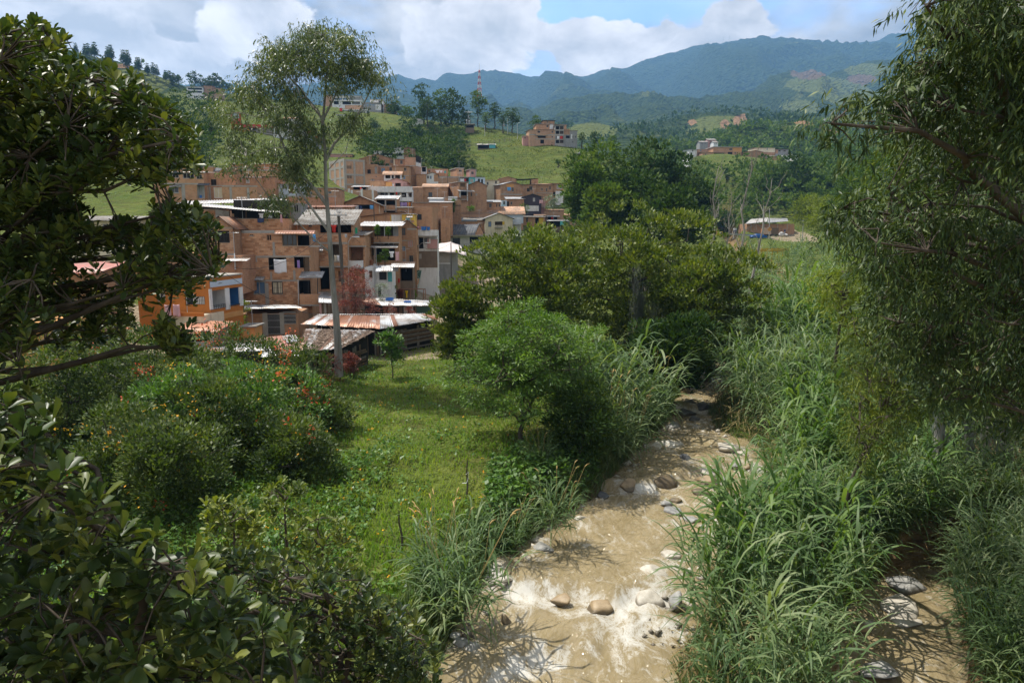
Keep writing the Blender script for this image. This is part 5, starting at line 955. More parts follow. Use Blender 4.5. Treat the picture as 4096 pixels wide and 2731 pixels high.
    def awning(s, x0, y0, x1, y1, mat='zinc', face='F', out=1.0, rise=.35):
        """Sheet roof sloping out from the wall; its front edge is seen at y1."""
        a, b, c, d = s.rect(x0, y0, x1, y1, face, out); z = b; P = lambda t, zz, i: s.P(face, t, zz, i)
        V, F = corrugated(P(a, z, -out), P(c, z, -out), P(c, z + rise, -.02), P(a, z + rise, -.02), .25, .025); ob('awning', mesh_np('awning', V, F, MR[mat]), s.e); return s
    def roof(s, kind, rise=.8, over=.4, mat='zinc', pitch=.34, fo=None, x0=None, x1=None, name='roof'):
        fo = over if fo is None else fo; Wd, D, H = s.W, s.D, s.H; xa, xb = (-over if x0 is None else x0), (Wd + over if x1 is None else x1); z = H + .02; L = []
        if kind == 'shed': k = rise / (D + 1e-6); L = [((xa, -fo, z - fo * k), (xb, -fo, z - fo * k), (xb, D + over, z + rise + over * k), (xa, D + over, z + rise + over * k))]
        elif kind == 'shedx': L = [((xa, -fo, z), (xa, D + over, z), (xb, D + over, z + rise), (xb, -fo, z + rise))]
        elif kind == 'gx':
            k = rise / (D / 2); L = [((xa, -fo, z - fo * k), (xb, -fo, z - fo * k), (xb, D / 2, z + rise), (xa, D / 2, z + rise)), ((xb, D + over, z - over * k), (xa, D + over, z - over * k), (xa, D / 2, z + rise), (xb, D / 2, z + rise))]
        elif kind == 'gy':
            k = rise / (Wd / 2); L = [((-over, D + over, z - over * k), (-over, -fo, z - over * k), (Wd / 2, -fo, z + rise), (Wd / 2, D + over, z + rise)), ((Wd + over, -fo, z - over * k), (Wd + over, D + over, z - over * k), (Wd / 2, D + over, z + rise), (Wd / 2, -fo, z + rise))]
        mb = MB()
        if kind == 'gx':
            for x in (0, Wd): mb.quad([(x, 0, H), (x, D, H), (x, D / 2, H + rise - .03)])
        if kind == 'gy': mb.quad([(0, 0, H), (Wd, 0, H), (Wd / 2, 0, H + rise - .03)])
        if kind == 'shed' and rise > 0:
            for x in (0, Wd): mb.quad([(x, 0, H), (x, D, H), (x, D, H + rise - .03)])
            mb.quad([(0, D, H), (Wd, D, H), (Wd, D, H + rise - .03), (0, D, H + rise - .03)])
        if kind == 'shedx': mb.quad([(0, 0, H), (Wd, 0, H), (Wd, 0, H + rise - .03)]); mb.quad([(Wd, 0, H), (Wd, D, H), (Wd, D, H + rise - .03), (Wd, 0, H + rise - .03)])
        if mb.v: mb.build('gable_wall', s.wall, s.e)
        if kind == 'flat': MB().box(xa, xb, -fo, D + over, H + .004, H + rise).build(name, MT.get(mat) or MR[mat], s.e); return s
        for q in L:
            V, F = corrugated(*q, pitch, .035, .03); ob(name, mesh_np(name, V, F, MR[mat]), s.e)
        return s
    def done(s):
        if len(s.ops['F']) < 2 and s.e.get('group') and not s.bricks and s.W > 3 and s.H > 2.2:
            for k in range(1 + int(s.W > 6)):
                a = s.W * (.2 + .45 * k + .2 * random.random()); b = max(.3, s.H - 1.9 - .3 * random.random()); r = (a, b, a + .8, b + .95); s.ops['F'].append((r, 'w')); q = MB().box(a, a + .8, .1, .13, b, b + .95).build('window', MT[random.choice(('glass', 'dark', 'frame'))], s.e); MB().box(a + .37, a + .43, .06, .098, b, b + .95).build('mullion', MT['iron'], q)
        mb = MB(); H, Wd, D = s.H, s.W, s.D; z0 = -s.drop
        for face in 'FRL':
            L = s.lim(face); ops = s.ops[face]; xs = sorted({0.0, L, *[o[0][0] for o in ops], *[o[0][2] for o in ops]}); zs = sorted({z0, H, *[o[0][1] for o in ops], *[o[0][3] for o in ops]})
            if face == 'F' and s.bricks: pass
            for i in range(len(xs) - 1):
                for j in range(len(zs) - 1):
                    xm, zm = (xs[i] + xs[i + 1]) / 2, (zs[j] + zs[j + 1]) / 2
                    if any(o[0][0] < xm < o[0][2] and o[0][1] < zm < o[0][3] for o in ops): continue
                    q = [s.P(face, xs[i], zs[j]), s.P(face, xs[i + 1], zs[j]), s.P(face, xs[i + 1], zs[j + 1]), s.P(face, xs[i], zs[j + 1])]
                    uo = {'F': 0, 'R': 3.1, 'L': 7.7}[face]; mb.quad(q if face != 'L' else q[::-1], [(xs[i] + uo, zs[j]), (xs[i + 1] + uo, zs[j]), (xs[i + 1] + uo, zs[j + 1]), (xs[i] + uo, zs[j + 1])] if face != 'L' else [(xs[i] + uo, zs[j + 1]), (xs[i + 1] + uo, zs[j + 1]), (xs[i + 1] + uo, zs[j]), (xs[i] + uo, zs[j])], mi=1 if (face == 'F' and s.bricks) else 0)
            for (a, b, c, d), k in ops:
                dp = .13 if k != 'v' else .02
                for t0, y0, t1, y1 in ((a, b, a, d), (c, b, c, d), (a, b, c, b), (a, d, c, d)): mb.quad([s.P(face, t0, y0), s.P(face, t1, y1), s.P(face, t1, y1, dp), s.P(face, t0, y0, dp)])
        mb.quad([(Wd, D, z0), (0, D, z0), (0, D, H), (Wd, D, H)]); mb.quad([(0, 0, H - (.35 if s.top == 'para' else 0)), (Wd, 0, H - (.35 if s.top == 'para' else 0)), (Wd, D, H - (.35 if s.top == 'para' else 0)), (0, D, H - (.35 if s.top == 'para' else 0))])
        wo = mb.build('wall', [s.wall, MT['mortar']] if s.bricks else s.wall, s.e)
        if s.bricks: s.lay_bricks(wo)
        return s
    def lay_bricks(s, wo):
        bw, bh = .40, .19; ex = [o[0] for o in s.ops['F']] + [r for f, r in s.noz if f == 'F']; pcs = []
        z = -.8; row = 0
        while z + bh < s.H:
            x = -(.5 * bw if row % 2 else 0)
            while x < s.W:
                segs = [(max(x, 0), min(x + bw, s.W))]; zc = z + bh / 2
                for a, b, c, d in ex:
                    if b - .02 < zc < d + .02:
                        segs = [t for p, q in segs for t in ((p, min(q, a)), (max(p, c), q)) if t[1] - t[0] > .05]
                pcs += [(p, q, z) for p, q in segs]; x += bw
            z += bh; row += 1
        full = [k for k in pcs if k[1] - k[0] > bw - .001 and k[2] > 0]; RNG.shuffle(full); parts = full[:300]; ids = {tuple(k) for k in parts}; me = unit_brick(s.bricks)
        for p, q, z in parts:
            o = bpy.data.objects.new('brick', me); o.location = ((p + q) / 2, -.001, z + bh / 2); link(o, wo)
        mb = MB()
        for k in pcs:
            if tuple(k) in ids: continue
            p, q, z = k; mb.box(p + .01, q - .01, -.013, -.001, z + .008, z + bh - .008, skip='b')
        so = mb.build('brickwork', s.bricks, wo); so['kind'] = 'stuff'
def sheets(e, a, b, c, d, n, mats, pitch=.2, name='sheet', seed=1, lift=.02):
    """Roof of n separate corrugated sheets from eave a-b up to ridge d-c, each a part."""
    rng = np.random.default_rng(seed); a, b, c, d = (np.array(q, float) for q in (a, b, c, d))
    for i in range(n):
        t0, t1 = max(0, i / n - .012), min(1, (i + 1) / n + .012); j = rng.normal(0, .03, 4); up = np.array([0, 0, lift * (i % 2) + rng.uniform(0, .02)])
        p, q, r, w = a + (b - a) * t0, a + (b - a) * t1, d + (c - d) * t1, d + (c - d) * t0; dn = norm((p - w)[None])[0]
        V, F = corrugated(p + dn * j[0] * 3 + up, q + dn * j[1] * 3 + up, r - dn * j[2] + up, w - dn * j[3] + up, pitch, .02, .012)
        m_ = mats[int(rng.integers(len(mats)))] if not isinstance(mats, dict) else mats[i]
        ob(name, mesh_np(name, V - np.array(e.location), F, MR[m_]), e)
def planks(e, p0, p1, z0, z1, n, seed, vertical=True, gap=.3, mats=('wood_g', 'wood'), name='plank'):
    """Separate boards along the line p0-p1 (world), between heights z0 and z1."""
    rng = np.random.default_rng(seed); p0, p1 = np.array(p0, float), np.array(p1, float); L = np.linalg.norm((p1 - p0)[:2]); e1 = (p1 - p0) / L; e1[2] = 0; nn = np.array([e1[1], -e1[0], 0]); o = np.array(e.location)
    for i in range(n):
        if rng.random() < gap * .4: continue
        if vertical:
            w = L / n * rng.uniform(.6, .98); c = p0 + e1 * L * (i + .5) / n; h0, h1 = z0 - .2, z1 - rng.random() * .15; q = [c - e1 * w / 2, c + e1 * w / 2]; tl = rng.normal(0, .03)
            pts = [(*(q[0][:2]), h0), (*(q[1][:2]), h0), (*((q[1] + e1 * tl)[:2]), h1), (*((q[0] + e1 * tl)[:2]), h1)]
        else:
            zz = z0 + (z1 - z0) * (i + .5) / n; w = (z1 - z0) / n * rng.uniform(.55, .95); s0, s1 = rng.uniform(0, .06), rng.uniform(.94, 1); tl = rng.normal(0, .04)
            a, b = p0 + (p1 - p0) * s0, p0 + (p1 - p0) * s1; pts = [(a[0], a[1], zz - w / 2), (b[0], b[1], zz - w / 2 + tl), (b[0], b[1], zz + w / 2 + tl), (a[0], a[1], zz + w / 2)]
        off = nn * rng.uniform(0, .03); mb = MB(); f = [tuple(np.array(k) + off - o) for k in pts]; bk = [tuple(np.array(k) - nn * .03 + off - o) for k in pts]
        mb.quad(f); mb.quad(bk[::-1])
        for k in range(4): mb.quad([bk[k], bk[(k + 1) % 4], f[(k + 1) % 4], f[k]])
        mb.build(name, MT[mats[int(rng.integers(len(mats)))]], e)
G = 'houses of the hillside town'
def H(label, zoom, rect, Y, yaw=0, **k): return House('house', label, zoom, rect, Y, yaw, group=G, **k)
# ------------------------------------------------------------------ front row
h = H('orange house with white balcony and blue door at the left', 4, (-120, 706, 470, 1000), 58, -10, wall='orange', sideR=1088, drop=3.5)
h.roof('flat', .12, .1, 'conc'); h.win(525, 690, 640, 780, bars=.15, mat='glass', frame='white'); h.win(690, 660, 702, 780)
h.void(712, 600, 890, 845, 'R', 1.5, 'white').void(925, 575, 1055, 805, 'R', 1.5, 'blue'); h.strip(706, 470, 1088, 585, 'pale_blue', 'R', .05, 'parapet'); h.strip(706, 845, 1088, 985, 'ochre', 'R', .05, 'parapet')
h.strip(890, 585, 925, 845, 'white', 'R', .06, 'pillar').strip(1055, 575, 1088, 800, 'white', 'R', .06, 'pillar').strip(706, 600, 720, 845, 'white', 'R', .06, 'pillar')
for a, b in ((712, 890), (925, 1055)):
    r = h.rect(a, 770, b, 845 if a < 800 else 805, 'R', .02); mb = MB(); n = 9
    for i in range(n): t = r[0] + (r[2] - r[0]) * (i + .5) / n; h.fbox(mb, 'R', t - .015, t + .015, r[1], r[3], -.04, -.01)
    for z in (r[1], (r[1] + r[3]) / 2, r[3]): h.fbox(mb, 'R', r[0], r[2], z - .015, z + .015, -.06, -.041)
    mb.build('balcony_railing', MT['iron'], h.e)
h.done()
h = H('white and ochre ground floor below the orange house', 4, (560, 735, 985, 1245), 58.5, -8, wall='white', sideR=1080, drop=2); h.strip(950, 930, 1080, 1230, 'ochre', 'R', .03, 'block_wall'); h.win(830, 1030, 890, 1240, 'R', 'd', 'door'); h.win(930, 1025, 945, 1200, 'R'); h.strip(885, 950, 925, 1240, 'white', 'R', .1, 'pillar'); h.done()
h = H('cream terrace wall below the orange house', 4, (170, 632, 905, 1060), 56, -8, wall='cream', depth=3, drop=2.5); h.strip(165, 880, 640, 915, 'orange', 'F', .06, 'coping'); h.done()
h = H('open porch with terracotta sheet roof in front of the cream wall', 4, (300, 735, 1110, 1310), 53.5, -8, wall='inner', depth=2.4, drop=1.5); h.roof('shed', .45, .3, 'terra', .25); h.void(330, 1110, 720, 1290, deep=1.8, mat='dark'); h.strip(690, 1110, 740, 1310, 'conc', 'F', .05, 'pillar'); h.strip(300, 1225, 735, 1300, 'frame', 'F', .03, 'low_fence'); h.done()
h = H('three storey brick house with a white sheet in the window', 1, (985, 1890, 945, 1832), 70, 3, wall='b1', sideR=2000, bricks=BP1, drop=2.5)
h.win(1560, 985, 1725, 1120, frame='wood').void(1740, 1000, 1870, 1120, mat='dark').win(1372, 988, 1428, 1062, mat='dark', frame='b3').win(1170, 985, 1215, 1005, mat='dark')
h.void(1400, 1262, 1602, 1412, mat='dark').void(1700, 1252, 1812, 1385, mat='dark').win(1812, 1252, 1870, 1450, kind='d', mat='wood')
h.win(1220, 1544, 1352, 1690, mat='glassb', frame='frame').win(1440, 1544, 1556, 1686, mat='cream', frame='iron', bars=.18)
h.strip(1245, 1238, 1888, 1254).strip(1100, 1528, 1735, 1544).strip(1000, 940, 1460, 975).strip(1448, 1080, 1466, 1240).strip(1360, 1560, 1392, 1800).strip(1418, 1430, 1434, 1528).strip(1688, 1415, 1708, 1528).strip(1245, 1250, 1258, 1310)
h.awning(1150, 1480, 1330, 1524, 'grey', out=.7, rise=.3).awning(1455, 945, 1920, 985, 'rust', out=.9, rise=.35).awning(1748, 1465, 2022, 1500, 'grey', out=1.5, rise=.55)
h.balcony(1765, 1690, 1982, 1812, 1.3, 'b1').post(1752, 1540, 1752, 1690, 'iron', out=1.3, r=.03).post(1862, 1540, 1862, 1690, 'iron', out=1.3, r=.03).post(1970, 1500, 1972, 1690, 'iron', out=1.3, r=.04); h.void(1760, 1530, 1885, 1690, mat='dark'); h.balcony(1876, 1030, 1990, 1120, .7, rail=True); h.post(1742, 1520, 1748, 1818, 'white', out=.06, r=.05, name='drain_pipe'); h.done()
h = H('open roof terrace with hanging laundry on the brick house', 1, (870, 1560, 800, 942), 71.5, 3, wall='b1', depth=6, bricks=BP1, drop=.3); h.done()
e = h.e; V, F = corrugated(h.hit(570, 655, 'F', 1.5), h.hit(1545, 735, 'F', .8), h.hit(1560, 700, 'F', -6), h.hit(640, 628, 'F', -6), .25, .03); ob('roof', mesh_np('roof', V, F, MR['white']), e)
for x in (935, 1130, 1360, 1545): h.post(x, 700, x, 805, 'wood', out=-.1, r=.05)
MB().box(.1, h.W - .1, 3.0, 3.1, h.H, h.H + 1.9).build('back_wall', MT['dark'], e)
h = H('brick gable room beside a grey metal sheet above the arched window', 1, (530, 770, 690, 815), 74, 3, wall='b1', depth=5, drop=2, bricks=BP1); h.panel(0, 0, 0, 0, 'b1') if 0 else None; h.done(); mb = MB(); p = [h.hit(770, 820), h.hit(925, 820), h.hit(930, 715), h.hit(768, 690)]; mb.slab(*[tuple(q) for q in p], .03); mb.build('metal_sheet', MR['grey'], h.e)
h = H('brick house with an arched dark window under a clay roof', 1, (690, 984, 905, 1230), 67.5, 3, wall='b2', depth=5, bricks=BP2); h.win(800, 945, 930, 1085, mat='dark', frame='iron', bars=.13); h.roof('gy', 1.0, .25, 'tile'); h.strip(690, 1215, 984, 1240); h.done()
h = H('brick block behind the pipes left of the three storey house', 1, (820, 1090, 1240, 1560), 66, 3, wall='b4', depth=4, drop=1); h.post(992, 1210, 1002, 1400, 'white', out=.1, r=.06, name='drain_pipe'); h.awning(860, 1270, 1135, 1300, 'white', out=1.2, rise=.2); h.done()
h = H('brick garage with grey mesh gates under a zinc roof', 4, (1092, 1745, 890, 1180), 63.5, 4, wall='b2', depth=4.5, drop=1.2)
h.void(1375, 890, 1535, 1140, mat='dark').void(1570, 872, 1712, 1010, mat='dark').strip(1335, 880, 1378, 1150).strip(1535, 875, 1572, 1130)
for x0, x1, y0, y1 in ((1380, 1533, 890, 1130), (1574, 1710, 870, 1008)):
    r = h.rect(x0, y0, x1, y1); mb = MB(); n = 14
    for i in range(n + 1): t = r[0] + (r[2] - r[0]) * i / n; mb.box(t - .01, t + .01, .02, .04, r[1], r[3])
    for i in range(4): z = r[1] + (r[3] - r[1]) * i / 3; mb.box(r[0], r[2], -.01, .018, z - .02, z + .02)
    mb.build('mesh_gate', MT['steel'], h.e)
sheets(h.e, h.O + h.R @ h.hit(1100, 838, 'F', 1.0), h.O + h.R @ h.hit(1770, 830, 'F', 1.0), h.O + h.R @ h.hit(1740, 795, 'F', -4.2), h.O + h.R @ h.hit(1140, 780, 'F', -4.2), 9, ['zinc', 'white', 'grey'], seed=3); h.done()
h = H('small plastered hut with a flat lid roof beside the garage', 4, (1092, 1230, 1050, 1190), 58.5, 2, wall='ochre', depth=2, drop=1); h.roof('flat', .1, .2, 'fibre'); h.done()
h = H('brick house with stacked balconies behind the power pole', 5, (120, 560, 245, 830), 75, 4, wall='b1', depth=7, bricks=BP1)
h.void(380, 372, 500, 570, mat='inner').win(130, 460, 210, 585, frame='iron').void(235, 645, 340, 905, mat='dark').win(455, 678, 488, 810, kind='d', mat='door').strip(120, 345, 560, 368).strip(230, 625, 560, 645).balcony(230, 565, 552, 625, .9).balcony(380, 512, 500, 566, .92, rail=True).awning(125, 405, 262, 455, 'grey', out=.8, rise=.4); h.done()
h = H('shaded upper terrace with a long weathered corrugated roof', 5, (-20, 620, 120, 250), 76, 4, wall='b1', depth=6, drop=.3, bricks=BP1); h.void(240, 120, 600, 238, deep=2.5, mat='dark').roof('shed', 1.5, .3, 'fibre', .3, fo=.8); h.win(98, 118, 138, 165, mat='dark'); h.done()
h = H('brick house with a white balcony panel right of the pole', 5, (556, 765, 260, 800), 77, 4, wall='b1', depth=7, bricks=BP1); h.void(560, 150, 735, 268, mat='dark').void(570, 400, 740, 565, mat='b4').panel(556, 400, 575, 560, 'white').balcony(572, 292, 762, 385, .7).balcony(575, 562, 732, 640, .8, 'white').win(555, 660, 605, 725).strip(556, 385, 765, 400).roof('shed', .5, .4, 'fibre'); h.done()
h = H('brick house with potted climbers on its balcony', 5, (742, 1165, 150, 640), 83, 5, wall='b1', depth=7); h.void(875, 140, 1100, 275, deep=2, mat='inner').balcony(868, 275, 1160, 345, .7).panel(1095, 150, 1155, 285, 'grey').void(760, 420, 870, 500, mat='dark').void(900, 420, 1115, 560, deep=2, mat='dark').roof('shed', .5, .5, 'white', fo=.9); h.awning(752, 350, 1145, 408, 'white', out=1.8, rise=.3).post(872, 410, 876, 640, out=1.5, r=.05).post(990, 130, 995, 280, 'white', out=.6, r=.04); h.win(985, 345, 1100, 385, mat='dark', frame='white'); h.strip(730, 500, 860, 545, 'wood', name='shutter'); h.done()
h = H('narrow tall brick house with four small windows', 5, (1160, 1372, 165, 620), 89, 8, wall='b2', depth=8); h.win(1190, 175, 1240, 265, frame='door').win(1270, 322, 1325, 400, mat='pink').win(1190, 390, 1240, 450, mat='glassb').win(1285, 500, 1330, 580, mat='dark', bars=.2).win(1195, 540, 1240, 575, mat='conc'); h.strip(1160, 320, 1265, 335, 'conc').strip(1262, 180, 1370, 200, 'frame'); h.roof('shedx', -.0, .3, 'fibre') if 0 else h.roof('gy', .9, .3, 'fibre'); h.done()
h = H('low white house with a silver awning below the brick houses', 5, (770, 1085, 640, 990), 76.5, 5, wall='white', depth=5, drop=1.5); h.win(935, 660, 1015, 788, frame='iron', bars=.2).win(920, 845, 950, 985, kind='d', mat='dark').win(815, 680, 850, 765, kind='d', mat='door').win(980, 838, 1005, 885, mat='cream').strip(875, 600, 890, 990, 'steel', name='drain_pipe', out=.12); h.awning(885, 620, 1150, 690, 'zinc', out=1.8, rise=.5).awning(1060, 590, 1338, 640, 'white', out=2.2, rise=.3); h.panel(1035, 670, 1080, 810, 'teal', name='curtain'); h.done()
h = H('shaded shop front under the pale awning beside the basketball hoop', 5, (1085, 1330, 640, 830), 84, 5, wall='inner', depth=5, drop=2); h.void(1095, 655, 1320, 800, deep=2, mat='dark').awning(1130, 565, 1350, 612, 'paletile', out=1.2, rise=.35); h.done()
h = H('small white house with coloured tubs on its roof', 5, (1365, 1615, 200, 640), 101, 4, wall='white', depth=7); h.balcony(1365, 200, 1615, 268, .9, 'white').win(1460, 295, 1500, 370, frame='conc').void(1400, 290, 1450, 420, mat='dark').void(1375, 450, 1430, 560, mat='dark').panel(1370, 480, 1430, 540, 'conc').strip(1520, 270, 1535, 360, 'white', out=.4, name='pillar'); h.panel(1500, 310, 1620, 420, 'pink', out=.35, name='curtain'); h.panel(1365, 450, 1615, 645, 'inner', out=.02); h.done()  # last brown panel stands in for the darkness of an opening below
h = H('brick wing with a small balcony beside the tubs', 5, (1262, 1368, 200, 320), 96, 4, wall='b1', depth=6, drop=6); h.strip(1262, 272, 1368, 288, 'conc'); h.done()
h = H('grey cement block house with a tarpaulin roof', 5, (1436, 1790, 455, 700), 113, -3, wall='grey', depth=7); h.win(1447, 455, 1462, 472, mat='dark').panel(1622, 465, 1755, 590, 'conc', name='rendered_panel').win(1565, 600, 1580, 615, mat='dark').strip(1622, 588, 1765, 600, 'white', name='pipe', out=.06); h.done()
V = []; g = np.linspace(0, 1, 13); GUU, GVV = np.meshgrid(g, g)
a, b, c, d = [W(*Z(5, x, y), Yy) for x, y, Yy in ((1565, 450, 112), (1960, 470, 111), (1900, 385, 122), (1640, 360, 122))]
Pq = (a * (1 - GUU)[..., None] + b * GUU[..., None]) * (1 - GVV)[..., None] + (d * (1 - GUU)[..., None] + c * GUU[..., None]) * GVV[..., None]; Pq[..., 2] += .35 * np.sin(GUU * 3.1) - .3 * vnoise(GUU * 4, GVV * 4, 5, 3) - .6 * (GVV < .05) * GUU
MT['tarp'] = m_plain('tarpaulin', (0.62, 0.54, 0.52), .6, .3, .15); to = ob('tarpaulin', mesh_np('tarpaulin', Pq.reshape(-1, 3) - a, grid_faces(13, 13), MT['tarp'], True), None, a); tag(to, 'faded pink tarpaulin stretched over the grey block house', 'tarpaulin'); sm = to.modifiers.new('solid', 'SOLIDIFY'); sm.thickness = .04
h = H('white house with a steep dark corrugated roof and arched gate', 3, (590, 990, 1005, 1165), 137, 5, wall='white', depth=8); h.win(620, 1030, 705, 1105, frame='iron', bars=.25).void(820, 1020, 925, 1100, mat='dark').balcony(745, 1080, 930, 1125, .5, 'white', rail=True).win(540, 1030, 585, 1100, mat='glassb'); h.roof('flat', .12, .5, 'conc', fo=1.4); h.done()
V, F = corrugated(W(*Z(3, 518, 992), 138), W(*Z(3, 880, 992), 138), W(*Z(3, 930, 868), 143), W(*Z(3, 600, 870), 143), .5, .05); ob('dark_roof', mesh_np('dark_roof', V - np.array(h.O), F, MR['dark']), h.e).rotation_euler = (0, 0, -h.yaw)
h = H('brick gable attic behind the steep dark roof', 3, (880, 990, 985, 1000), 139, 5, wall='b2', depth=6, drop=1); h.roof('gy', 2.0, .2, 'dark'); h.done()
# ------------------------------------------------------------------ upper left terraces
h = H('long brick house with three dark windows under a thin white roof', 1, (60, 640, 258, 600), 105, 4, wall='b1', depth=9); h.win(225, 262, 336, 326, mat='dark').win(388, 266, 516, 332, mat='dark').win(545, 286, 611, 341, mat='dark').win(240, 430, 335, 500, frame='frame', sill=True).void(560, 412, 682, 562, deep=1.2, mat='white').strip(380, 395, 408, 600).strip(100, 385, 640, 402).strip(686, 430, 700, 580).awning(225, 415, 360, 430, 'grey', out=.5).awning(555, 390, 690, 412, 'dark', out=.7); h.roof('shed', .6, .2, 'white', .4); h.done()
h = H('windowless brick wall house right of the long house', 1, (640, 997, 262, 600), 107, 4, wall='b4', depth=9); h.strip(632, 250, 640, 400, 'frame', name='pipe').win(755, 436, 850, 562, mat='cream', frame='white').strip(700, 430, 712, 580).strip(700, 412, 997, 420); h.done()
h = H('brick house with concrete posts and an opening', 1, (855, 1262, 420, 600), 103, 4, wall='b1', depth=5); h.strip(942, 435, 960, 590).strip(1148, 440, 1166, 590).strip(850, 415, 1262, 428, 'tile' if 0 else 'conc'); h.done()
h = H('brick house with one small shuttered window', 1, (1000, 1312, 318, 470), 112, 4, wall='b1', depth=8); h.win(1130, 342, 1170, 385, mat='frame', frame='white').roof('shed', .3, .15, 'grey'); h.done()
h = H('brick house with a roof ledge behind the eucalyptus leaves', 1, (1310, 1475, 310, 480), 113, 4, wall='b4', depth=8); h.strip(1310, 308, 1475, 320, 'wood').win(1360, 346, 1380, 355, mat='dark'); h.done()
h = H('upper brick house with a flat ledge above the shuttered window', 1, (1030, 1470, 230, 330), 124, 4, wall='b1', depth=8); h.win(1000, 240, 1032, 290, mat='dark').strip(1030, 228, 1470, 240, 'conc'); h.done()
h = H('topmost brick house behind the eucalyptus branches', 1, (960, 1620, 160, 300), 132, 4, wall='b4', depth=8); h.strip(960, 200, 1500, 208, 'conc').roof('shed', .25, .3, 'white'); h.done()
h = H('upper left brick house with a dark lean-to roof', 1, (250, 742, 190, 262), 126, 4, wall='b1', depth=8); h.strip(250, 186, 742, 196, 'conc'); h.win(735, 215, 775, 250, mat='white'); h.done(); V, F = corrugated(h.hit(740, 250, 'F', .2), h.hit(815, 250, 'F', .2), h.hit(855, 210, 'F', .2) - [0, 0, 0], h.hit(745, 205, 'F', -2), .3, .03); ob('lean_to_roof', mesh_np('lean_to_roof', V, F, MR['dark']), h.e)
h = H('small brick house at the very left of the terraces', 1, (870, 960, 200, 270), 128, 4, wall='b3', depth=6); h.done()
h = H('pale grey house with a brown door among the brick terraces', 1, (1432, 1702, 392, 540), 115, -4, wall='pale_blue', depth=7); h.win(1552, 402, 1606, 456).win(1630, 402, 1692, 505, kind='d', mat='door').strip(1515, 395, 1525, 530, 'white').roof('shed', .5, .35, 'tile'); h.done()
h = H('brick house behind the eucalyptus trunk', 1, (1860, 2192, 445, 700), 112, 4, wall='b2', depth=8); h.win(1870, 485, 1910, 525, mat='glass').win(2095, 480, 2135, 512, mat='glass').roof('flat', .1, .15, 'conc'); h.done()
h = H('long low brick wall house above the weathered roof', 1, (1605, 2195, 545, 700), 98, 4, wall='b4', depth=6); h.strip(1605, 536, 2195, 548, 'conc').win(2185, 595, 2215, 622, mat='dark'); h.done()
h = H('low brick house with sagging sheets above the pole', 1, (1770, 2345, 668, 790), 92, 4, wall='b2', depth=5); h.roof('shed', .35, .3, 'rust', .3); h.strip(1950, 655, 1960, 760, 'wood', name='post'); h.done()
h = H('open hall under the long white corrugated roof', 1, (500, 1620, 660, 760), 86, 3, wall='b2', depth=6, drop=2); h.void(520, 672, 1600, 745, deep=4, mat='dark'); h.done(); V, F = corrugated(W(*Z(1, 290, 640), 82), W(*Z(1, 1640, 590), 85), W(*Z(1, 1500, 560), 92), W(*Z(1, 420, 598), 90), .35, .05, .06); ob('roof', mesh_np('roof', (V - np.array(h.O)) @ h.R, F, MR['white']), h.e)
for x in (520, 860, 1120, 1340, 1560): h.post(x, 620, x, 690, 'steel', out=.6, r=.08)
h.strip(330, 622, 1340, 640, 'grey', out=2.0, name='roof_beam') if 0 else None
h = H('tall house corner with stacked scrap beside the weathered roof', 1, (1630, 1770, 620, 740), 88, 3, wall='grey', depth=4); h.win(1690, 640, 1745, 730, mat='dark'); h.done()
h = H('pale roofed house at the edge of the thicket', 1, (150, 300, 60, 130), 132, 5, wall='b3', depth=6); h.win(250, 70, 280, 118).roof('shed', .5, .4, 'zinc'); h.done()
h = H('cream house with barred windows behind the near branches', 0, (67, 126, 220, 248), 76, 4, wall='cream', depth=6, drop=6); h.win(86, 221, 94, 240, mat='dark').win(104, 224, 115, 238, mat='dark', bars=.2).roof('shed', .5, .6, 'fibre'); h.done()
h = H('brick house behind the left branches below the terraces', 0, (138, 172, 254, 300), 64, -6, wall='b1', depth=6, drop=4); h.done()
h = H('house with a terracotta roof low behind the left branches', 0, (56, 96, 272, 318), 52, 2, wall='b2', depth=4, drop=3); h.win(62, 280, 72, 292, mat='glassb').roof('shed', .5, .5, 'red'); h.done()
h = H('ochre walled house at the far left behind the shrubs', 0, (24, 62, 322, 372), 46, 0, wall='ochre', depth=4, drop=2); h.panel(55, 330, 61, 352, 'white'); h.done()
# ------------------------------------------------------------------ centre of the town
h = H('tall brick block with a concrete grid frame', 2, (530, 762, 264, 612), 167, 33, wall='b3', sideL=348, top='para')
for y in (262, 430, 545): h.strip(530, y, 762, y + 12, 'conc', 'F', .04)
for x in (530, 636, 750): h.strip(x, 262, x + 12, 612, 'conc', 'F', .05)
for y in (265, 345, 470, 575): h.strip(348, y + 8, 530, y + 17, 'conc', 'L', .04)
for x in (348, 408, 468, 519): h.strip(x, 270, x + 10, 600, 'conc', 'L', .05)
h.win(548, 328, 608, 368, mat='inner', frame='b3').win(552, 442, 612, 482, mat='inner', frame='b3'); h.done()
h = H('small brick house with two windows below the pasture', 2, (345, 612, 195, 262), 202, 4, wall='b3', depth=7); h.win(372, 208, 438, 232, mat='dark', frame='white').win(538, 212, 562, 232, mat='dark').win(588, 218, 606, 245, kind='d', mat='door').panel(348, 200, 470, 250, 'pink', out=.01).roof('flat', .15, .2, 'conc'); h.done()
h = H('long low brick house with a shallow gable', 2, (702, 1105, 250, 420), 190, 6, wall='b2', depth=9); h.roof('gy', 1.3, .2, 'tile'); h.win(1060, 252, 1100, 300, mat='inner'); h.done()
h = H('brick house with a dark doorway beside the low gable', 2, (1105, 1262, 250, 340), 189, 6, wall='b4', depth=8); h.win(1178, 262, 1206, 310, mat='dark').roof('shed', .3, .3, 'fibre').strip(1100, 245, 1112, 325, 'cream', name='pipe'); h.done()
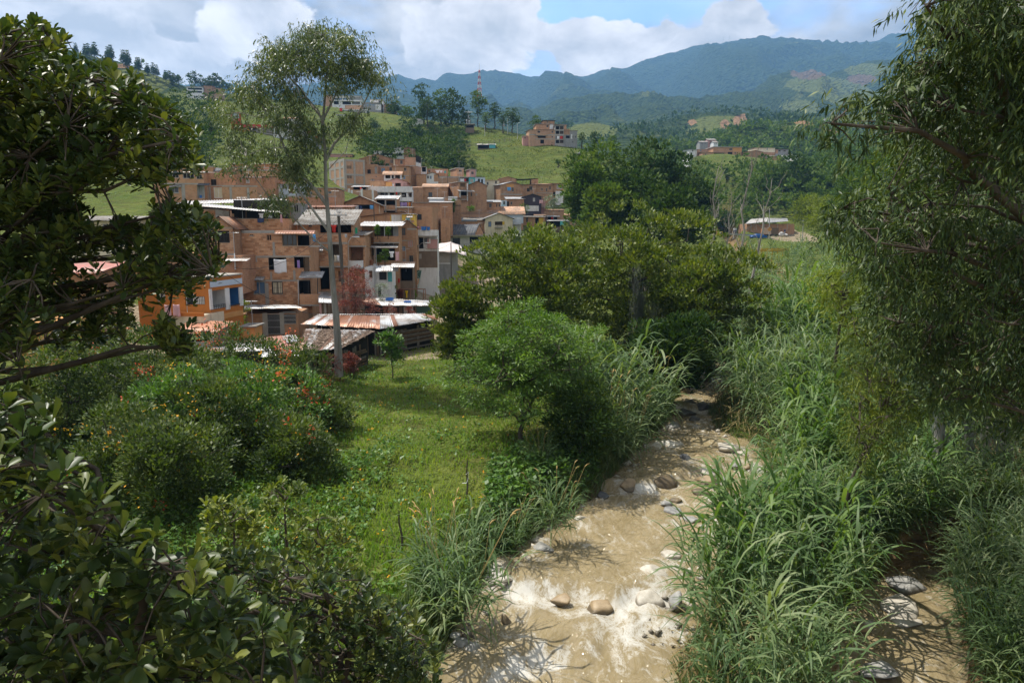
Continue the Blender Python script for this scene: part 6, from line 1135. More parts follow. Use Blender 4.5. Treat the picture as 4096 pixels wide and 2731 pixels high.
h = H('white unfinished house with black openings at the top', 2, (868, 1092, 150, 235), 216, 5, wall='white', depth=7); h.win(905, 145, 920, 225, mat='dark').void(965, 178, 1090, 205, mat='dark').roof('shed', .4, .3, 'fibre'); h.done()
h = H('white and brick house crowning the slope', 2, (1092, 1222, 122, 238), 212, -16, wall='white', sideR=1356); h.win(1142, 128, 1168, 152).void(1108, 190, 1205, 215, mat='inner').strip(1092, 175, 1222, 188, 'white', out=.3); h.strip(1215, 115, 1356, 240, 'b2', 'R', .02, 'brick_wall').win(1245, 170, 1258, 182, 'R'); h.roof('shedx', .5, .3, 'dark'); h.done()
h = H('rough rubble brick house beside the grid block', 2, (762, 912, 312, 450), 172, 4, wall='b2', depth=7); h.win(880, 340, 906, 420, mat='grey'); h.done()
h = H('brick house with a blue window in the middle of the slope', 2, (912, 1102, 335, 430), 176, 4, wall='b4', depth=7); h.win(955, 355, 1000, 402, mat='glassb').win(1050, 347, 1080, 392, mat='dark').strip(912, 330, 1102, 338, 'conc'); h.done()
h = H('two storey brick house under a curved roof line', 2, (1088, 1285, 332, 500), 174, 4, wall='b1', depth=7); h.win(1222, 352, 1252, 392, mat='dark').win(1212, 445, 1240, 490, mat='glassb').roof('shed', .5, .3, 'tile').strip(1088, 440, 1285, 448, 'conc'); h.done()
h = H('brick tower house with a dark glazed corner', 2, (1240, 1362, 232, 490), 182, -10, wall='b3', sideR=1422); h.strip(1362, 225, 1422, 285, 'dark', 'R', .04, 'glazing').strip(1362, 290, 1422, 330, 'white', 'R', .04, 'parapet').strip(1240, 325, 1362, 335, 'conc').strip(1240, 445, 1362, 452, 'conc'); h.done()
h = H('dirty white house with a propped porch', 2, (1365, 1482, 338, 440), 188, 5, wall='white', depth=6); h.void(1435, 345, 1480, 400, mat='dark').win(1385, 375, 1408, 420, mat='glass').roof('shed', .4, .3, 'fibre'); h.done()
h = H('brick house with a washing line on the terrace', 2, (1485, 1742, 365, 440), 197, 5, wall='b2', depth=6); h.win(1508, 375, 1532, 408, mat='dark'); h.done()
h = H('brick house with a small white porch', 2, (1368, 1485, 428, 520), 180, 8, wall='b1', sideR=None, depth=7); h.roof('shed', .3, .2, 'tile'); h.done()
h = H('porch house with two doors and a shallow gable', 2, (1485, 1625, 432, 515), 181, 6, wall='white', depth=7); h.win(1495, 445, 1515, 480, mat='dark').win(1525, 447, 1548, 485, mat='glassb').strip(1575, 432, 1625, 515, 'b1', out=.02, name='brick_wall').win(1588, 455, 1615, 478, mat='glassb').roof('gy', .5, .25, 'tile'); h.done()
h = H('brick house with a hipped clay roof and white porch', 2, (770, 988, 425, 560), 158, 5, wall='b3', depth=8); h.win(888, 448, 902, 466, mat='dark').roof('shed', .2, .1, 'conc' if 0 else 'fibre'); h.done()
h = H('white porch with pillars under a clay tile roof', 2, (988, 1180, 432, 498), 157, 5, wall='white', depth=6, drop=5); h.void(1005, 438, 1062, 478, mat='wood').void(1078, 440, 1104, 480, mat='dark').void(1120, 436, 1175, 480, mat='inner').roof('gx', .9, .4, 'paletile', .4); h.done()
h = H('pink walled house with a shallow gable above the white balconies', 2, (1010, 1262, 520, 600), 152, 4, wall='pink', depth=7); h.panel(1010, 520, 1082, 600, 'ochre').void(1120, 533, 1185, 570, mat='door').win(1086, 540, 1104, 568, kind='d', mat='white').roof('gy', .8, .4, 'tile').balcony(1215, 540, 1270, 572, .4, rail=True); h.done()
h = H('brick house behind the white balconies', 2, (815, 1010, 510, 610), 153, 4, wall='b1', depth=7); h.win(845, 558, 860, 578, mat='white').roof('shed', .5, .1, 'tile'); h.done()
h = H('white house with two long bare balconies', 2, (780, 1318, 600, 812), 147, 4, wall='white', depth=8); h.balcony(780, 572, 1318, 636, 1.1, 'white').void(945, 640, 1045, 690, mat='inner').void(1050, 640, 1105, 690, mat='dark').void(1195, 645, 1250, 698, mat='wood').void(1285, 645, 1314, 698, mat='ochre').balcony(1130, 700, 1320, 742, 1.1, 'white').void(1140, 752, 1312, 808, deep=2, mat='inner').strip(1040, 636, 1056, 700, 'white', out=1.0, name='pillar').strip(1180, 640, 1195, 700, 'cream', out=.9, name='pillar').strip(1255, 640, 1275, 700, 'white', out=1.0, name='pillar'); h.done()
h = H('roofless brick house with white pillars', 2, (430, 870, 612, 740), 139, 4, wall='b3', depth=6, top='para'); h.strip(568, 598, 585, 740, 'white').strip(600, 615, 620, 740, 'white').strip(716, 600, 738, 740, 'white').strip(846, 612, 866, 740, 'white'); h.void(740, 600, 745, 605) if 0 else None; h.done()
h = H('dark lean-to with a red cloth beside the white balconies', 2, (620, 790, 575, 620), 145, 4, wall='inner', depth=4); h.void(630, 580, 780, 612, deep=2, mat='dark').roof('shed', .4, .3, 'zinc'); h.done()
h = H('concrete framed house with dark netted windows under a zinc roof', 2, (900, 1135, 720, 880), 126, 4, wall='b1', depth=7); h.void(905, 732, 1000, 788, mat='dark').void(1012, 736, 1122, 792, mat='dark').strip(895, 710, 1135, 728, 'conc').strip(1000, 728, 1012, 880, 'conc').strip(1122, 715, 1135, 880, 'conc').strip(930, 846, 1135, 856, 'conc').void(940, 860, 1120, 880, mat='dark').roof('shed', .9, .3, 'zinc'); h.done()
h = H('brick house with an open gable loft full of washing', 2, (490, 932, 780, 900), 117, 4, wall='b1', depth=7); h.void(640, 745, 872, 838, deep=2.5, mat='dark').win(545, 782, 590, 812, mat='dark').roof('gy', 1.3, .5, 'fibre', .35, fo=.8).strip(618, 790, 628, 892, 'cream', name='drain_pipe').strip(930, 790, 938, 880, 'cream', name='drain_pipe'); h.done()
h = H('house with a long sloping clay roof and white wall', 2, (690, 1200, 935, 985), 109, 4, wall='b1', depth=6); h.panel(1072, 905, 1200, 985, 'white', out=.03).win(1105, 938, 1160, 980, mat='glass').strip(1062, 918, 1074, 985, 'yellow', out=.05, name='pillar').roof('shedx', .85, .4, 'tile'); h.done()
h = H('yellow painted house with a teal window', 2, (1200, 1342, 900, 985), 108, 4, wall='yellow', depth=6); h.win(1240, 938, 1294, 970, mat='teal', frame='white').awning(1250, 915, 1322, 936, 'white', out=.7, rise=.3).roof('flat', .1, .2, 'conc').strip(1200, 970, 1342, 1000, 'b2', out=.05, name='brick_wall'); h.done()
h = H('low brick house with small openings under the washing', 2, (1142, 1310, 820, 900), 121, 4, wall='b2', depth=6); h.win(1225, 858, 1262, 888, mat='dark').win(1180, 858, 1205, 885, mat='dark').roof('shed', .3, .3, 'fibre'); h.done()
h = H('large windowless brick block in the middle of town', 2, (1318, 1556, 815, 1090), 124, -9, wall='b1', sideR=1662, top='para'); h.strip(1318, 808, 1556, 818, 'b3').win(1632, 985, 1642, 1010, 'R', mat='dark'); h.done()
h = H('brick house behind the windowless block', 2, (1320, 1792, 765, 890), 136, 4, wall='b4', depth=7); h.strip(1320, 758, 1792, 768, 'conc').roof('shed', .2, .2, 'tile'); h.done()
h = H('brick house low right of the windowless block', 2, (1655, 1765, 950, 1090), 127, 4, wall='b1', depth=6); h.done()
h = H('brick block with a clay roof behind it', 2, (1332, 1450, 585, 765), 152, 10, wall='b2', depth=8); h.roof('shed', .6, .2, 'paletile'); h.done()
h = H('wide plain brick house with a pale clay roof', 2, (1450, 1732, 578, 765), 153, 3, wall='b2', depth=8); h.roof('gx', .9, .3, 'paletile', .4); h.done()
h = H('brick house with a shaded porch and white pipe', 2, (1865, 1980, 525, 740), 156, 26, wall='b2', sideL=1732); h.win(1885, 535, 1940, 576, mat='wood', frame='wood').void(1880, 625, 1970, 680, mat='dark').panel(1875, 625, 1890, 700, 'white').awning(1872, 605, 2060, 628, 'grey', out=1.2, rise=.35).strip(1962, 535, 1972, 740, 'white', name='drain_pipe', out=.1).roof('flat', .12, .25, 'tile' if 0 else 'conc'); h.balcony(1880, 690, 1975, 720, .7, rail=True); h.done()
h = H('brick house with a shallow gable at the end of the row', 2, (1972, 2196, 560, 745), 158, 4, wall='b2', depth=8); h.win(2008, 640, 2026, 688, mat='dark').win(2065, 655, 2085, 680, mat='conc').roof('gy', .9, .25, 'tile'); h.done()
h = H('low white shack with a zinc roof between brick houses', 2, (1515, 1705, 715, 760), 146, 4, wall='white', depth=5); h.roof('shed', .4, .3, 'zinc').strip(1515, 730, 1705, 742, 'pale_blue'); h.done()
h = H('shack with a flapping white sheet roof', 2, (1700, 1895, 700, 900), 144, 5, wall='b2', depth=6); h.panel(1742, 690, 1850, 735, 'white').win(1760, 695, 1800, 730, mat='glassb').roof('shedx', -.3, .2, 'white').strip(1788, 790, 1895, 800, 'wood'); h.done()
h = H('zinc roofed brick hut beside the windowless block', 2, (1540, 1790, 755, 800), 140, 4, wall='b4', depth=6); h.roof('shed', .4, .4, 'zinc'); h.done()
h = H('square brick rooftop tower with a dark opening', 2, (1842, 1926, 362, 460), 198, 20, wall='b3', sideL=1768); h.win(1868, 375, 1904, 402, mat='dark').roof('flat', .2, .2, 'frame'); h.done()
h = H('smaller rooftop tower with a concrete frame', 2, (1998, 2072, 375, 465), 199, 20, wall='pink', sideL=1955); h.win(2014, 395, 2044, 430, mat='dark').strip(1994, 370, 2004, 465, 'conc').strip(2064, 375, 2074, 465, 'conc').roof('flat', .15, .2, 'conc'); h.done()
h = H('long brick house under the rooftop towers', 2, (1512, 1868, 465, 540), 193, 4, wall='b3', depth=8); h.strip(1512, 455, 1868, 468, 'conc'); h.done()
h = H('open balcony house with clothes beside the turquoise wall', 2, (1866, 1988, 458, 535), 192, 4, wall='conc', depth=7); h.void(1874, 470, 1984, 520, deep=2, mat='inner'); h.done()
h = H('turquoise painted house front on the top row', 2, (1986, 2058, 465, 538), 191, 4, wall='teal', depth=7); h.win(2003, 485, 2040, 528, mat='conc', frame='white').roof('flat', .12, .15, 'conc'); h.done()
h = H('pale grey house with two dark doors on the top row', 2, (2058, 2176, 462, 545), 191, 4, wall='pale_blue', depth=7); h.win(2092, 482, 2116, 530, kind='d', mat='dark').win(2130, 488, 2152, 538, kind='d', mat='dark').roof('shed', .3, .2, 'fibre'); h.done()
# ------------------------------------------------------------------ right end of the town
h = H('cream gabled house at the edge of the pasture', 3, (985, 1168, 352, 475), 200, 8, wall='cream', depth=8); h.win(1020, 374, 1041, 408, mat='dark').win(1117, 358, 1140, 394, mat='dark').roof('shed', .5, .3, 'paletile'); h.done()
h = H('brick house behind the cream gabled house', 3, (1168, 1370, 335, 470), 204, 6, wall='b2', depth=8); h.roof('gy', .6, .2, 'tile'); h.done()
h = H('brick house with an ochre panel and blue cloth in the window', 3, (1182, 1440, 405, 605), 196, 22, wall='b2', sideL=1042); h.win(1260, 430, 1306, 476, mat='glassb').win(1315, 435, 1338, 488, mat='dark').panel(1250, 398, 1340, 432, 'ochre').roof('gy', .8, .35, 'grey'); h.strip(1182, 515, 1440, 523, 'conc'); h.done()
h = H('wide brick house with one large dark opening', 3, (1438, 1600, 400, 560), 205, 4, wall='b2', depth=8); h.win(1518, 424, 1557, 470, mat='dark').roof('shed', .3, .3, 'fibre'); h.done()
h = H('brick house with a pale clay roof and small windows', 3, (1600, 1800, 398, 560), 206, 6, wall='b2', depth=8); h.win(1656, 443, 1682, 475, mat='wood').win(1715, 445, 1732, 485, mat='dark').win(1748, 420, 1778, 465, mat='door').roof('shed', .6, .4, 'paletile'); h.strip(1600, 500, 1800, 506, 'conc'); h.done()
h = H('black sheet canopy on the rooftop at the right end', 3, (1545, 1625, 345, 400), 208, 4, wall='b2', depth=5); h.roof('shedx', .3, .1, 'black', x0=-5.5); h.done()
h = H('three storey house with white lower floors at the right end', 3, (1800, 1920, 390, 690), 207, 10, wall='b2', depth=7); h.win(1842, 402, 1872, 455, mat='conc', frame='white').win(1876, 402, 1906, 455, mat='conc', frame='white').panel(1828, 480, 1918, 690, 'white').void(1858, 488, 1912, 535, mat='dark').void(1796, 490, 1826, 540, mat='dark').roof('shed', .3, .4, 'tile'); h.done()
h = H('house clad in dark violet boards above a white base', 3, (1452, 1662, 545, 715), 184, 6, wall='purple', depth=8); h.win(1563, 560, 1588, 602, mat='frame', frame='white').panel(1476, 652, 1632, 715, 'white').win(1548, 668, 1576, 712, mat='glass').roof('gy', .7, .4, 'grey'); h.done()
h = H('zinc roof annex left of the dark violet house', 3, (1255, 1460, 570, 700), 183, 4, wall='b4', depth=8); h.panel(1255, 580, 1342, 700, 'pale_blue').win(1213, 600, 1235, 640) if 0 else h.win(1258, 600, 1282, 680, kind='d', mat='dark'); h.win(1300, 604, 1322, 640, mat='dark').roof('shed', .8, .3, 'grey'); h.done()
h = H('pale blue porch house with green railing', 3, (1190, 1256, 590, 700), 181, 4, wall='pale_blue', depth=6); h.win(1213, 600, 1238, 640, mat='dark').balcony(1190, 640, 1240, 680, .5, 'teal', rail=True); h.done()
h = H('pink terrace house right of the dark violet house', 3, (1632, 1710, 575, 715), 186, 4, wall='pink', depth=6); h.balcony(1632, 640, 1712, 665, .8, 'frame', rail=True).roof('flat', .1, .2, 'fibre'); h.done()
h = H('brick house with a red porch under a grey roof', 3, (838, 1186, 608, 700), 162, 4, wall='b1', depth=7); h.void(850, 622, 1005, 690, deep=2, mat='dark').win(1048, 622, 1078, 674, mat='dark').win(1130, 628, 1145, 668, mat='dark').win(1160, 630, 1178, 665, mat='dark').roof('shed', .7, .3, 'grey').awning(812, 610, 985, 636, 'red', out=1.3, rise=.5).win(936, 630, 980, 690, kind='d', mat='blue'); h.done()
h = H('brick house with a broad pale clay roof above the cream house', 3, (645, 1120, 740, 800), 156, 3, wall='b3', depth=8); h.roof('shed', .3, .2, 'fibre'); h.done()
h = H('house with a wide hipped clay tile roof', 3, (885, 1450, 745, 800), 160, 3, wall='b1', depth=9); h.panel(1240, 755, 1450, 860, 'pale_blue').roof('gx', 1.7, .5, 'paletile', .4).void(1282, 758, 1325, 808, mat='door').void(1200, 752, 1235, 780, mat='dark'); h.done()
h = H('porch with a blue railing below the hipped clay roof', 3, (1320, 1425, 790, 880), 154, 3, wall='white', depth=4, drop=3); h.balcony(1330, 820, 1420, 870, .5, 'blue', rail=True); h.done()
h = H('cream gabled house with a long grey roof', 3, (1000, 1325, 800, 970), 149, 8, wall='cream', sideL=None, depth=9); h.win(1037, 838, 1075, 900, mat='glassb', frame='wood').void(1116, 838, 1205, 880, deep=1, mat='inner').balcony(1116, 875, 1205, 905, .4, 'iron', rail=True).panel(1205, 838, 1230, 875, 'yellow').roof('gy', 1.1, .4, 'grey'); h.done()
h = H('brick house with a long fibre roof left of the cream gable', 3, (590, 1000, 822, 975), 150, 3, wall='b1', depth=8); h.panel(665, 812, 905, 836, 'pale_blue', out=.08).roof('shed', .9, .3, 'fibre'); h.done()
h = H('brick house with a yellow side at the tree line', 3, (1425, 1700, 782, 880), 168, 4, wall='b1', depth=7); h.win(1482, 785, 1506, 850, mat='dark').void(1590, 795, 1632, 860, mat='dark').panel(1632, 795, 1682, 860, 'yellow').roof('shed', .3, .3, 'fibre'); h.done()
h = H('brick house with a clay roof near the dark trees', 3, (1695, 1930, 700, 830), 186, 4, wall='b3', depth=7); h.win(1755, 700, 1778, 722, mat='frame').win(1865, 700, 1878, 725, mat='dark').void(1740, 775, 1850, 815, mat='dark').roof('shed', .3, .3, 'paletile').awning(1690, 760, 1880, 778, 'zinc', out=1.0, rise=.3); h.done()
h = H('small brick house with a clay roof left of the dark trees', 3, (1590, 1705, 762, 830), 180, 4, wall='b2', depth=6); h.roof('shed', .4, .3, 'paletile'); h.done()
h = H('low brick house under the dark trees', 3, (1935, 2152, 760, 910), 192, 4, wall='b3', depth=7); h.roof('shed', .5, .2, 'paletile'); h.done()
h = H('shack with a turquoise tarpaulin curtain', 3, (1740, 2000, 830, 930), 178, 4, wall='inner', depth=5); h.void(1750, 835, 1990, 900, deep=2, mat='dark').panel(1882, 835, 1930, 882, 'teal', out=.5, name='tarpaulin_curtain').roof('shed', .3, .3, 'grey'); h.done()
h = H('low house with thin white roofs behind the grove', 3, (1905, 2120, 945, 1010), 176, 4, wall='conc', depth=5); h.win(1975, 965, 2000, 995, mat='dark').roof('shed', .2, .5, 'white'); h.done()
# ------------------------------------------------------------------ hilltop and far buildings
def Fh(label, zoom, rect, Y, yaw=0, **k): return House('building', label, zoom, rect, Y, yaw, cat='building', **k)
h = Fh('tall unfinished brick apartment house on the hilltop', 6, (980, 1222, 395, 530), 285, 6, wall='b3', depth=10, drop=6); h.win(1058, 405, 1085, 425, mat='dark').win(1190, 405, 1208, 425, mat='dark').void(1060, 455, 1135, 472, mat='dark').win(1190, 455, 1206, 470, mat='dark').void(1085, 490, 1120, 525, mat='dark').strip(975, 440, 1222, 446, 'conc').strip(1040, 480, 1222, 486, 'conc').balcony(1045, 425, 1150, 445, .8).roof('shed', .3, .3, 'fibre'); h.done()
h = Fh('upper brick storeys of the hilltop apartment house', 6, (1045, 1220, 345, 398), 288, 6, wall='b1', depth=8, drop=1); h.win(1142, 352, 1162, 372, mat='dark').panel(1172, 345, 1206, 388, 'white').win(1180, 350, 1202, 372, mat='dark').roof('flat', .2, .3, 'fibre'); h.done()
h = Fh('rooftop room of the hilltop apartment house', 6, (1112, 1218, 312, 345), 289, 6, wall='b2', depth=6, drop=.5); h.win(1145, 316, 1160, 330, mat='dark').roof('flat', .2, .3, 'dark'); h.done()
h = Fh('concrete framed wing with open floors on the hilltop', 6, (1222, 1306, 358, 528), 286, 6, wall='conc', depth=9, drop=6); 
for y in (362, 405, 452, 492): h.void(1230, y, 1262, y + 30, mat='dark').void(1268, y, 1302, y + 30, mat='inner')
h.roof('flat', .2, .3, 'fibre'); h.done()
h = Fh('grey right wing of the hilltop apartment house', 6, (1306, 1432, 402, 540), 287, 8, wall='grey', depth=9, drop=6); h.panel(1306, 390, 1362, 440, 'b2', out=.05).win(1385, 452, 1398, 472).win(1410, 452, 1424, 472).win(1385, 500, 1398, 520).void(1325, 450, 1362, 475, mat='dark').panel(1372, 438, 1386, 480, 'white', out=.06).roof('shed', .4, .3, 'paletile'); h.done()
h = Fh('brick back wing behind the hilltop apartment house', 6, (1225, 1330, 350, 400), 293, 6, wall='b3', depth=6, drop=3); h.roof('flat', .2, .3, 'fibre'); h.done()
h = Fh('low shed left of the hilltop apartment house', 6, (922, 982, 455, 492), 287, 4, wall='pink', depth=5, drop=3); h.win(935, 462, 948, 480, mat='dark').roof('flat', .15, .2, 'conc'); h.done()
h = Fh('turquoise tarp shelter with a white roof on the pasture', 6, (495, 662, 535, 578), 286, 2, wall='inner', depth=4, drop=2); h.void(500, 540, 600, 572, deep=2, mat='dark').panel(605, 532, 662, 568, 'teal', out=.1).roof('shed', .7, .3, 'white'); h.done()
h = Fh('modern white building on the ridge with long windows', 7, (1245, 1515, 245, 330), 392, 6, wall='white', depth=12, drop=8)
for x in (1255, 1300, 1345, 1410, 1460): h.win(x, 262, x + 36, 280, mat='glassb', frame='conc')
h.void(1260, 290, 1305, 322, mat='dark').void(1340, 295, 1420, 322, mat='dark').void(1430, 298, 1505, 322, mat='grey').strip(1245, 284, 1515, 290, 'white', out=.5).panel(1415, 255, 1515, 278, 'grey', out=.1).roof('flat', .3, .4, 'conc'); h.done()
h = Fh('brick end of the modern white building', 7, (1165, 1245, 230, 300), 394, 6, wall='b3', depth=10, drop=8); h.win(1205, 236, 1222, 248, mat='dark').roof('shed', .6, .4, 'dark'); h.done()
h = Fh('grey ridge house with a row of blue windows', 7, (1525, 1702, 308, 382), 372, 4, wall='grey', depth=10, drop=8)
for x in (1530, 1568, 1592, 1620): h.win(x, 320, x + 20, 336, mat='glassb', frame='white')
h.panel(1652, 325, 1702, 375, 'white').win(1660, 330, 1690, 350, mat='glassb').win(1540, 355, 1560, 375).win(1590, 355, 1610, 375).roof('flat', .2, .4, 'paletile' if 0 else 'conc'); h.done()
h = Fh('white box house behind the blue windows', 7, (1600, 1722, 278, 310), 382, 4, wall='white', depth=8, drop=6); h.win(1680, 285, 1700, 305, mat='dark').roof('flat', .2, .3, 'conc'); h.done()
h = Fh('brick house stepping down from the ridge', 7, (1365, 1528, 330, 388), 368, 4, wall='b3', depth=9, drop=8); h.roof('shed', .5, .2, 'fibre'); h.done()
h = Fh('white terrace house with bright blue garage doors', 7, (1350, 1570, 380, 425), 362, 4, wall='white', depth=9, drop=8); h.win(1408, 392, 1432, 422, kind='d', mat='glassb').win(1440, 392, 1470, 422, kind='d', mat='glassb').win(1495, 392, 1530, 422, kind='d', mat='glassb').roof('flat', .4, .8, 'white'); h.done()
h = Fh('pale house with arched balustrade below the red water tank', 7, (1285, 1375, 420, 470), 350, 4, wall='white', depth=8, drop=6); h.balcony(1285, 440, 1375, 455, .8, 'white').void(1290, 425, 1370, 440, mat='inner').roof('flat', .2, .2, 'conc'); h.done()
h = Fh('unfinished concrete frame house on the ridge', 7, (1732, 1842, 322, 402), 376, 4, wall='b3', depth=8, drop=6); h.void(1770, 328, 1798, 360, mat='dark').void(1805, 328, 1838, 360, mat='dark').void(1770, 365, 1810, 390, mat='dark').roof('flat', .3, .3, 'conc'); h.done()
h = Fh('grey modern building with a red roof edge behind the eucalyptus', 7, (980, 1142, 600, 780), 262, 8, wall='grey', depth=10, drop=6); h.panel(1000, 600, 1055, 740, 'pale_blue', out=.05).win(1050, 660, 1070, 690, mat='glassb').win(1060, 740, 1090, 780, mat='glassb').win(1110, 720, 1125, 745, mat='glassb').roof('shedx', -3.0, .3, 'zinc'); h.done(); V = [h.hit(980, 570, 'F', .3), h.hit(1045, 575, 'F', .3), h.hit(1140, 655, 'F', .3), h.hit(1140, 672, 'F', .3), h.hit(1040, 592, 'F', .3), h.hit(980, 586, 'F', .3)]; mb = MB(); mb.slab(*[tuple(V[i]) for i in (0, 1, 4, 5)], .3); mb.slab(*[tuple(V[i]) for i in (1, 2, 3, 4)], .3); mb.build('red_fascia', MT['red'], h.e)
h = Fh('white low building left of the grey modern building', 7, (690, 960, 530, 610), 275, 6, wall='white', depth=8, drop=6); h.win(710, 545, 740, 590, mat='glass').panel(760, 500, 960, 560, 'grey').roof('flat', .3, .3, 'conc'); h.done()
h = Fh('long low petrol kiosk with red canopy', 7, (385, 690, 530, 575), 278, 5, wall='conc', depth=8, drop=3); h.strip(375, 500, 690, 542, 'red', out=1.2, name='canopy').win(420, 545, 520, 565, mat='dark'); h.done()
h = Fh('small white house with an orange roof on the slope', 7, (790, 940, 455, 490), 310, 4, wall='white', depth=7, drop=5); h.win(840, 462, 860, 480, mat='dark').win(890, 464, 910, 482, mat='dark').roof('gx', 1.0, .4, 'terra', .5); h.done()
h = Fh('white three storey house on the left ridge', 0, (187, 203, 87, 95), 560, 10, wall='white', depth=10, drop=8)
for y in (88, 91): h.void(188, y, 202, y + 1.3, mat='dark')
h.roof('flat', .4, .5, 'conc'); h.done()
h = Fh('brick house beside the white house on the left ridge', 0, (204, 212, 85.5, 91.5), 565, 6, wall='b2', depth=9, drop=8); h.roof('shed', .6, .5, 'tile'); h.done()
h = Fh('long low brick house at the end of the left ridge houses', 0, (212, 221, 88, 92), 567, 4, wall='b3', depth=8, drop=8); h.roof('shed', .6, .5, 'tile'); h.done()
FS = dict(drop=10)
h = Fh('white fronted house at the left of the far brick row', 8, (365, 440, 345, 412), 381, 8, wall='white', sideL=310, **FS); h.win(395, 350, 408, 365, mat='dark').win(380, 375, 395, 390, mat='dark').roof('shed', .5, .5, 'dark'); h.done()
h = Fh('brick house with pale front beside the far white house', 8, (440, 548, 345, 380), 384, 4, wall='b3', depth=9, **FS); h.win(470, 350, 485, 362, mat='glassb').roof('shed', .5, .4, 'paletile'); h.done()
h = Fh('low brick house with a grey verandah in the far row', 8, (492, 705, 372, 425), 378, 4, wall='b3', depth=9, **FS); h.win(515, 385, 530, 398, mat='dark').void(600, 380, 700, 400, mat='dark').strip(585, 402, 705, 412, 'grey', out=.8).roof('shed', .7, .4, 'fibre'); h.done()
h = Fh('tallest brick house of the far row with roof tanks', 8, (592, 862, 325, 420), 380, 5, wall='b1', depth=10, **FS); h.win(745, 335, 775, 352, mat='dark').win(795, 335, 810, 352, mat='dark').void(730, 370, 775, 405, mat='dark').win(795, 372, 810, 385, mat='dark').panel(780, 325, 862, 365, 'ochre', out=.04).roof('flat', .3, .4, 'conc'); h.done()
h = Fh('brown brick house in the middle of the far row', 8, (885, 1080, 372, 440), 379, 6, wall='b2', depth=9, **FS); h.win(905, 372, 920, 385, mat='dark').win(930, 375, 942, 390, mat='dark').roof('gy', 1.0, .4, 'tile'); h.done()
h = Fh('cream blank walled house in the far row', 8, (988, 1175, 330, 400), 386, 6, wall='cream', depth=9, **FS); h.win(1098, 330, 1108, 352, mat='glassb').strip(988, 372, 1175, 400, 'b2', out=.05, name='brick_wall').roof('shed', .4, .4, 'fibre'); h.done()
h = Fh('grey house with two dark windows in the far row', 8, (1178, 1300, 345, 385), 388, 4, wall='grey', depth=9, **FS); h.win(1208, 350, 1230, 366, mat='dark').win(1255, 352, 1280, 366, mat='dark').panel(1178, 345, 1205, 385, 'b3', out=.03).roof('flat', .3, .4, 'dark'); h.done()
h = Fh('low brick house with a pale roof in the far row', 8, (1050, 1230, 408, 445), 376, 4, wall='b2', depth=8, **FS); h.roof('shed', .4, .5, 'zinc').win(1090, 415, 1110, 430, mat='conc'); h.done()
h = Fh('white two storey house at the right of the far row', 8, (1345, 1432, 390, 460), 379, 8, wall='white', depth=8, **FS)
for x in (1355, 1385, 1410): h.win(x, 396, x + 15, 408, mat='dark').win(x, 432, x + 15, 446, mat='dark')
h.strip(1345, 415, 1432, 422, 'white', out=.6).roof('shed', .5, .5, 'fibre'); h.done()
h = Fh('white arched shed in the far row', 8, (1235, 1320, 412, 440), 377, 4, wall='white', depth=8, **FS); h.roof('gy', .8, .3, 'white'); h.done()
h = Fh('long brick warehouse wall beside the road', 8, (910, 1360, 1045, 1110), 226, -3, wall='b2', depth=10, drop=3)
for x in (945, 1070, 1195, 1285): h.strip(x, 1040, x + 10, 1110, 'conc', out=.06)
h.done(); V, F = corrugated(W(*Z(8, 895, 1045), 224), W(*Z(8, 1100, 1025), 224), W(*Z(8, 1110, 985), 234), W(*Z(8, 950, 1000), 234), .5, .05); ob('roof', mesh_np('roof', (V - np.array(h.O)) @ h.R, F, MR['white']), h.e); V, F = corrugated(W(*Z(8, 1105, 1035), 224), W(*Z(8, 1300, 1020), 224), W(*Z(8, 1290, 992), 234), W(*Z(8, 1110, 990), 234), .5, .05); ob('roof', mesh_np('roof', (V - np.array(h.O)) @ h.R, F, MR['grey']), h.e)
for x0, x1, y0, y1, Y, wl, lab in ((545, 620, 248, 275, 470, 'pink', 'reddish far house below the terraced hill'), (470, 545, 268, 300, 462, 'grey', 'grey far house left of the reddish far house'), (600, 640, 270, 300, 455, 'white', 'pale far house right of the reddish far house'), (450, 555, 132, 150, 930, 'white', 'long white greenhouse on the terraced hill'), (640, 700, 158, 182, 900, 'conc', 'small grey farmhouse under the terraces'), (1645, 1700, 60, 76, 900, 'white', 'white farmhouse on the far right hill')):
    h = Fh(lab, 8, (x0, x1, y0 + (y1 - y0) * .3, y1), Y, 4, wall=wl, depth=7, drop=10); w_ = (x1 - x0); h.win(x0 + w_ * .2, y0 + (y1 - y0) * .5, x0 + w_ * .35, y0 + (y1 - y0) * .8, mat='dark').win(x0 + w_ * .6, y0 + (y1 - y0) * .5, x0 + w_ * .75, y0 + (y1 - y0) * .8, mat='dark').roof('gx', 1.2, .4, 'fibre', .6); h.done()
# ------------------------------------------------------------------ tin sheds in front
def shed(label, o): return empty('tin_shed', o, label, 'shed', group='tin roofed sheds')
z5 = lambda x, y, Y: W(*Z(5, x, y), Y)
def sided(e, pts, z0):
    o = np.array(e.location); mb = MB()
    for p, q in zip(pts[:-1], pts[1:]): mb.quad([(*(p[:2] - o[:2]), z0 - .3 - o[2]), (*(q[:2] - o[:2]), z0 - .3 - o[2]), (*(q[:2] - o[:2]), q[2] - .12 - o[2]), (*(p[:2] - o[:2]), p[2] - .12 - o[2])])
    mb.build('inner_wall', MT['dark'], e)  # near-black sheet stands in for the shaded void behind the planks
A, B, C, D_ = z5(5, 1310, 56.5), z5(940, 1366, 55), z5(940, 1212, 60.5), z5(205, 1200, 62)
e = shed('plank shed with the long rusty striped tin roof', (A[0], A[1], gz(A[0], A[1]))); sheets(e, A, B, C, D_, 15, ['rust', 'rusty2', 'zinc', 'rusty2', 'rust', 'rust'], seed=5); E2, F2, G2 = z5(1640, 1252, 60.5), z5(1480, 1192, 63), z5(940, 1210, 60.6)
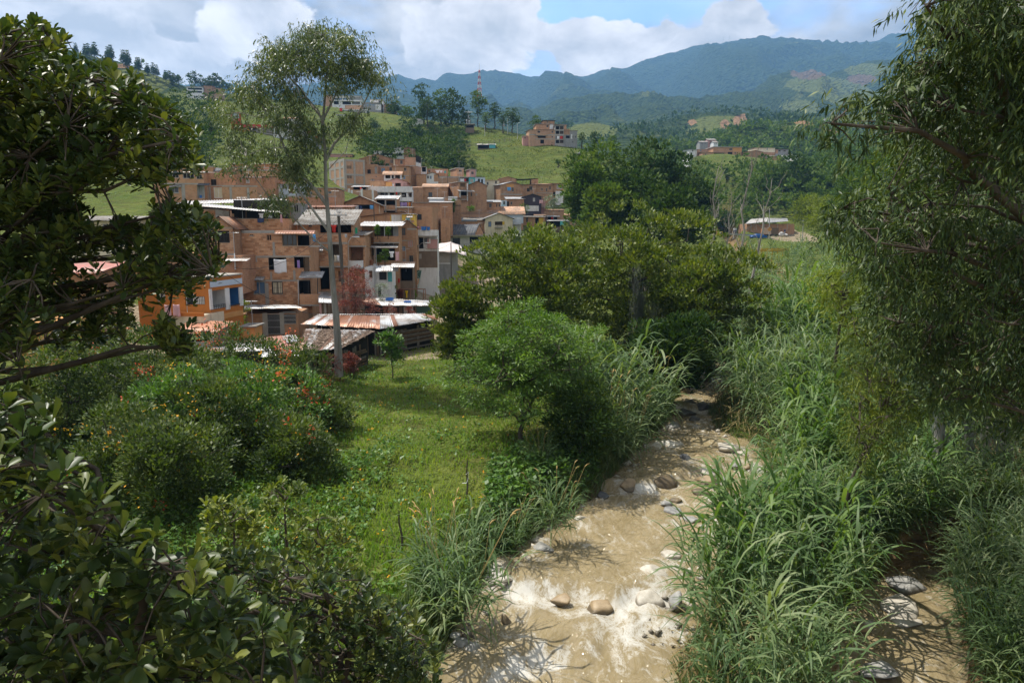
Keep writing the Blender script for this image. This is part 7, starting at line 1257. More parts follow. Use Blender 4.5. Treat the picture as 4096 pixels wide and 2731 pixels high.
sheets(e, B + [0, 0, .03], E2 + [0, 0, .03], F2 + [0, 0, .03], G2 + [0, 0, .03], 10, ['rusty2', 'zinc', 'rust', 'white'], seed=6); sheets(e, z5(205, 1206, 61.8) + [0, 0, .06], z5(1480, 1200, 62.8) + [0, 0, .06], z5(1480, 1186, 64), z5(205, 1192, 64), 8, ['zinc', 'white'], seed=7)
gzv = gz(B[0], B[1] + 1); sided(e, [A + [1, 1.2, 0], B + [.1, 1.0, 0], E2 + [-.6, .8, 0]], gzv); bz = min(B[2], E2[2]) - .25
planks(e, B + [.1, .6, 0], E2 + [-.5, .5, 0], gzv, bz, 11, 8, False, .9); planks(e, B + [.1, .7, 0], E2 + [-.5, .6, 0], gzv, bz, 16, 9, True, 1.6); planks(e, A + [.8, .8, 0], B + [0, .7, 0], gz(A[0], A[1]), bz, 26, 10, True, .8)
A, B, C, D_ = z5(-20, 1640, 48.2), z5(490, 1592, 48.6), z5(890, 1386, 53.2), z5(70, 1362, 54.2)
e = shed('plank shed with a debris covered tin roof at the eucalyptus foot', (A[0], A[1], gz(A[0], A[1]))); sheets(e, A, B, C, D_, 9, ['debris', 'debris', 'rusty2', 'debris', 'zinc'], seed=11)
rng = np.random.default_rng(12); n = 1500; s, t = rng.random(n), rng.random(n) ** .8 * .85 + .1; P = (A + (B - A) * s[:, None]) * (1 - t)[:, None] + (D_ + (C - D_) * s[:, None]) * t[:, None]; P[:, 2] += .05 + rng.random(n) * .05; Dd = rnd_dirs(n, rng) * [1, 1, .15]; V, F = scatter(T_DIAMOND, P, Dd, rng.uniform(.15, .5, n), .18); so = ob('fallen_bark', mesh_np('fallen_bark', V - np.array(e.location), F, m_leaf('dry_bark', [(.16, .11, .08), (.26, .19, .14), (.36, .28, .22)], .9, .1, 0.0)), e); so['kind'] = 'stuff'
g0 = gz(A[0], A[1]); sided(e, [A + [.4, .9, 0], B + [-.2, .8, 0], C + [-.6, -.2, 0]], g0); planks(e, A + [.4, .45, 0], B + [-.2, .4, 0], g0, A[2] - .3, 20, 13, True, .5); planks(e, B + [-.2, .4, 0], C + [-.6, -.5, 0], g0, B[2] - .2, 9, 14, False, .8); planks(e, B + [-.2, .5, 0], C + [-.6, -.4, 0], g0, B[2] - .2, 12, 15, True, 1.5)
z4 = lambda x, y, Y: W(*Z(4, x, y), Y)
A, B, C, D_ = z4(640, 1352, 49.5), z4(1500, 1322, 50.5), z4(1265, 1232, 55), z4(740, 1268, 54)
e = shed('low shed with patched grey and terracotta sheets', (A[0], A[1], gz(A[0], A[1]))); sheets(e, A, B, C, D_, 10, ['grey', 'zinc', 'grey'], seed=16); sheets(e, D_ + [0, 0, .1], C + [0, 0, .1], z4(1340, 1185, 58.5), z4(770, 1240, 57), 8, ['terra', 'red'], seed=17)
sheets(e, z4(1455, 1305, 51.2) + [0, 0, .12], z4(1740, 1270, 52), z4(1540, 1150, 58), z4(1325, 1178, 57), 3, ['red'], seed=18); sheets(e, z4(1610, 1250, 52.5) + [0, 0, .12], z4(1760, 1210, 53.5), z4(1710, 1140, 58), z4(1525, 1155, 58), 3, ['white', 'zinc'], seed=19)
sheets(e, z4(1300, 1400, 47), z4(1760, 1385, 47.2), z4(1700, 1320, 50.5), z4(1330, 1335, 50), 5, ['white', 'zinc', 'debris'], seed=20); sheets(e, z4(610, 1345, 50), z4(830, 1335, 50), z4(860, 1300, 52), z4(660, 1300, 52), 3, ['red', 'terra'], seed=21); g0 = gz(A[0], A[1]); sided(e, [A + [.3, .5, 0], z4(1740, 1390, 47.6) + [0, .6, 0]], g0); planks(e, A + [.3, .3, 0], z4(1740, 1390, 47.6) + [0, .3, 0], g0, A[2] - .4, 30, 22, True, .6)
A, B, C, D_ = z5(960, 1090, 68), z5(1510, 1092, 68), z5(1545, 1035, 74), z5(870, 1000, 74)
e = shed('shed with a glaring white tin roof and dark netting', (A[0], A[1], gz(A[0], A[1]))); sheets(e, A, B, C, D_, 8, ['white', 'white', 'zinc'], seed=23); sheets(e, z5(730, 1035, 70), z5(965, 1085, 68.6), z5(960, 1020, 74), z5(800, 1003, 74), 3, ['white', 'rusty2'], seed=24); g0 = gz(A[0], A[1]); planks(e, A + [0, .4, 0], B + [0, .4, 0], g0, A[2] - .1, 9, 25, True, .1, ('conc', 'wood', 'pink')); sided(e, [z5(760, 1050, 70.5), A + [0, .6, 0], B + [0, .6, 0]], g0)
MB().box(0, 1.4, 0, .06, g0 - .2, B[2] - .1).build('netting', m_plain('green_netting', (0.05, 0.09, 0.07), .9, .1), e, (B[0] - 1.2 - e.location.x, B[1] + .25 - e.location.y, -e.location.z))
A, B, C, D_ = z4(1980, 760, 66), z4(2160, 770, 66), z4(2160, 655, 71), z4(1985, 640, 71); e = shed('small zinc lean-to behind the eucalyptus trunk', (A[0], A[1], gz(A[0], A[1]))); sheets(e, A, B, C, D_, 3, ['zinc', 'grey'], seed=27); planks(e, A + [0, .3, 0], B + [0, .3, 0], gz(A[0], A[1]), A[2], 7, 28, True, .6, ('wood', 'conc', 'pink'))
# ================================================================== rocks
import bmesh
def m_rock(name, c1, c2, c3):
    m, nt, out = new_mat(name); p = pos(nt); n = noise(nt, p, 2.2, 8, .62, .3); n2 = noise(nt, p, 11, 5, .65)
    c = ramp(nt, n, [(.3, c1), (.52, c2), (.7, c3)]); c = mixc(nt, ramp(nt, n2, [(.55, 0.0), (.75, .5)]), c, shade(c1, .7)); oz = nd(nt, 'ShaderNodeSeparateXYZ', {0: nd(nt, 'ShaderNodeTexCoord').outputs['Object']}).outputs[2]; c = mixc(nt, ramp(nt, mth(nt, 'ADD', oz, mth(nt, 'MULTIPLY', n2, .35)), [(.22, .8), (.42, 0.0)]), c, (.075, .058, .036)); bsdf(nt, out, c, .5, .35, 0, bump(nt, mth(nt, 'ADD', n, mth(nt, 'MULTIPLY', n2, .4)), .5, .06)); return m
ROCK = dict(g=m_rock('rock_grey', (.16, .16, .155), (.27, .265, .25), (.36, .35, .32)), w=m_rock('rock_pale', (.30, .27, .22), (.46, .42, .35), (.58, .54, .47)), b=m_rock('rock_wet_brown', (.07, .055, .035), (.14, .105, .06), (.24, .18, .10)), d=m_rock('rock_dark', (.04, .042, .045), (.09, .092, .095), (.16, .16, .155)), t=m_rock('rock_tan', (.2, .14, .075), (.3, .22, .125), (.38, .29, .18)))
def rock_mesh(seed, mat, sub=3):
    rng = np.random.default_rng(seed); bm = bmesh.new(); bmesh.ops.create_icosphere(bm, subdivisions=sub, radius=1.0); V = np.array([v.co[:] for v in bm.verts]); F = np.array([[v.index for v in f.verts] for f in bm.faces]); bm.free()
    for _ in range(16):
        d = rnd_dirs(1, rng)[0]; h = rng.uniform(.45, .8); t = V @ d; k = t > h; V[k] -= np.outer((t[k] - h) * .96, d)
    V *= (1 + .10 * vnoise(V[:, 0] * 1.6 + seed, V[:, 1] * 1.6 + V[:, 2], seed, 4))[:, None]; return mesh_np('rock', V, F, mat, False)
def river_z(x, y):
    for ys, l, r, z in ((SY, SL, SR, SZ), (RY, RL, RR, RZ)):
        if np.interp(y, ys, l) - 1.5 < x < np.interp(y, ys, r) + 1.5 and not (ys is SY and y > 33): return float(np.interp(y, ys, z))
    return gz(x, y)
def rock(u, v, w, h, kind, label, seed, deep=.35):
    z = 0.2
    for _ in range(4): p = Wz(u, v + h * .3, z); z = .5 * z + .5 * river_z(p[0], p[1])
    p = Wz(u, v + h * .3, z); sx = w / 2 * p[1] / F_PX * 1.15; rng = np.random.default_rng(seed); sz = max(.14, h * p[1] / F_PX * .62)
    o = ob('rock', rock_mesh(seed, ROCK[kind]), None, (p[0], p[1] + sx * .4, z - sz * .03), rng.uniform(-.5, .5)); o.scale = (sx, sx * rng.uniform(.75, 1.1), sz); tag(o, label, 'rock', 'rocks in and along the river')
RK = [(541, 546, 31, 14, 'g', 'flat tilted grey slab at the left bank'), (507, 577, 17, 12, 'w', 'cream rock at the left bank below the slab'), (505, 618, 13, 15, 'b', 'brown upright rock in the foam near the left bank'), (455, 636, 14, 9, 'g', 'hindmost of the three grey rocks by the bottom treetop'), (462, 642, 20, 12, 'g', 'middle grey rock by the bottom treetop'), (471, 648, 22, 12, 'g', 'front grey rock by the bottom treetop'), (657, 574, 36, 17, 'w', 'white boulder half under the right bank cane'), (649, 597, 42, 19, 'w', 'long pale boulder with a mossy end at the cascade'), (677, 599, 25, 21, 'g', 'grey boulder touching the long pale boulder'), (599, 605, 32, 18, 't', 'wet tan boulder with water pouring over it'), (560, 598, 26, 14, 't', 'submerged tan rock in the cascade'), (581, 517, 13, 7, 'w', 'pale stone under the rounded cane clump'),
      (714, 471, 30, 15, 'w', 'largest rock of the midstream pile'), (706, 478, 22, 13, 't', 'left rock of the midstream pile'), (725, 478, 18, 9, 'g', 'right rock of the midstream pile'), (714, 485, 22, 11, 'b', 'brown rock below the midstream pile'), (704, 491, 22, 9, 'b', 'mossy brown rock left below the midstream pile'), (729, 491, 20, 11, 'b', 'square brown rock right below the midstream pile'), (677, 499, 14, 7, 'b', 'small dark rock upstream of the split rock'), (668, 503, 17, 8, 'g', 'small grey rock left of the split rock'), (675, 510, 26, 13, 'g', 'split grey rock in midstream'), (692, 518, 23, 10, 'g', 'grey rock right of the split rock'), (686, 457, 17, 9, 'd', 'dark rounded rock in the upper rapids'), (699, 455, 13, 7, 't', 'tan rock beside the dark rounded rock'), (728, 446, 26, 14, 'w', 'white slab at the upper right bank'), (741, 458, 18, 9, 'w', 'pale stone below the white slab'), (736, 464, 12, 7, 'g', 'pebble left of the pale stones at the right bank'), (748, 465, 14, 8, 't', 'tan stone at the right bank gravel'), (743, 452, 16, 7, 'w', 'flat pale stone at the top of the gravel'), (674, 424, 17, 11, 'g', 'grey rock under the left cane at the upper bend'), (695, 418, 20, 9, 'd', 'dark wet rock at the upper cascade'), (686, 411, 22, 10, 'd', 'dark boulder behind the upper cascade'), (704, 406, 24, 12, 'd', 'large dark boulder above the upper cascade'), (690, 402, 18, 8, 'd', 'dark boulder at the foot of the cane gap'), (712, 416, 14, 7, 't', 'tan rock at the right of the upper cascade'), (627, 483, 24, 14, 't', 'wet rock in the left rapids'), (668, 479, 30, 14, 'b', 'mossy wet rock in the middle rapids'), (746, 519, 14, 9, 'g', 'grey stone at the right edge of the gravel'), (737, 512, 20, 7, 't', 'tan gravel rock below the square brown rock'), (700, 531, 24, 8, 't', 'flat tan rock showing through shallow water'), (724, 540, 22, 8, 'w', 'pale gravel rock beside the cane'), (672, 555, 22, 9, 'w', 'pale flat rock above the white boulder'), (602, 494, 14, 8, 'd', 'dark stone under the left bank'), (520, 640, 26, 9, 't', 'submerged rock in the foreground foam'), (590, 632, 30, 9, 't', 'submerged rock in the middle of the foreground foam'),
      (908, 582, 44, 20, 'g', 'large grey slab in the side channel shadow'), (906, 606, 56, 20, 'w', 'big bleached boulder in the side channel'), (907, 621, 36, 10, 'w', 'bleached flat rock below the big bleached boulder'), (869, 623, 20, 12, 'w', 'pale rounded rock at the channel bank'), (864, 627, 20, 12, 't', 'tan rock beside the pale rounded channel rock'), (884, 672, 54, 18, 'g', 'grey slab at the bottom of the side channel'), (820, 668, 18, 8, 't', 'small tan rock at the channel mouth'), (334, 458, 9, 5, 'w', 'pale stone in the ditch beside the meadow'), (336, 468, 12, 7, 'w', 'larger pale stone in the ditch beside the meadow')]
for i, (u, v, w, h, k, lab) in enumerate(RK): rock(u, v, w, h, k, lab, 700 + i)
rv = bpy.data.objects['river'].data; co = np.empty(len(rv.vertices) * 3, np.float32); rv.vertices.foreach_get('co', co); co = co.reshape(-1, 3); fm = np.empty(len(co), np.float32); rv.attributes['foam'].data.foreach_get('value', fm)
for o in [o for o in bpy.data.objects if o.name.startswith('rock') and o.type == 'MESH']:
    dx, dy = co[:, 0] - o.location.x, o.location.y - co[:, 1]; r_ = o.scale.x; fm = np.maximum(fm, .5 * np.exp(-(dx / (r_ * 1.25)) ** 2 - np.where(dy > 0, (dy / (r_ * 3.2 + .5)) ** 2, (dy / (r_ * 1.3)) ** 2)))
rv.attributes['foam'].data.foreach_set('value', fm)
b = W(*Z(6, 1432, 632), 262); o = ob('rock', rock_mesh(790, ROCK['d']), None, b); o.scale = (2.2, 2, 1.3); tag(o, 'dark boulder on the pasture hill', 'rock')
rng = np.random.default_rng(800); n = 420; y = rng.uniform(18, 44, n); sd = rng.random(n) < .6; x = np.where(sd, np.interp(y, RY, RR) - rng.random(n) ** 1.5 * 1.6, np.interp(y, RY, RL) + rng.random(n) ** 2 * .7); z = np.interp(y, RY, RZ) - .02; s = .03 + .22 * rng.random(n) ** 3.5
k = rng.normal(size=(n, 6, 3)); oct_ = np.array([(1, 0, 0), (0, 1, 0), (-1, 0, 0), (0, -1, 0), (0, 0, .6), (0, 0, -.6)]); V = (np.stack([x, y, z], -1)[:, None] + s[:, None, None] * (oct_[None] + .2 * k)).reshape(-1, 3); f = np.array([(0, 1, 4), (1, 2, 4), (2, 3, 4), (3, 0, 4), (1, 0, 5), (2, 1, 5), (3, 2, 5), (0, 3, 5)]); F = (f[None] + (np.arange(n) * 6)[:, None, None]).reshape(-1, 3); tag(ob('gravel', mesh_np('gravel', V, F, ROCK['w'], True)), 'pale gravel along the river edge', kind='stuff')
# ------------------------------------------------------------------ cloths
def m_cloth(name, c): return m_plain('cloth_' + name, c, .9, .1, .12, 3)
CLO = {k: m_cloth(k, c) for k, c in dict(white=(.72, .72, .74), lilac=(.33, .22, .48), blue=(.03, .09, .42), navy=(.05, .07, .15), red=(.5, .04, .03), green=(.03, .35, .2), sky=(.1, .32, .62), orange=(.6, .2, .04), pink=(.62, .38, .4), yellow=(.75, .5, .03), teal=(.08, .4, .42), cream=(.62, .56, .44), grey=(.4, .42, .45), brown=(.3, .14, .08)).items()}
def cloth(name, label, zoom, x0, y0, x1, y1, Y, col, group='laundry hanging on the houses', seed=0, cat='laundry'):
    a, b = W(*Z(zoom, x0, y0), Y), W(*Z(zoom, x1, y1), Y); w, h = b[0] - a[0], a[2] - b[2]; n = 9; s, t = np.meshgrid(np.linspace(0, 1, n), np.linspace(0, 1, n)); rng = np.random.default_rng(int(x0 + y0 + seed)); ph = rng.uniform(0, 6)
    X = w * s; Yy = .06 * np.sin(s * 9 + ph + t) * (.3 + t); Zz = -h * t * (1 + .05 * np.sin(s * 7 + ph)) - .05 * h * np.sin(math.pi * s) * (1 - t)
    if name in ('shirt', 'jacket'): X = X + (np.abs(s - .5) < .2) * 0 + np.sign(s - .5) * np.where(t < .35, .12 * w, -.12 * w) * (np.abs(s - .5) * 2)
    if name in ('trousers',): X = X + np.where((t > .3) & (np.abs(s - .5) < .15), np.sign(s - .5) * .08 * w, 0)
    o = ob(name, mesh_np(name, np.stack([X, Yy, Zz], -1).reshape(-1, 3), grid_faces(n, n), CLO[col], True), None, a); m_ = o.modifiers.new('solid', 'SOLIDIFY'); m_.thickness = .02; return tag(o, label, cat, group)
for a in [('bedsheet', 'white bedsheet hanging from the brick house window', 1, 1455, 1280, 1608, 1442, 69.2, 'white'), ('cloth', 'lilac cloth in the right window of the brick house', 1, 1730, 1290, 1762, 1384, 69.6, 'lilac'), ('shirt', 'white shirt on the roof terrace line', 1, 1282, 738, 1335, 795, 71.2, 'white'), ('cloth', 'blue cloth draped over the terrace parapet', 1, 1262, 800, 1340, 850, 71.2, 'navy'), ('cloth', 'grey cloths at the right end of the terrace line', 1, 1390, 745, 1440, 795, 71.2, 'grey'), ('towel', 'red and white towel at the terrace corner', 1, 1532, 750, 1558, 850, 71, 'pink'), ('towel', 'bright blue towel on the balcony railing', 1, 1916, 985, 1950, 1072, 68.8, 'sky'),
          ('shirt', 'red shirt in the dark upper terrace', 5, 372, 142, 425, 228, 75.2, 'red'), ('cloth', 'green cloth in the dark upper terrace', 5, 646, 172, 678, 244, 76.2, 'green'), ('cloth', 'pale blue cloth over the upper parapet', 5, 526, 250, 556, 290, 74.6, 'grey'), ('towel', 'cream towel on the middle balcony', 5, 402, 498, 432, 568, 73.6, 'cream'), ('towel', 'white towel in the middle of the balcony line', 5, 434, 498, 462, 568, 73.6, 'white'), ('towel', 'pale blue towel at the end of the balcony line', 5, 464, 498, 490, 566, 73.6, 'grey'), ('shirt', 'white shirt hanging beside the climber plant', 5, 1055, 452, 1102, 525, 80.5, 'white'), ('trousers', 'pink trousers hanging beside the tall brick house', 5, 1122, 455, 1168, 565, 81, 'pink'), ('bedsheet', 'bright blue sheet on the line by the parked car', 5, 1448, 684, 1598, 748, 108, 'blue'), ('trousers', 'grey jeans next to the blue sheet', 5, 1602, 684, 1644, 742, 108, 'navy'), ('jacket', 'yellow raincoat hanging on the rusty frame', 5, 1240, 912, 1268, 1000, 84, 'yellow'), ('cloth', 'red cloth at the dark shop front', 5, 1150, 770, 1175, 820, 82.8, 'red'), ('cloth', 'small brown curtain on the balcony house', 5, 800, 545, 858, 680, 80.8, 'brown'),
          ('bedsheet', 'lilac bedsheet under the white balconies', 2, 1182, 762, 1260, 806, 145.4, 'lilac'), ('cloth', 'orange cloth beside the lilac bedsheet', 2, 1264, 760, 1300, 806, 145.4, 'orange'), ('cloth', 'red towel between the white balconies', 2, 1126, 640, 1146, 672, 146, 'red'), ('shirt', 'white washing at the left of the terrace line', 2, 1596, 380, 1640, 414, 196, 'white'), ('shirt', 'white washing in the middle of the terrace line', 2, 1646, 384, 1672, 412, 196, 'white'), ('cloth', 'pink washing on the terrace line', 2, 1674, 388, 1692, 414, 196, 'pink'), ('cloth', 'teal washing at the end of the terrace line', 2, 1696, 388, 1716, 416, 196, 'teal'), ('cloth', 'red cloth in the dark lean-to', 2, 706, 582, 726, 608, 144, 'red'), ('cloth', 'blue cloth in the open gable loft', 2, 820, 792, 862, 838, 115.8, 'sky'), ('cloth', 'grey washing in the open gable loft', 2, 655, 795, 690, 845, 115.8, 'grey'), ('cloth', 'dark washing in the open gable loft', 2, 700, 800, 730, 850, 115.8, 'navy'), ('cloth', 'white clothes on the open balcony', 2, 1885, 482, 1930, 515, 191, 'white'), ('cloth', 'red cloth on the open balcony', 2, 1934, 486, 1955, 515, 191, 'red'), ('cloth', 'blue cloth hanging in the ochre house window', 3, 1262, 434, 1304, 472, 195, 'sky'), ('cloth', 'pink washing below the dark violet house', 3, 1640, 585, 1680, 625, 183, 'pink'), ('cloth', 'pale washing on the white house porch', 3, 480, 1030, 520, 1085, 136, 'white'), ('cloth', 'dark blue washing on the white house porch', 3, 562, 1030, 586, 1085, 136, 'navy'), ('cloth', 'red cloth in the shack by the dark trees', 3, 1778, 785, 1800, 812, 185, 'red'), ('bedsheet', 'first pinkish sheet hanging on the cream terrace wall', 4, 168, 785, 258, 930, 55.4, 'pink'), ('bedsheet', 'second pinkish sheet hanging on the cream terrace wall', 4, 270, 780, 358, 925, 55.4, 'pink'), ('shirt', 'blue shirts under the terracotta porch', 4, 610, 1090, 690, 1175, 53, 'navy'), ('cloth', 'red clothes in the hilltop building', 6, 1270, 455, 1295, 482, 284.5, 'red'), ('cloth', 'white clothes in the hilltop building', 6, 1240, 455, 1262, 482, 284.5, 'white')]:
    cloth(*a)
# ------------------------------------------------------------------ tubs, crates, tanks
def tub(name, label, zoom, x0, y0, x1, y1, Y, mat, cat='tub', taper=.85, group='household things on the roofs'):
    a, b = W(*Z(zoom, x0, y1), Y), W(*Z(zoom, x1, y0), Y); w, h = b[0] - a[0], b[2] - a[2]; n = 14; rows = [(0, taper), (.06, taper), (.9, 1), (.9, 1.06), (1.0, 1.06), (1.0, .94), (.5, .9)]
    an = np.arange(n) / n * 2 * math.pi; V = np.concatenate([np.stack([w / 2 * k * np.cos(an), w / 2 * k * np.sin(an), np.full(n, h * t)], -1) for t, k in rows]); F = [[i * n + j, i * n + (j + 1) % n, (i + 1) * n + (j + 1) % n, (i + 1) * n + j] for i in range(len(rows) - 1) for j in range(n)] + [list(range((len(rows) - 1) * n, len(rows) * n)), list(range(n))[::-1]]
    return tag(ob(name, mesh_np(name, V, F, mat), None, ((a[0] + b[0]) / 2, Y, a[2])), label, cat, group)
PL = {k: m_plain('plastic_' + k, c, .45, .4, .1) for k, c in dict(blue=(.03, .16, .5), sky=(.2, .45, .7), pink=(.65, .25, .35), white=(.7, .72, .74), red=(.6, .04, .03), teal=(.05, .4, .4), black=(.03, .03, .03)).items()}
for a in [('tub', 'large blue tub on the small white house', 5, 1422, 162, 1488, 204, 100.2, PL['blue']), ('tub', 'second blue tub beside the large blue tub', 5, 1490, 165, 1530, 204, 100.2, PL['blue']), ('tub', 'pink tub on the brick wing roof', 5, 1355, 162, 1402, 190, 98, PL['pink']), ('tub', 'pale tub left of the pink tub', 5, 1300, 165, 1335, 196, 98, PL['sky']), ('tub', 'teal bucket at the roof corner', 5, 1264, 160, 1284, 196, 97, PL['teal']), ('tub', 'white bucket behind the pink tub', 5, 1338, 150, 1356, 188, 98.6, PL['white']), ('tub', 'blue drum in the white recess of the long house', 1, 585, 528, 610, 560, 105.6, PL['blue']), ('tub', 'blue barrel in the open gable loft', 2, 835, 800, 862, 840, 116.5, PL['teal'])]: tub(*a)
wt_ = tub('water_tank', 'red round water tank on the ridge', 7, 1312, 358, 1340, 386, 352, PL['red'], 'tank', .8)
for lab, x0, y0, x1, y1, Y in (('blue crate lying on the white tin roof', 1005, 1002, 1090, 1030, 71.5), ('flat blue crate at the right of the white tin roof', 1220, 1040, 1296, 1062, 70.5)):
    a, b = W(*Z(5, x0, y1), Y), W(*Z(5, x1, y0), Y); w, h = b[0] - a[0], b[2] - a[2]; mb = MB(); mb.box(0, w, 0, .7, 0, .05); t = .05
    for q in ((0, w, 0, t), (0, w, .7 - t, .7), (0, t, t, .7 - t), (w - t, w, t, .7 - t)): mb.box(*q, .05, h * .55); mb.box(*q, h * .7, h)
    tag(mb.build('crate', PL['blue'], None, a), lab, 'crate')
# ------------------------------------------------------------------ poles, wires, lamps
POLE = m_plain('pole_wood', (.10, .09, .075), .9, .1, .3, 4); POLEC = m_plain('pole_concrete', (.40, .39, .37), .9, .1, .15); WIRE = m_plain('wire_black', (.02, .02, .02), .6, .3, 0)
def pole(label, zoom, x0, y0, x1, y1, Y, r=.12, arm=None, mat=POLE, name='power_pole', lamp=None, cat='pole', group=None):
    t, b = W(*Z(zoom, x0, y0), Y), W(*Z(zoom, x1, y1), Y); b[2] = min(b[2], gz(b[0], b[1])); e = empty(name, b, label, cat, group=group); MB().tube([(0, 0, -.2), tuple((t - b) * .5), tuple(t - b)], np.array([r, r * .85, r * .7]), 8).build('shaft', mat, e)
    if arm:
        for dz in arm: q = t - b + [0, 0, dz]; MB().box(q[0] - .9, q[0] + .9, q[1] - .18, q[1] - .12, q[2] - .06, q[2] + .06).build('crossarm', POLEC, e); [MB().tube([(q[0] + dx, q[1] - .15, q[2] + .06), (q[0] + dx, q[1] - .15, q[2] + .25)], .05, 6).build('insulator', PL['white'], e) for dx in (-.75, -.3, .3, .75)]
    if lamp: q = t - b; MB().tube([tuple(q + [0, 0, lamp[2]]), tuple(q + [lamp[0] * .5, -.1, lamp[2] + .45]), tuple(q + [lamp[0], -.2, lamp[2] + .55])], .035, 6).build('lamp_arm', MT['steel'], e); p = q + [lamp[0], -.2, lamp[2] + .52]; sg = 1 if lamp[0] > 0 else -1; MB().box(min(p[0], p[0] + sg * .55), max(p[0], p[0] + sg * .55), p[1] - .12, p[1] + .12, p[2] - .06, p[2] + .06).build('lamp_head', PL['white'], e)
    return t
def wire(label, a, b, sag=.5, r=.018):
    P = np.array(a) + (np.array(b) - np.array(a)) * np.linspace(0, 1, 14)[:, None]; P[:, 2] -= sag * 4 * np.linspace(0, 1, 14) * (1 - np.linspace(0, 1, 14)); V, F = tube(P - P[0], r, 4); return tag(ob('wire', mesh_np('wire', V, F, WIRE), None, P[0]), label, 'wire', 'overhead wires')
t1 = pole('dark power pole with crossarm in front of the brick balconies', 5, 455, 880, 527, 1010, 71, .17); t1 = pole('dark leaning power pole with a pale box at its top', 5, 452, 30, 527, 1010, 70, .19, arm=(.0,), lamp=None) if 1 else t1
for o in [x for x in bpy.data.objects if x.get('label') == 'dark power pole with crossarm in front of the brick balconies']:
    for c_ in list(o.children): bpy.data.objects.remove(c_)
    bpy.data.objects.remove(o)
t2 = pole('street lamp pole beside the grey block house', 5, 1385, 380, 1350, 680, 98, .09, lamp=(1.0, 0, -.2), name='street_lamp', cat='lamp'); t3 = pole('pole above the pink tarpaulin', 5, 1775, 352, 1778, 560, 110, .1); t4 = pole('thin pole above the clay roofed house', 2, 866, 770, 880, 965, 107, .09); t5 = pole('thin pole beside the porch house', 2, 1736, 420, 1738, 530, 178, .08); tl = pole('lamp on the brick balcony corner', 5, 570, 330, 540, 400, 73, .03, lamp=(.6, 0, -.1), name='street_lamp', cat='lamp', mat=MT['steel'])
for i, (a, b, s, lab) in enumerate([(t1, W(*Z(5, 860, 412), 81), .8, 'wire running from the power pole to the white awning'), (t1, t2, 1.2, 'wire between the power pole and the street lamp pole'), (t1 + [0, 0, -.3], W(*Z(1, 990, 1380), 65), 1.6, 'long sagging wire across the brick house front'), (t2, t3, .8, 'wire between the lamp pole and the tarpaulin pole'), (t3, W(*Z(3, 980, 1000), 136), .8, 'wire from the tarpaulin pole to the white house'), (W(*Z(4, 820, 370), 57), W(*Z(4, 1580, 780), 62), .3, 'thin clothes line below the orange house'), (W(*Z(4, 1720, 840), 62), W(*Z(4, 1990, 905), 62), .1, 'thin rope from the garage roof to the rusty shed'), (t1, W(*Z(1, 2160, 500), 90), .6, 'wire from the power pole up to the terraces')]): wire(lab, a, b, s)
e = empty('antenna', t1 + [.1, 0, .2], 'fan shaped aerial on top of the power pole', 'antenna'); mb = MB()
for a in np.linspace(-1.1, 1.1, 9): mb.tube([(0, 0, 0), (math.sin(a) * .55, 0, math.cos(a) * .6)], .012, 4)
mb.build('rods', MT['steel'], e)
p1 = pole('tall concrete pole left of the road', 8, 1068, 870, 1064, 1135, 206, .16, mat=POLEC, group='poles by the far road'); p2 = pole('concrete lamp pole right of the tall concrete pole', 8, 1125, 900, 1124, 1140, 208, .16, mat=POLEC, lamp=(2.2, 0, -3.6), group='poles by the far road'); p3 = pole('street lamp beside the bamboo', 8, 1442, 972, 1440, 1135, 196, .14, mat=POLEC, lamp=(2.4, 0, -.2), name='street_lamp', cat='lamp')
for i, (a, b, lab) in enumerate([(p1, W(860, 212, 230), 'upper wire over the far road'), (p2, W(860, 216, 230), 'middle wire over the far road'), (p2 - [0, 0, 1], p3, 'low wire to the far street lamp')]): wire(lab, a, b, 1.6, .03)
for x0, y0, y1, Y, lab in ((776, 285, 440, 318, 'tall lamp post between the hilltop trees'), (868, 340, 468, 305, 'lamp post left of the hilltop building'), (562, 352, 492, 312, 'lamp post below the hilltop statue')): pole(lab, 6, x0, y0, x0 + 2, y1, Y, .14, mat=POLEC, lamp=(.6, 0, -.1), name='street_lamp', cat='lamp', group='lamp posts on the hilltop')
# ------------------------------------------------------------------ masts
def mast(label, u, v0, v1, Y, w, cols, n=9):
    t, b = W(u, v0, Y), W(u, v1, Y); h = t[2] - b[2]; e = empty('radio_mast', b, label, 'mast')
    for i in range(n):
        z0, z1 = h * i / n, h * (i + 1) / n; k0, k1 = w * (1 - .8 * i / n), w * (1 - .8 * (i + 1) / n); mb = MB(); c = [(-1, -1), (1, -1), (1, 1), (-1, 1)]
        for j in range(4): a, d = c[j], c[(j + 1) % 4]; mb.tube([(a[0] * k0, a[1] * k0, z0), (a[0] * k1, a[1] * k1, z1)], .13, 4); mb.tube([(a[0] * k0, a[1] * k0, z0), (d[0] * k1, d[1] * k1, z1)], .08, 4); mb.tube([(a[0] * k1, a[1] * k1, z1), (d[0] * k1, d[1] * k1, z1)], .07, 4)
        mb.build('mast_section', MT[cols[i % len(cols)]], e)
    MB().tube([(0, 0, h), (0, 0, h * 1.25)], .08, 4).build('aerial', MT['steel'], e)
mast('red and white lattice radio mast behind the hilltop trees', 479.5, 70, 97, 430, 1.3, ('red', 'white'))
mast('taller aerial on the mountain summit', 729, 36.5, 43.5, 4690, 4, ('grey',), 4); mast('shorter aerial on the mountain summit', 723, 37.5, 43.5, 4690, 4, ('grey',), 4)
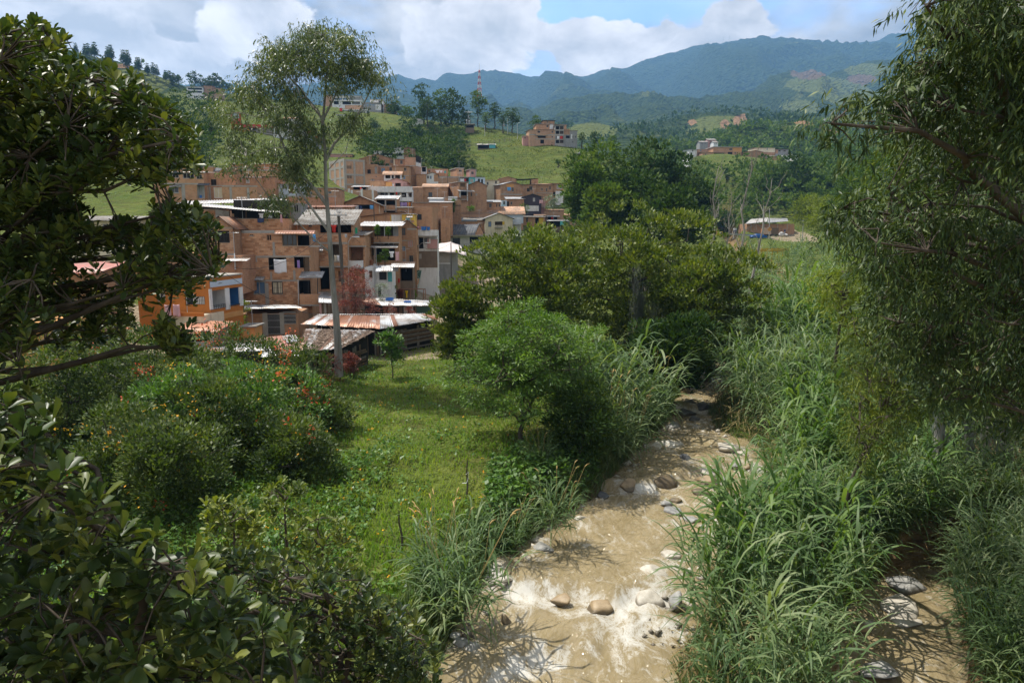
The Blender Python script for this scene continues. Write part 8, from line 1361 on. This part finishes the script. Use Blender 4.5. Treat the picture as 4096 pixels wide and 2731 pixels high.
# ------------------------------------------------------------------ hilltop things
e = empty('billboard', W(*Z(7, 2050, 560), 332), 'tilted white billboard on two posts among the hill trees', 'billboard'); a, b, c, d = [np.array(W(*Z(7, x, y), 332)) - np.array(e.location) for x, y in ((2002, 525), (2100, 508), (2096, 442), (2000, 460))]; MB().slab(*[tuple(q) for q in (a, b, c, d)], .3).build('board', MT['white'], e)
for k in (.3, .75): q = a + (b - a) * k; MB().tube([tuple(q + [0, .3, .5]), (q[0], .3, -6)], .15, 6).build('post', MT['steel'], e)
for k0, k1, h0, h1 in ((.52, .78, .40, .47), (.58, .86, .52, .58)): P = lambda s_, t_: tuple((a + (b - a) * s_) * (1 - t_) + (d + (c - d) * s_) * t_ + np.array([0, -.08, 0])); MB().slab(P(k0, h0), P(k1, h0), P(k1, h1), P(k0, h1), .02).build('lettering', MT['grey'], e)
e = empty('totem_sign', W(*Z(7, 340, 600), 276), 'tall red roadside totem sign with a pale panel', 'sign'); z7 = lambda x, y: np.array(W(*Z(7, x, y), 276)) - np.array(e.location)
for x0, y0, x1, y1, mm, nm in ((298, 395, 382, 515, 'red', 'sign_body'), (305, 515, 316, 600, 'red', 'post'), (370, 515, 380, 570, 'red', 'post'), (310, 402, 370, 455, 'pale_blue', 'panel'), (318, 462, 345, 468, 'white', 'lettering'), (318, 476, 352, 480, 'white', 'lettering'), (318, 487, 340, 490, 'white', 'lettering')): q0, q1 = z7(x0, y1), z7(x1, y0); o_ = -.4 if nm in ('panel', 'lettering') else 0; MB().box(q0[0], q1[0], -.3 + o_ * .2, .3 if not o_ else -.31, q0[2], q1[2]).build(nm, MT[mm], e)
for i, (x, y, s, lab) in enumerate([(322, 588, 1.3, 'first yellow flower bed bush at the totem sign'), (350, 586, 1.2, 'second yellow flower bed bush at the totem sign'), (425, 582, 1.3, 'third yellow flower bed bush at the totem sign')]):
    p = W(*Z(7, x, y + 12), 274); tree('flower_bush', lab, p, [((0, 0, .8), (s, s, .9))], 24, 10, .35, .35, .7, FLOWER_Y if i else FLOWER_R, .06, seed=900 + i, nl=3, cat='bush', group='yellow bushes at the totem sign')
def statue(label, zoom, x, y0, y1, Y, cross=False):
    t, b = W(*Z(zoom, x, y0), Y), W(*Z(zoom, x, y1), Y); h = t[2] - b[2]; e = empty('statue', b, label, 'statue'); me = bpy.data.meshes.new('figure')
    J = [(0, 0, .5), (0, 0, .68), (0, 0, .84), (0, 0, .89), (0, 0, .96), (.05, 0, .25), (.05, 0, .0), (-.05, 0, .25), (-.05, 0, 0)]; E = [(0, 1), (1, 2), (2, 3), (3, 4), (0, 5), (5, 6), (0, 7), (7, 8)]; ar = [(.1, 0, .82), (.24, 0, .86), (.4, 0, .9)] if cross else [(.1, 0, .8), (.15, -.02, .65), (.08, -.09, .62)]
    R_ = [.09, .095, .1, .045, .06, .07, .05, .07, .05]
    for s_ in (1, -1):
        i0 = len(J); J += [(s_ * a[0], a[1], a[2]) for a in ar]; E += [(2, i0), (i0, i0 + 1), (i0 + 1, i0 + 2)]; R_ += [.05, .04, .03]
    me.from_pydata([(a * h, b_ * h, c * h) for a, b_, c in J], E, []); me.materials.append(MT['white']); o = ob('figure', me, e); sk = o.modifiers.new('skin', 'SKIN')
    for v, r in zip(me.skin_vertices[0].data if me.skin_vertices else [], R_): v.radius = (r * h, r * h)
    if not me.skin_vertices:
        me.attributes
    o.modifiers.new('sub', 'SUBSURF').levels = 1
    MB().box(-.25 * h, .25 * h, -.2 * h, .2 * h, -.35 * h, 0).build('plinth', MT['conc'], e)
    if cross: MB().box(-.04 * h, .04 * h, .1 * h, .16 * h, 0, 1.05 * h).box(-.45 * h, .45 * h, .1 * h, .16 * h, .84 * h, .91 * h).build('cross', MT['white'], e)
statue('white crucifix statue on the hilltop', 6, 410, 218, 300, 322, True); statue('small white statue below the crucifix on the left', 6, 392, 292, 340, 320); statue('small white statue below the crucifix on the right', 6, 416, 300, 342, 320); statue('lone white statue beside the tall lamp post', 6, 741, 310, 350, 318)
h = House('shrine', 'low shrine base under the hilltop statues', 6, (382, 462, 345, 380), 319, 2, depth=4, wall='inner', cat='shrine', drop=2); h.roof('flat', .3, .4, 'conc'); h.void(388, 352, 458, 376, deep=1, mat='dark'); h.done()
fx = [(300, 545), (360, 530), (420, 528), (480, 524), (540, 512), (600, 505), (650, 495), (700, 485), (750, 480), (800, 476)]; e = empty('pasture_fence', W(*Z(6, 300, 560), 275), 'rickety wooden fence along the top of the pasture', 'fence'); pr = None
for i, (x, y) in enumerate(fx):
    p = np.array(W(*Z(6, x, y + 18), 275 + i * 1.4)) - np.array(e.location); q = np.array(W(*Z(6, x, y), 275 + i * 1.4)) - np.array(e.location); MB().tube([tuple(p - [0, 0, .6]), tuple(q)], .1, 5).build('post', MT['wood_g'], e)
    if pr is not None: [MB().tube([tuple(pr + (0, 0, dz)), tuple(q + [0, 0, dz])], .05, 4).build('rail', MT['wood_g'], e) for dz in (-.15, -.8)]
    pr = q
# ------------------------------------------------------------------ sports field
def frame_px(e, zoom, pts, Y, r, mat, name):
    P = [tuple(np.array(W(*Z(zoom, x, y), Y)) - np.array(e.location)) for x, y in pts]; MB().tube(P, r, 6).build(name, mat, e)
GRN = m_plain('board_green', (.05, .13, .10), .5, .4, .15); GRNP = m_plain('post_pale_green', (.38, .50, .44), .5, .4, .15)
b = W(*Z(5, 1300, 900), 96); b[2] = gz(b[0], b[1]); e = empty('basketball_hoop', b, 'green basketball backboard on a pale steel frame', 'hoop'); q = [np.array(W(*Z(5, x, y), 96)) - b for x, y in ((1238, 770), (1412, 768), (1428, 672), (1240, 675))]; MB().slab(*[tuple(k) for k in q], .06).build('backboard', GRN, e)
for pts in ([(1222, 690), (1200, 885)], [(1428, 672), (1390, 885)], [(1225, 772), (1415, 770)], [(1195, 882), (1480, 890)], [(1288, 770), (1286, 830)], [(1380, 768), (1372, 840)]): frame_px(e, 5, pts, 96.1, .06, GRNP, 'frame_bar')
for pts in ([(1290, 705), (1380, 705), (1380, 745), (1290, 745), (1290, 705)], [(1240, 675), (1290, 705)], [(1428, 672), (1380, 705)], [(1240, 770), (1290, 745)], [(1412, 768), (1380, 745)]): frame_px(e, 5, pts, 95.85, .025, GRNP, 'brace')
b = W(*Z(5, 1300, 1030), 84); e = empty('goal_frame', b, 'rusty goal frame on the dirt yard', 'goal'); RUSTM = m_plain('rusty_iron', (.30, .16, .10), .8, .2, .3)
for pts in ([(1135, 895), (1475, 895)], [(1455, 895), (1450, 1028)], [(1472, 895), (1478, 1028)], [(1218, 895), (1218, 1000)], [(1300, 895), (1300, 1005)]): frame_px(e, 5, pts, 84, .06, RUSTM, 'goal_bar')
# ------------------------------------------------------------------ vehicles
def car(label, x, y, z, rz, s, body, name='parked_car'):
    e = empty(name, (x, y, z), label, 'car', rz); e.scale = (s, s, s); prof = [(-2.1, .35), (-2.12, .75), (-1.95, .92), (-1.25, 1.0), (-.75, 1.42), (.75, 1.46), (1.35, 1.02), (1.95, .95), (2.1, .8), (2.12, .35)]; V, F = [], []; n = len(prof)
    for yy, k in ((-.82, 1), (.82, 1)):
        for px_, pz in prof: V.append((px_, yy * (.8 if pz > 1.1 else 1), pz))
    F = [list(range(n))[::-1], list(range(n, 2 * n))] + [[i, (i + 1) % n, n + (i + 1) % n, n + i] for i in range(n)]; ob('body', mesh_np('body', V, F, body), e)
    for nm, q in (('windscreen', [(-1.2, -.62, 1.03), (-1.2, .62, 1.03), (-.78, .6, 1.38), (-.78, -.6, 1.38)]), ('rear_window', [(1.3, .62, 1.06), (1.3, -.62, 1.06), (.8, -.6, 1.41), (.8, .6, 1.41)])):
        nn = np.cross(np.array(q[1]) - q[0], np.array(q[3]) - q[0]); nn = nn / np.linalg.norm(nn) * .03; nn = nn if nn[2] > 0 else -nn; MB().slab(*[tuple(np.array(k) + nn) for k in q], .015).build(nm, MT['glass'], e)
    for sy in (-1, 1): MB().box(-.7, .7, sy * .70 - .02, sy * .70 + .02, 1.06, 1.34).build('side_window', MT['glass'], e)
    for sx in (-1.3, 1.3):
        for sy in (-.75, .75):
            w_ = MB().tube([(sx, sy - .11, .32), (sx, sy + .11, .32)], .32, 14).build('wheel', PL['black'], e); MB().tube([(sx, sy - .125, .32), (sx, sy + .125, .32)], .17, 10).build('rim', MT['steel'], w_)
    for sy in (-.6, .6): MB().box(-2.16, -2.11, sy - .17, sy + .17, .66, .82).build('headlight', PL['white'], e); MB().box(2.11, 2.16, sy - .14, sy + .14, .66, .84).build('tail_light', PL['red'], e)
    MB().box(-2.2, -2.13, -.8, .8, .36, .52).build('bumper', PL['black'], e); return e
CARM = m_plain('car_paint_dark', (.04, .055, .075), .25, .5, .05); CARB = m_plain('car_paint_blue', (.03, .13, .42), .25, .5, .05)
p = W(*Z(5, 1462, 918), 112); car('dark blue grey car parked by the basketball hoop', p[0], p[1] + 2, min(p[2], gz(p[0], p[1])) if 0 else p[2], math.radians(78), 1.05, CARM)
p = W(*Z(8, 1018, 1188), 202); car('bright blue car on the far road', p[0], p[1], p[2], math.radians(8), 1.05, CARB)
p = W(*Z(8, 1172, 1166), 210); e = empty('truck', p, 'brown cargo truck seen from behind on the far road', 'truck', .1); MB().box(-1.15, 1.15, 0, 5, .7, 2.6).build('cargo_box', MT['inner'], e); MB().box(-1.05, 1.05, 5.1, 6.9, .6, 2.3).build('cab', MT['orange'], e); MB().box(-1.2, 1.2, -.1, 0, .5, .75).build('bumper', PL['black'], e)
for x in (-.85, .85):
    for y in (.9, 5.6): MB().tube([(x - .15, y, .45), (x + .15, y, .45)], .45, 12).build('wheel', PL['black'], e)
for z in (1.2, 1.7, 2.2): MB().box(-1.17, 1.17, -.04, -.003, z, z + .12).build('cargo_slat', MT['wood'], e)
p = W(*Z(8, 1120, 1160), 207); e = empty('road_sign', p, 'orange diamond road work sign beside the truck', 'sign'); MB().tube([(0, 0, 0), (0, 0, 2.2)], .04, 5).build('post', MT['steel'], e); mb = MB(); mb.slab((0, -.06, 1.2), (.75, -.06, 1.95), (0, -.06, 2.7), (-.75, -.06, 1.95), .04); mb.build('plate', PL['red'] if 0 else MT['ochre'], e)
for i, (x, y, lab) in enumerate([(1222, 1146, 'left white sack of the pile by the warehouse'), (1240, 1148, 'middle white sack of the pile by the warehouse'), (1256, 1146, 'right white sack of the pile by the warehouse'), (1240, 1130, 'top white sack of the pile by the warehouse'), (1278, 1147, 'white sack apart from the pile by the warehouse')]): o = ob('sack', rock_mesh(820 + i, MT['white'], 2), None, W(*Z(8, x, y), 218)); o.scale = (.75, .5, .45); tag(o, lab, 'sack')
o = ob('covered_heap', rock_mesh(830, m_plain('tarp_dark', (.06, .075, .07), .5, .4, .3)), None, W(*Z(8, 1092, 1128), 216)); o.scale = (1.9, 1.4, 2.2); tag(o, 'heap under a dark tarpaulin beside the truck', 'heap')
# ------------------------------------------------------------------ bridge
YEL = m_plain('paint_bridge_yellow', (.55, .36, .03), .6, .3, .15); b = W(*Z(8, 560, 1240), 196); e = empty('footbridge', b, 'concrete bridge with yellow railings at the valley bend', 'bridge'); q = lambda x, y, Y=196: np.array(W(*Z(8, x, y), Y)) - b
a, c = q(455, 1170), q(680, 1170); MB().box(a[0], c[0], -1.2, 2.5, a[2] - .9, a[2] - .1).build('deck', MT['conc'], e); MB().box(q(540, 0)[0], q(660, 0)[0], -.9, 2.2, q(0, 1240)[2] - 3, a[2] - .92).build('pier', MT['conc'], e)
for y in (1120, 1142, 1162): f, g = q(495 if y < 1150 else 455, y), q(672, y); MB().box(f[0], g[0], -1.25, -1.15, f[2] - .09, f[2] + .09).build('rail', YEL, e)
for x in np.linspace(500, 670, 8): f = q(x, 1120); MB().box(f[0] - .06, f[0] + .06, -1.14, -1.04, a[2] - .1, f[2] + .1).build('rail_post', YEL, e)
b = W(*Z(8, 890, 1310), 158); e = empty('yellow_railing', b, 'yellow railing half hidden in the cane below the road', 'railing'); q = lambda x, y: np.array(W(*Z(8, x, y), 158)) - b
for y in (1282, 1296): f, g = q(890, y + 8), q(1310, y - 5); MB().slab((f[0], 0, f[2] - .12), (g[0], 0, g[2] - .12), (g[0], 0, g[2] + .12), (f[0], 0, f[2] + .12), .1).build('rail', YEL, e)
for x in np.linspace(900, 1300, 9): f = q(x, 1288); MB().box(f[0] - .07, f[0] + .07, -.12, -.02, f[2] - 3, f[2] + .4).build('rail_post', YEL, e)
b = W(*Z(8, 740, 1165), 200); e = empty('guard_rail', b, 'grey guard rail between the bridge and the road', 'railing'); f, g = np.array(W(*Z(8, 738, 1145), 200)) - b, np.array(W(*Z(8, 1100, 1168), 204)) - b; MB().slab(tuple(f), tuple(g), tuple(g + [0, 0, .4]), tuple(f + [0, 0, .4]), .06).build('rail', MT['steel'], e)
for k in np.linspace(.02, .98, 10): w_ = f + (g - f) * k; MB().box(w_[0] - .06, w_[0] + .06, w_[1] + .02, w_[1] + .14, w_[2] - 1.2, w_[2] + .3).build('post', MT['steel'], e)
# ------------------------------------------------------------------ people on the far road
def person(label, zoom, x, y, Y, shirt, trousers):
    p = W(*Z(zoom, x, y), Y); e = empty('person', p, label, 'person'); J = [(0, 0, .95), (0, 0, 1.2), (0, 0, 1.42), (0, 0, 1.52), (0, 0, 1.63), (.1, 0, .9), (.12, -.03, .5), (.12, 0, .06), (.12, -.14, .04), (-.1, 0, .9), (-.12, .05, .5), (-.12, .08, .06), (-.12, -.06, .04), (.19, 0, 1.38), (.25, .03, 1.1), (.24, -.08, .85), (-.19, 0, 1.38), (-.25, .03, 1.1), (-.24, -.06, .85)]
    E = [(0, 1), (1, 2), (2, 3), (3, 4), (0, 5), (5, 6), (6, 7), (7, 8), (0, 9), (9, 10), (10, 11), (11, 12), (2, 13), (13, 14), (14, 15), (2, 16), (16, 17), (17, 18)]; R_ = [.15, .14, .15, .06, .11, .1, .07, .05, .045, .1, .07, .05, .045, .07, .05, .04, .07, .05, .04]
    me = bpy.data.meshes.new('body'); me.from_pydata(J, E, []); me.materials.append(shirt); o = ob('body', me, e); o.modifiers.new('skin', 'SKIN')
    if me.skin_vertices:
        for v, r in zip(me.skin_vertices[0].data, R_): v.radius = (r, r)
        me.skin_vertices[0].data[0].use_root = True
    o.modifiers.new('sub', 'SUBSURF').levels = 1
    hm = ob('hair', rock_mesh(850, PL['black'], 2), e, (0, .02, 1.70)); hm.scale = (.115, .12, .09)
    tr = MB(); [tr.tube([(s * .1, .0, .92), (s * .12, .02, .5), (s * .12, .04, .12)], np.array([.125, .095, .08]), 8) for s in (1, -1)]; tr.build('trousers', trousers, e)
for a in [('person in white standing at the left of the guard rail', 8, 790, 1138, 203, CLO['white'], CLO['navy']), ('person in a pale shirt right of the person in white', 8, 806, 1138, 203.5, CLO['grey'], CLO['navy']), ('person in dark clothes by the white sacks', 8, 1266, 1146, 217, CLO['navy'], CLO['grey']), ('person in grey crossing the yellow bridge', 8, 622, 1160, 196.8, CLO['pink'], CLO['navy'])]: person(*a)
# ------------------------------------------------------------------ meadow sticks
for u0, v0, u1, v1, z, lab in ((468, 458, 466, 496, 2.0, 'thin stick with white string in the meadow'), (399, 510, 402, 548, 1.7, 'short weathered stake at the meadow edge')):
    b = Wz(u1, v1, z); b[2] = gz(b[0], b[1]); t = W(u0, v0, b[1]); e = empty('stake', b, lab, 'stake'); q = t - b; MB().tube([(0, 0, -.2), tuple(q * .35 + [.04, 0, 0]), tuple(q * .7 - [.03, 0, 0]), tuple(q)], np.array([.045, .04, .032, .02]), 6).build('stick', BARK, e)
    if u0 == 468: MB().tube([tuple(q * .62 + [-.05, -.04, 0]), tuple(q * .66 + [.05, -.05, .05]), tuple(q * .5 + [.04, -.05, 0]), tuple(q * .42 + [.0, -.05, 0]), tuple(q * .4 + [-.2, -.05, .02])], .012, 5).build('string', CLO['white'], e)
# ------------------------------------------------------------------ plants at the houses
for i, (zoom, x, yt, yb, w, Y, lab, mt) in enumerate([(5, 912, 140, 270, 50, 81.6, 'left potted climber on the plant balcony', L_FRESH), (5, 1038, 165, 270, 46, 81.6, 'right potted climber on the plant balcony', L_FRESH), (5, 995, 400, 592, 105, 79, 'tall dark leafy plant beside the hanging shirt', L_MID), (5, 925, 500, 590, 50, 79.5, 'small yellow-green plant left of the tall leafy plant', L_BAMBOO), (3, 1450, 640, 755, 120, 176, 'dark garden tree below the dark violet house', L_MID), (3, 1800, 520, 690, 190, 182, 'pale green tree in front of the white lower floors', L_SILVER), (2, 1805, 720, 800, 50, 143, 'papaya tree between the brick houses', L_FRESH), (2, 1800, 800, 880, 60, 142, 'low garden bush under the papaya tree', L_FRESH), (2, 2010, 820, 850, 110, 150, 'garden bush beside the red porch', L_FRESH), (5, 1330, 905, 1000, 100, 88, 'grass clump behind the goal frame', L_GRASS), (5, 1060, 840, 1000, 170, 80, 'weedy bush in front of the shop', L_SHRUB), (5, 1175, 900, 1005, 70, 83, 'reddish bush at the yard edge', L_RED)]):
    u, v = Z(zoom, x, yb); _, v2 = Z(zoom, x, yt); tree_px('garden_plant', lab, u, v2, v, w / ZO[zoom][2], Y, 7, 70, 14, max(.16, w / ZO[zoom][2] * Y / F_PX * .12), max(.14, w / ZO[zoom][2] * Y / F_PX * .09), .5, mt, .05, 930 + i, low=.08, nl=6, cat='plant', ground=False)

# ------------------------------------------------------------------ roof clutter on the town
rng = np.random.default_rng(990)
for i, o in enumerate([o for o in bpy.data.objects if o.get('group') == G]):
    w = [c_ for c_ in o.children if c_.name.startswith('wall')]
    if not w or rng.random() < .35: continue
    bb = np.array(w[0].bound_box); Wd, H_, D_h = bb[:, 0].max(), bb[:, 2].max(), bb[:, 1].max(); lab = ' '.join(o['label'].split()[:9]); R3 = np.array(o.matrix_basis.to_3x3()); pt = lambda x, y, z: R3 @ np.array([x, y, z]) + np.array(o.location)
    if i % 3:
        e = empty('aerial', pt(Wd * rng.uniform(.15, .85), D_h * .3, H_), 'thin television aerial on the ' + lab, 'aerial', group='roof aerials'); MB().tube([(0, 0, -.6), (0, 0, 2.2)], .03, 5).build('mast', MT['steel'], e); mb = MB().tube([(-.5, 0, 2.1), (.5, 0, 2.1)], .018, 4)
        for x in np.linspace(-.45, .45, 5): mb.tube([(x, -.3, 2.1), (x, .3, 2.1)], .012, 4)
        mb.build('rods', MT['steel'], e)
# ------------------------------------------------------------------ air: haze over the whole valley, sky and clouds outside it
m = bpy.data.materials.new('haze'); m.use_nodes = True; nt = m.node_tree; nt.nodes.clear(); out = nt.nodes.new('ShaderNodeOutputMaterial')
vol = nd(nt, 'ShaderNodeVolumePrincipled', {'Color': (0.26, 0.545, 1.0), 'Density': 0.00016, 'Anisotropy': 0.0})
nt.links.new(vol.outputs[0], out.inputs['Volume'])
hb = MB().box(-7000, 7000, -600, 6300, -8, 1320); tag(hb.build('haze', m), 'thin blue haze over the valley', kind='stuff')
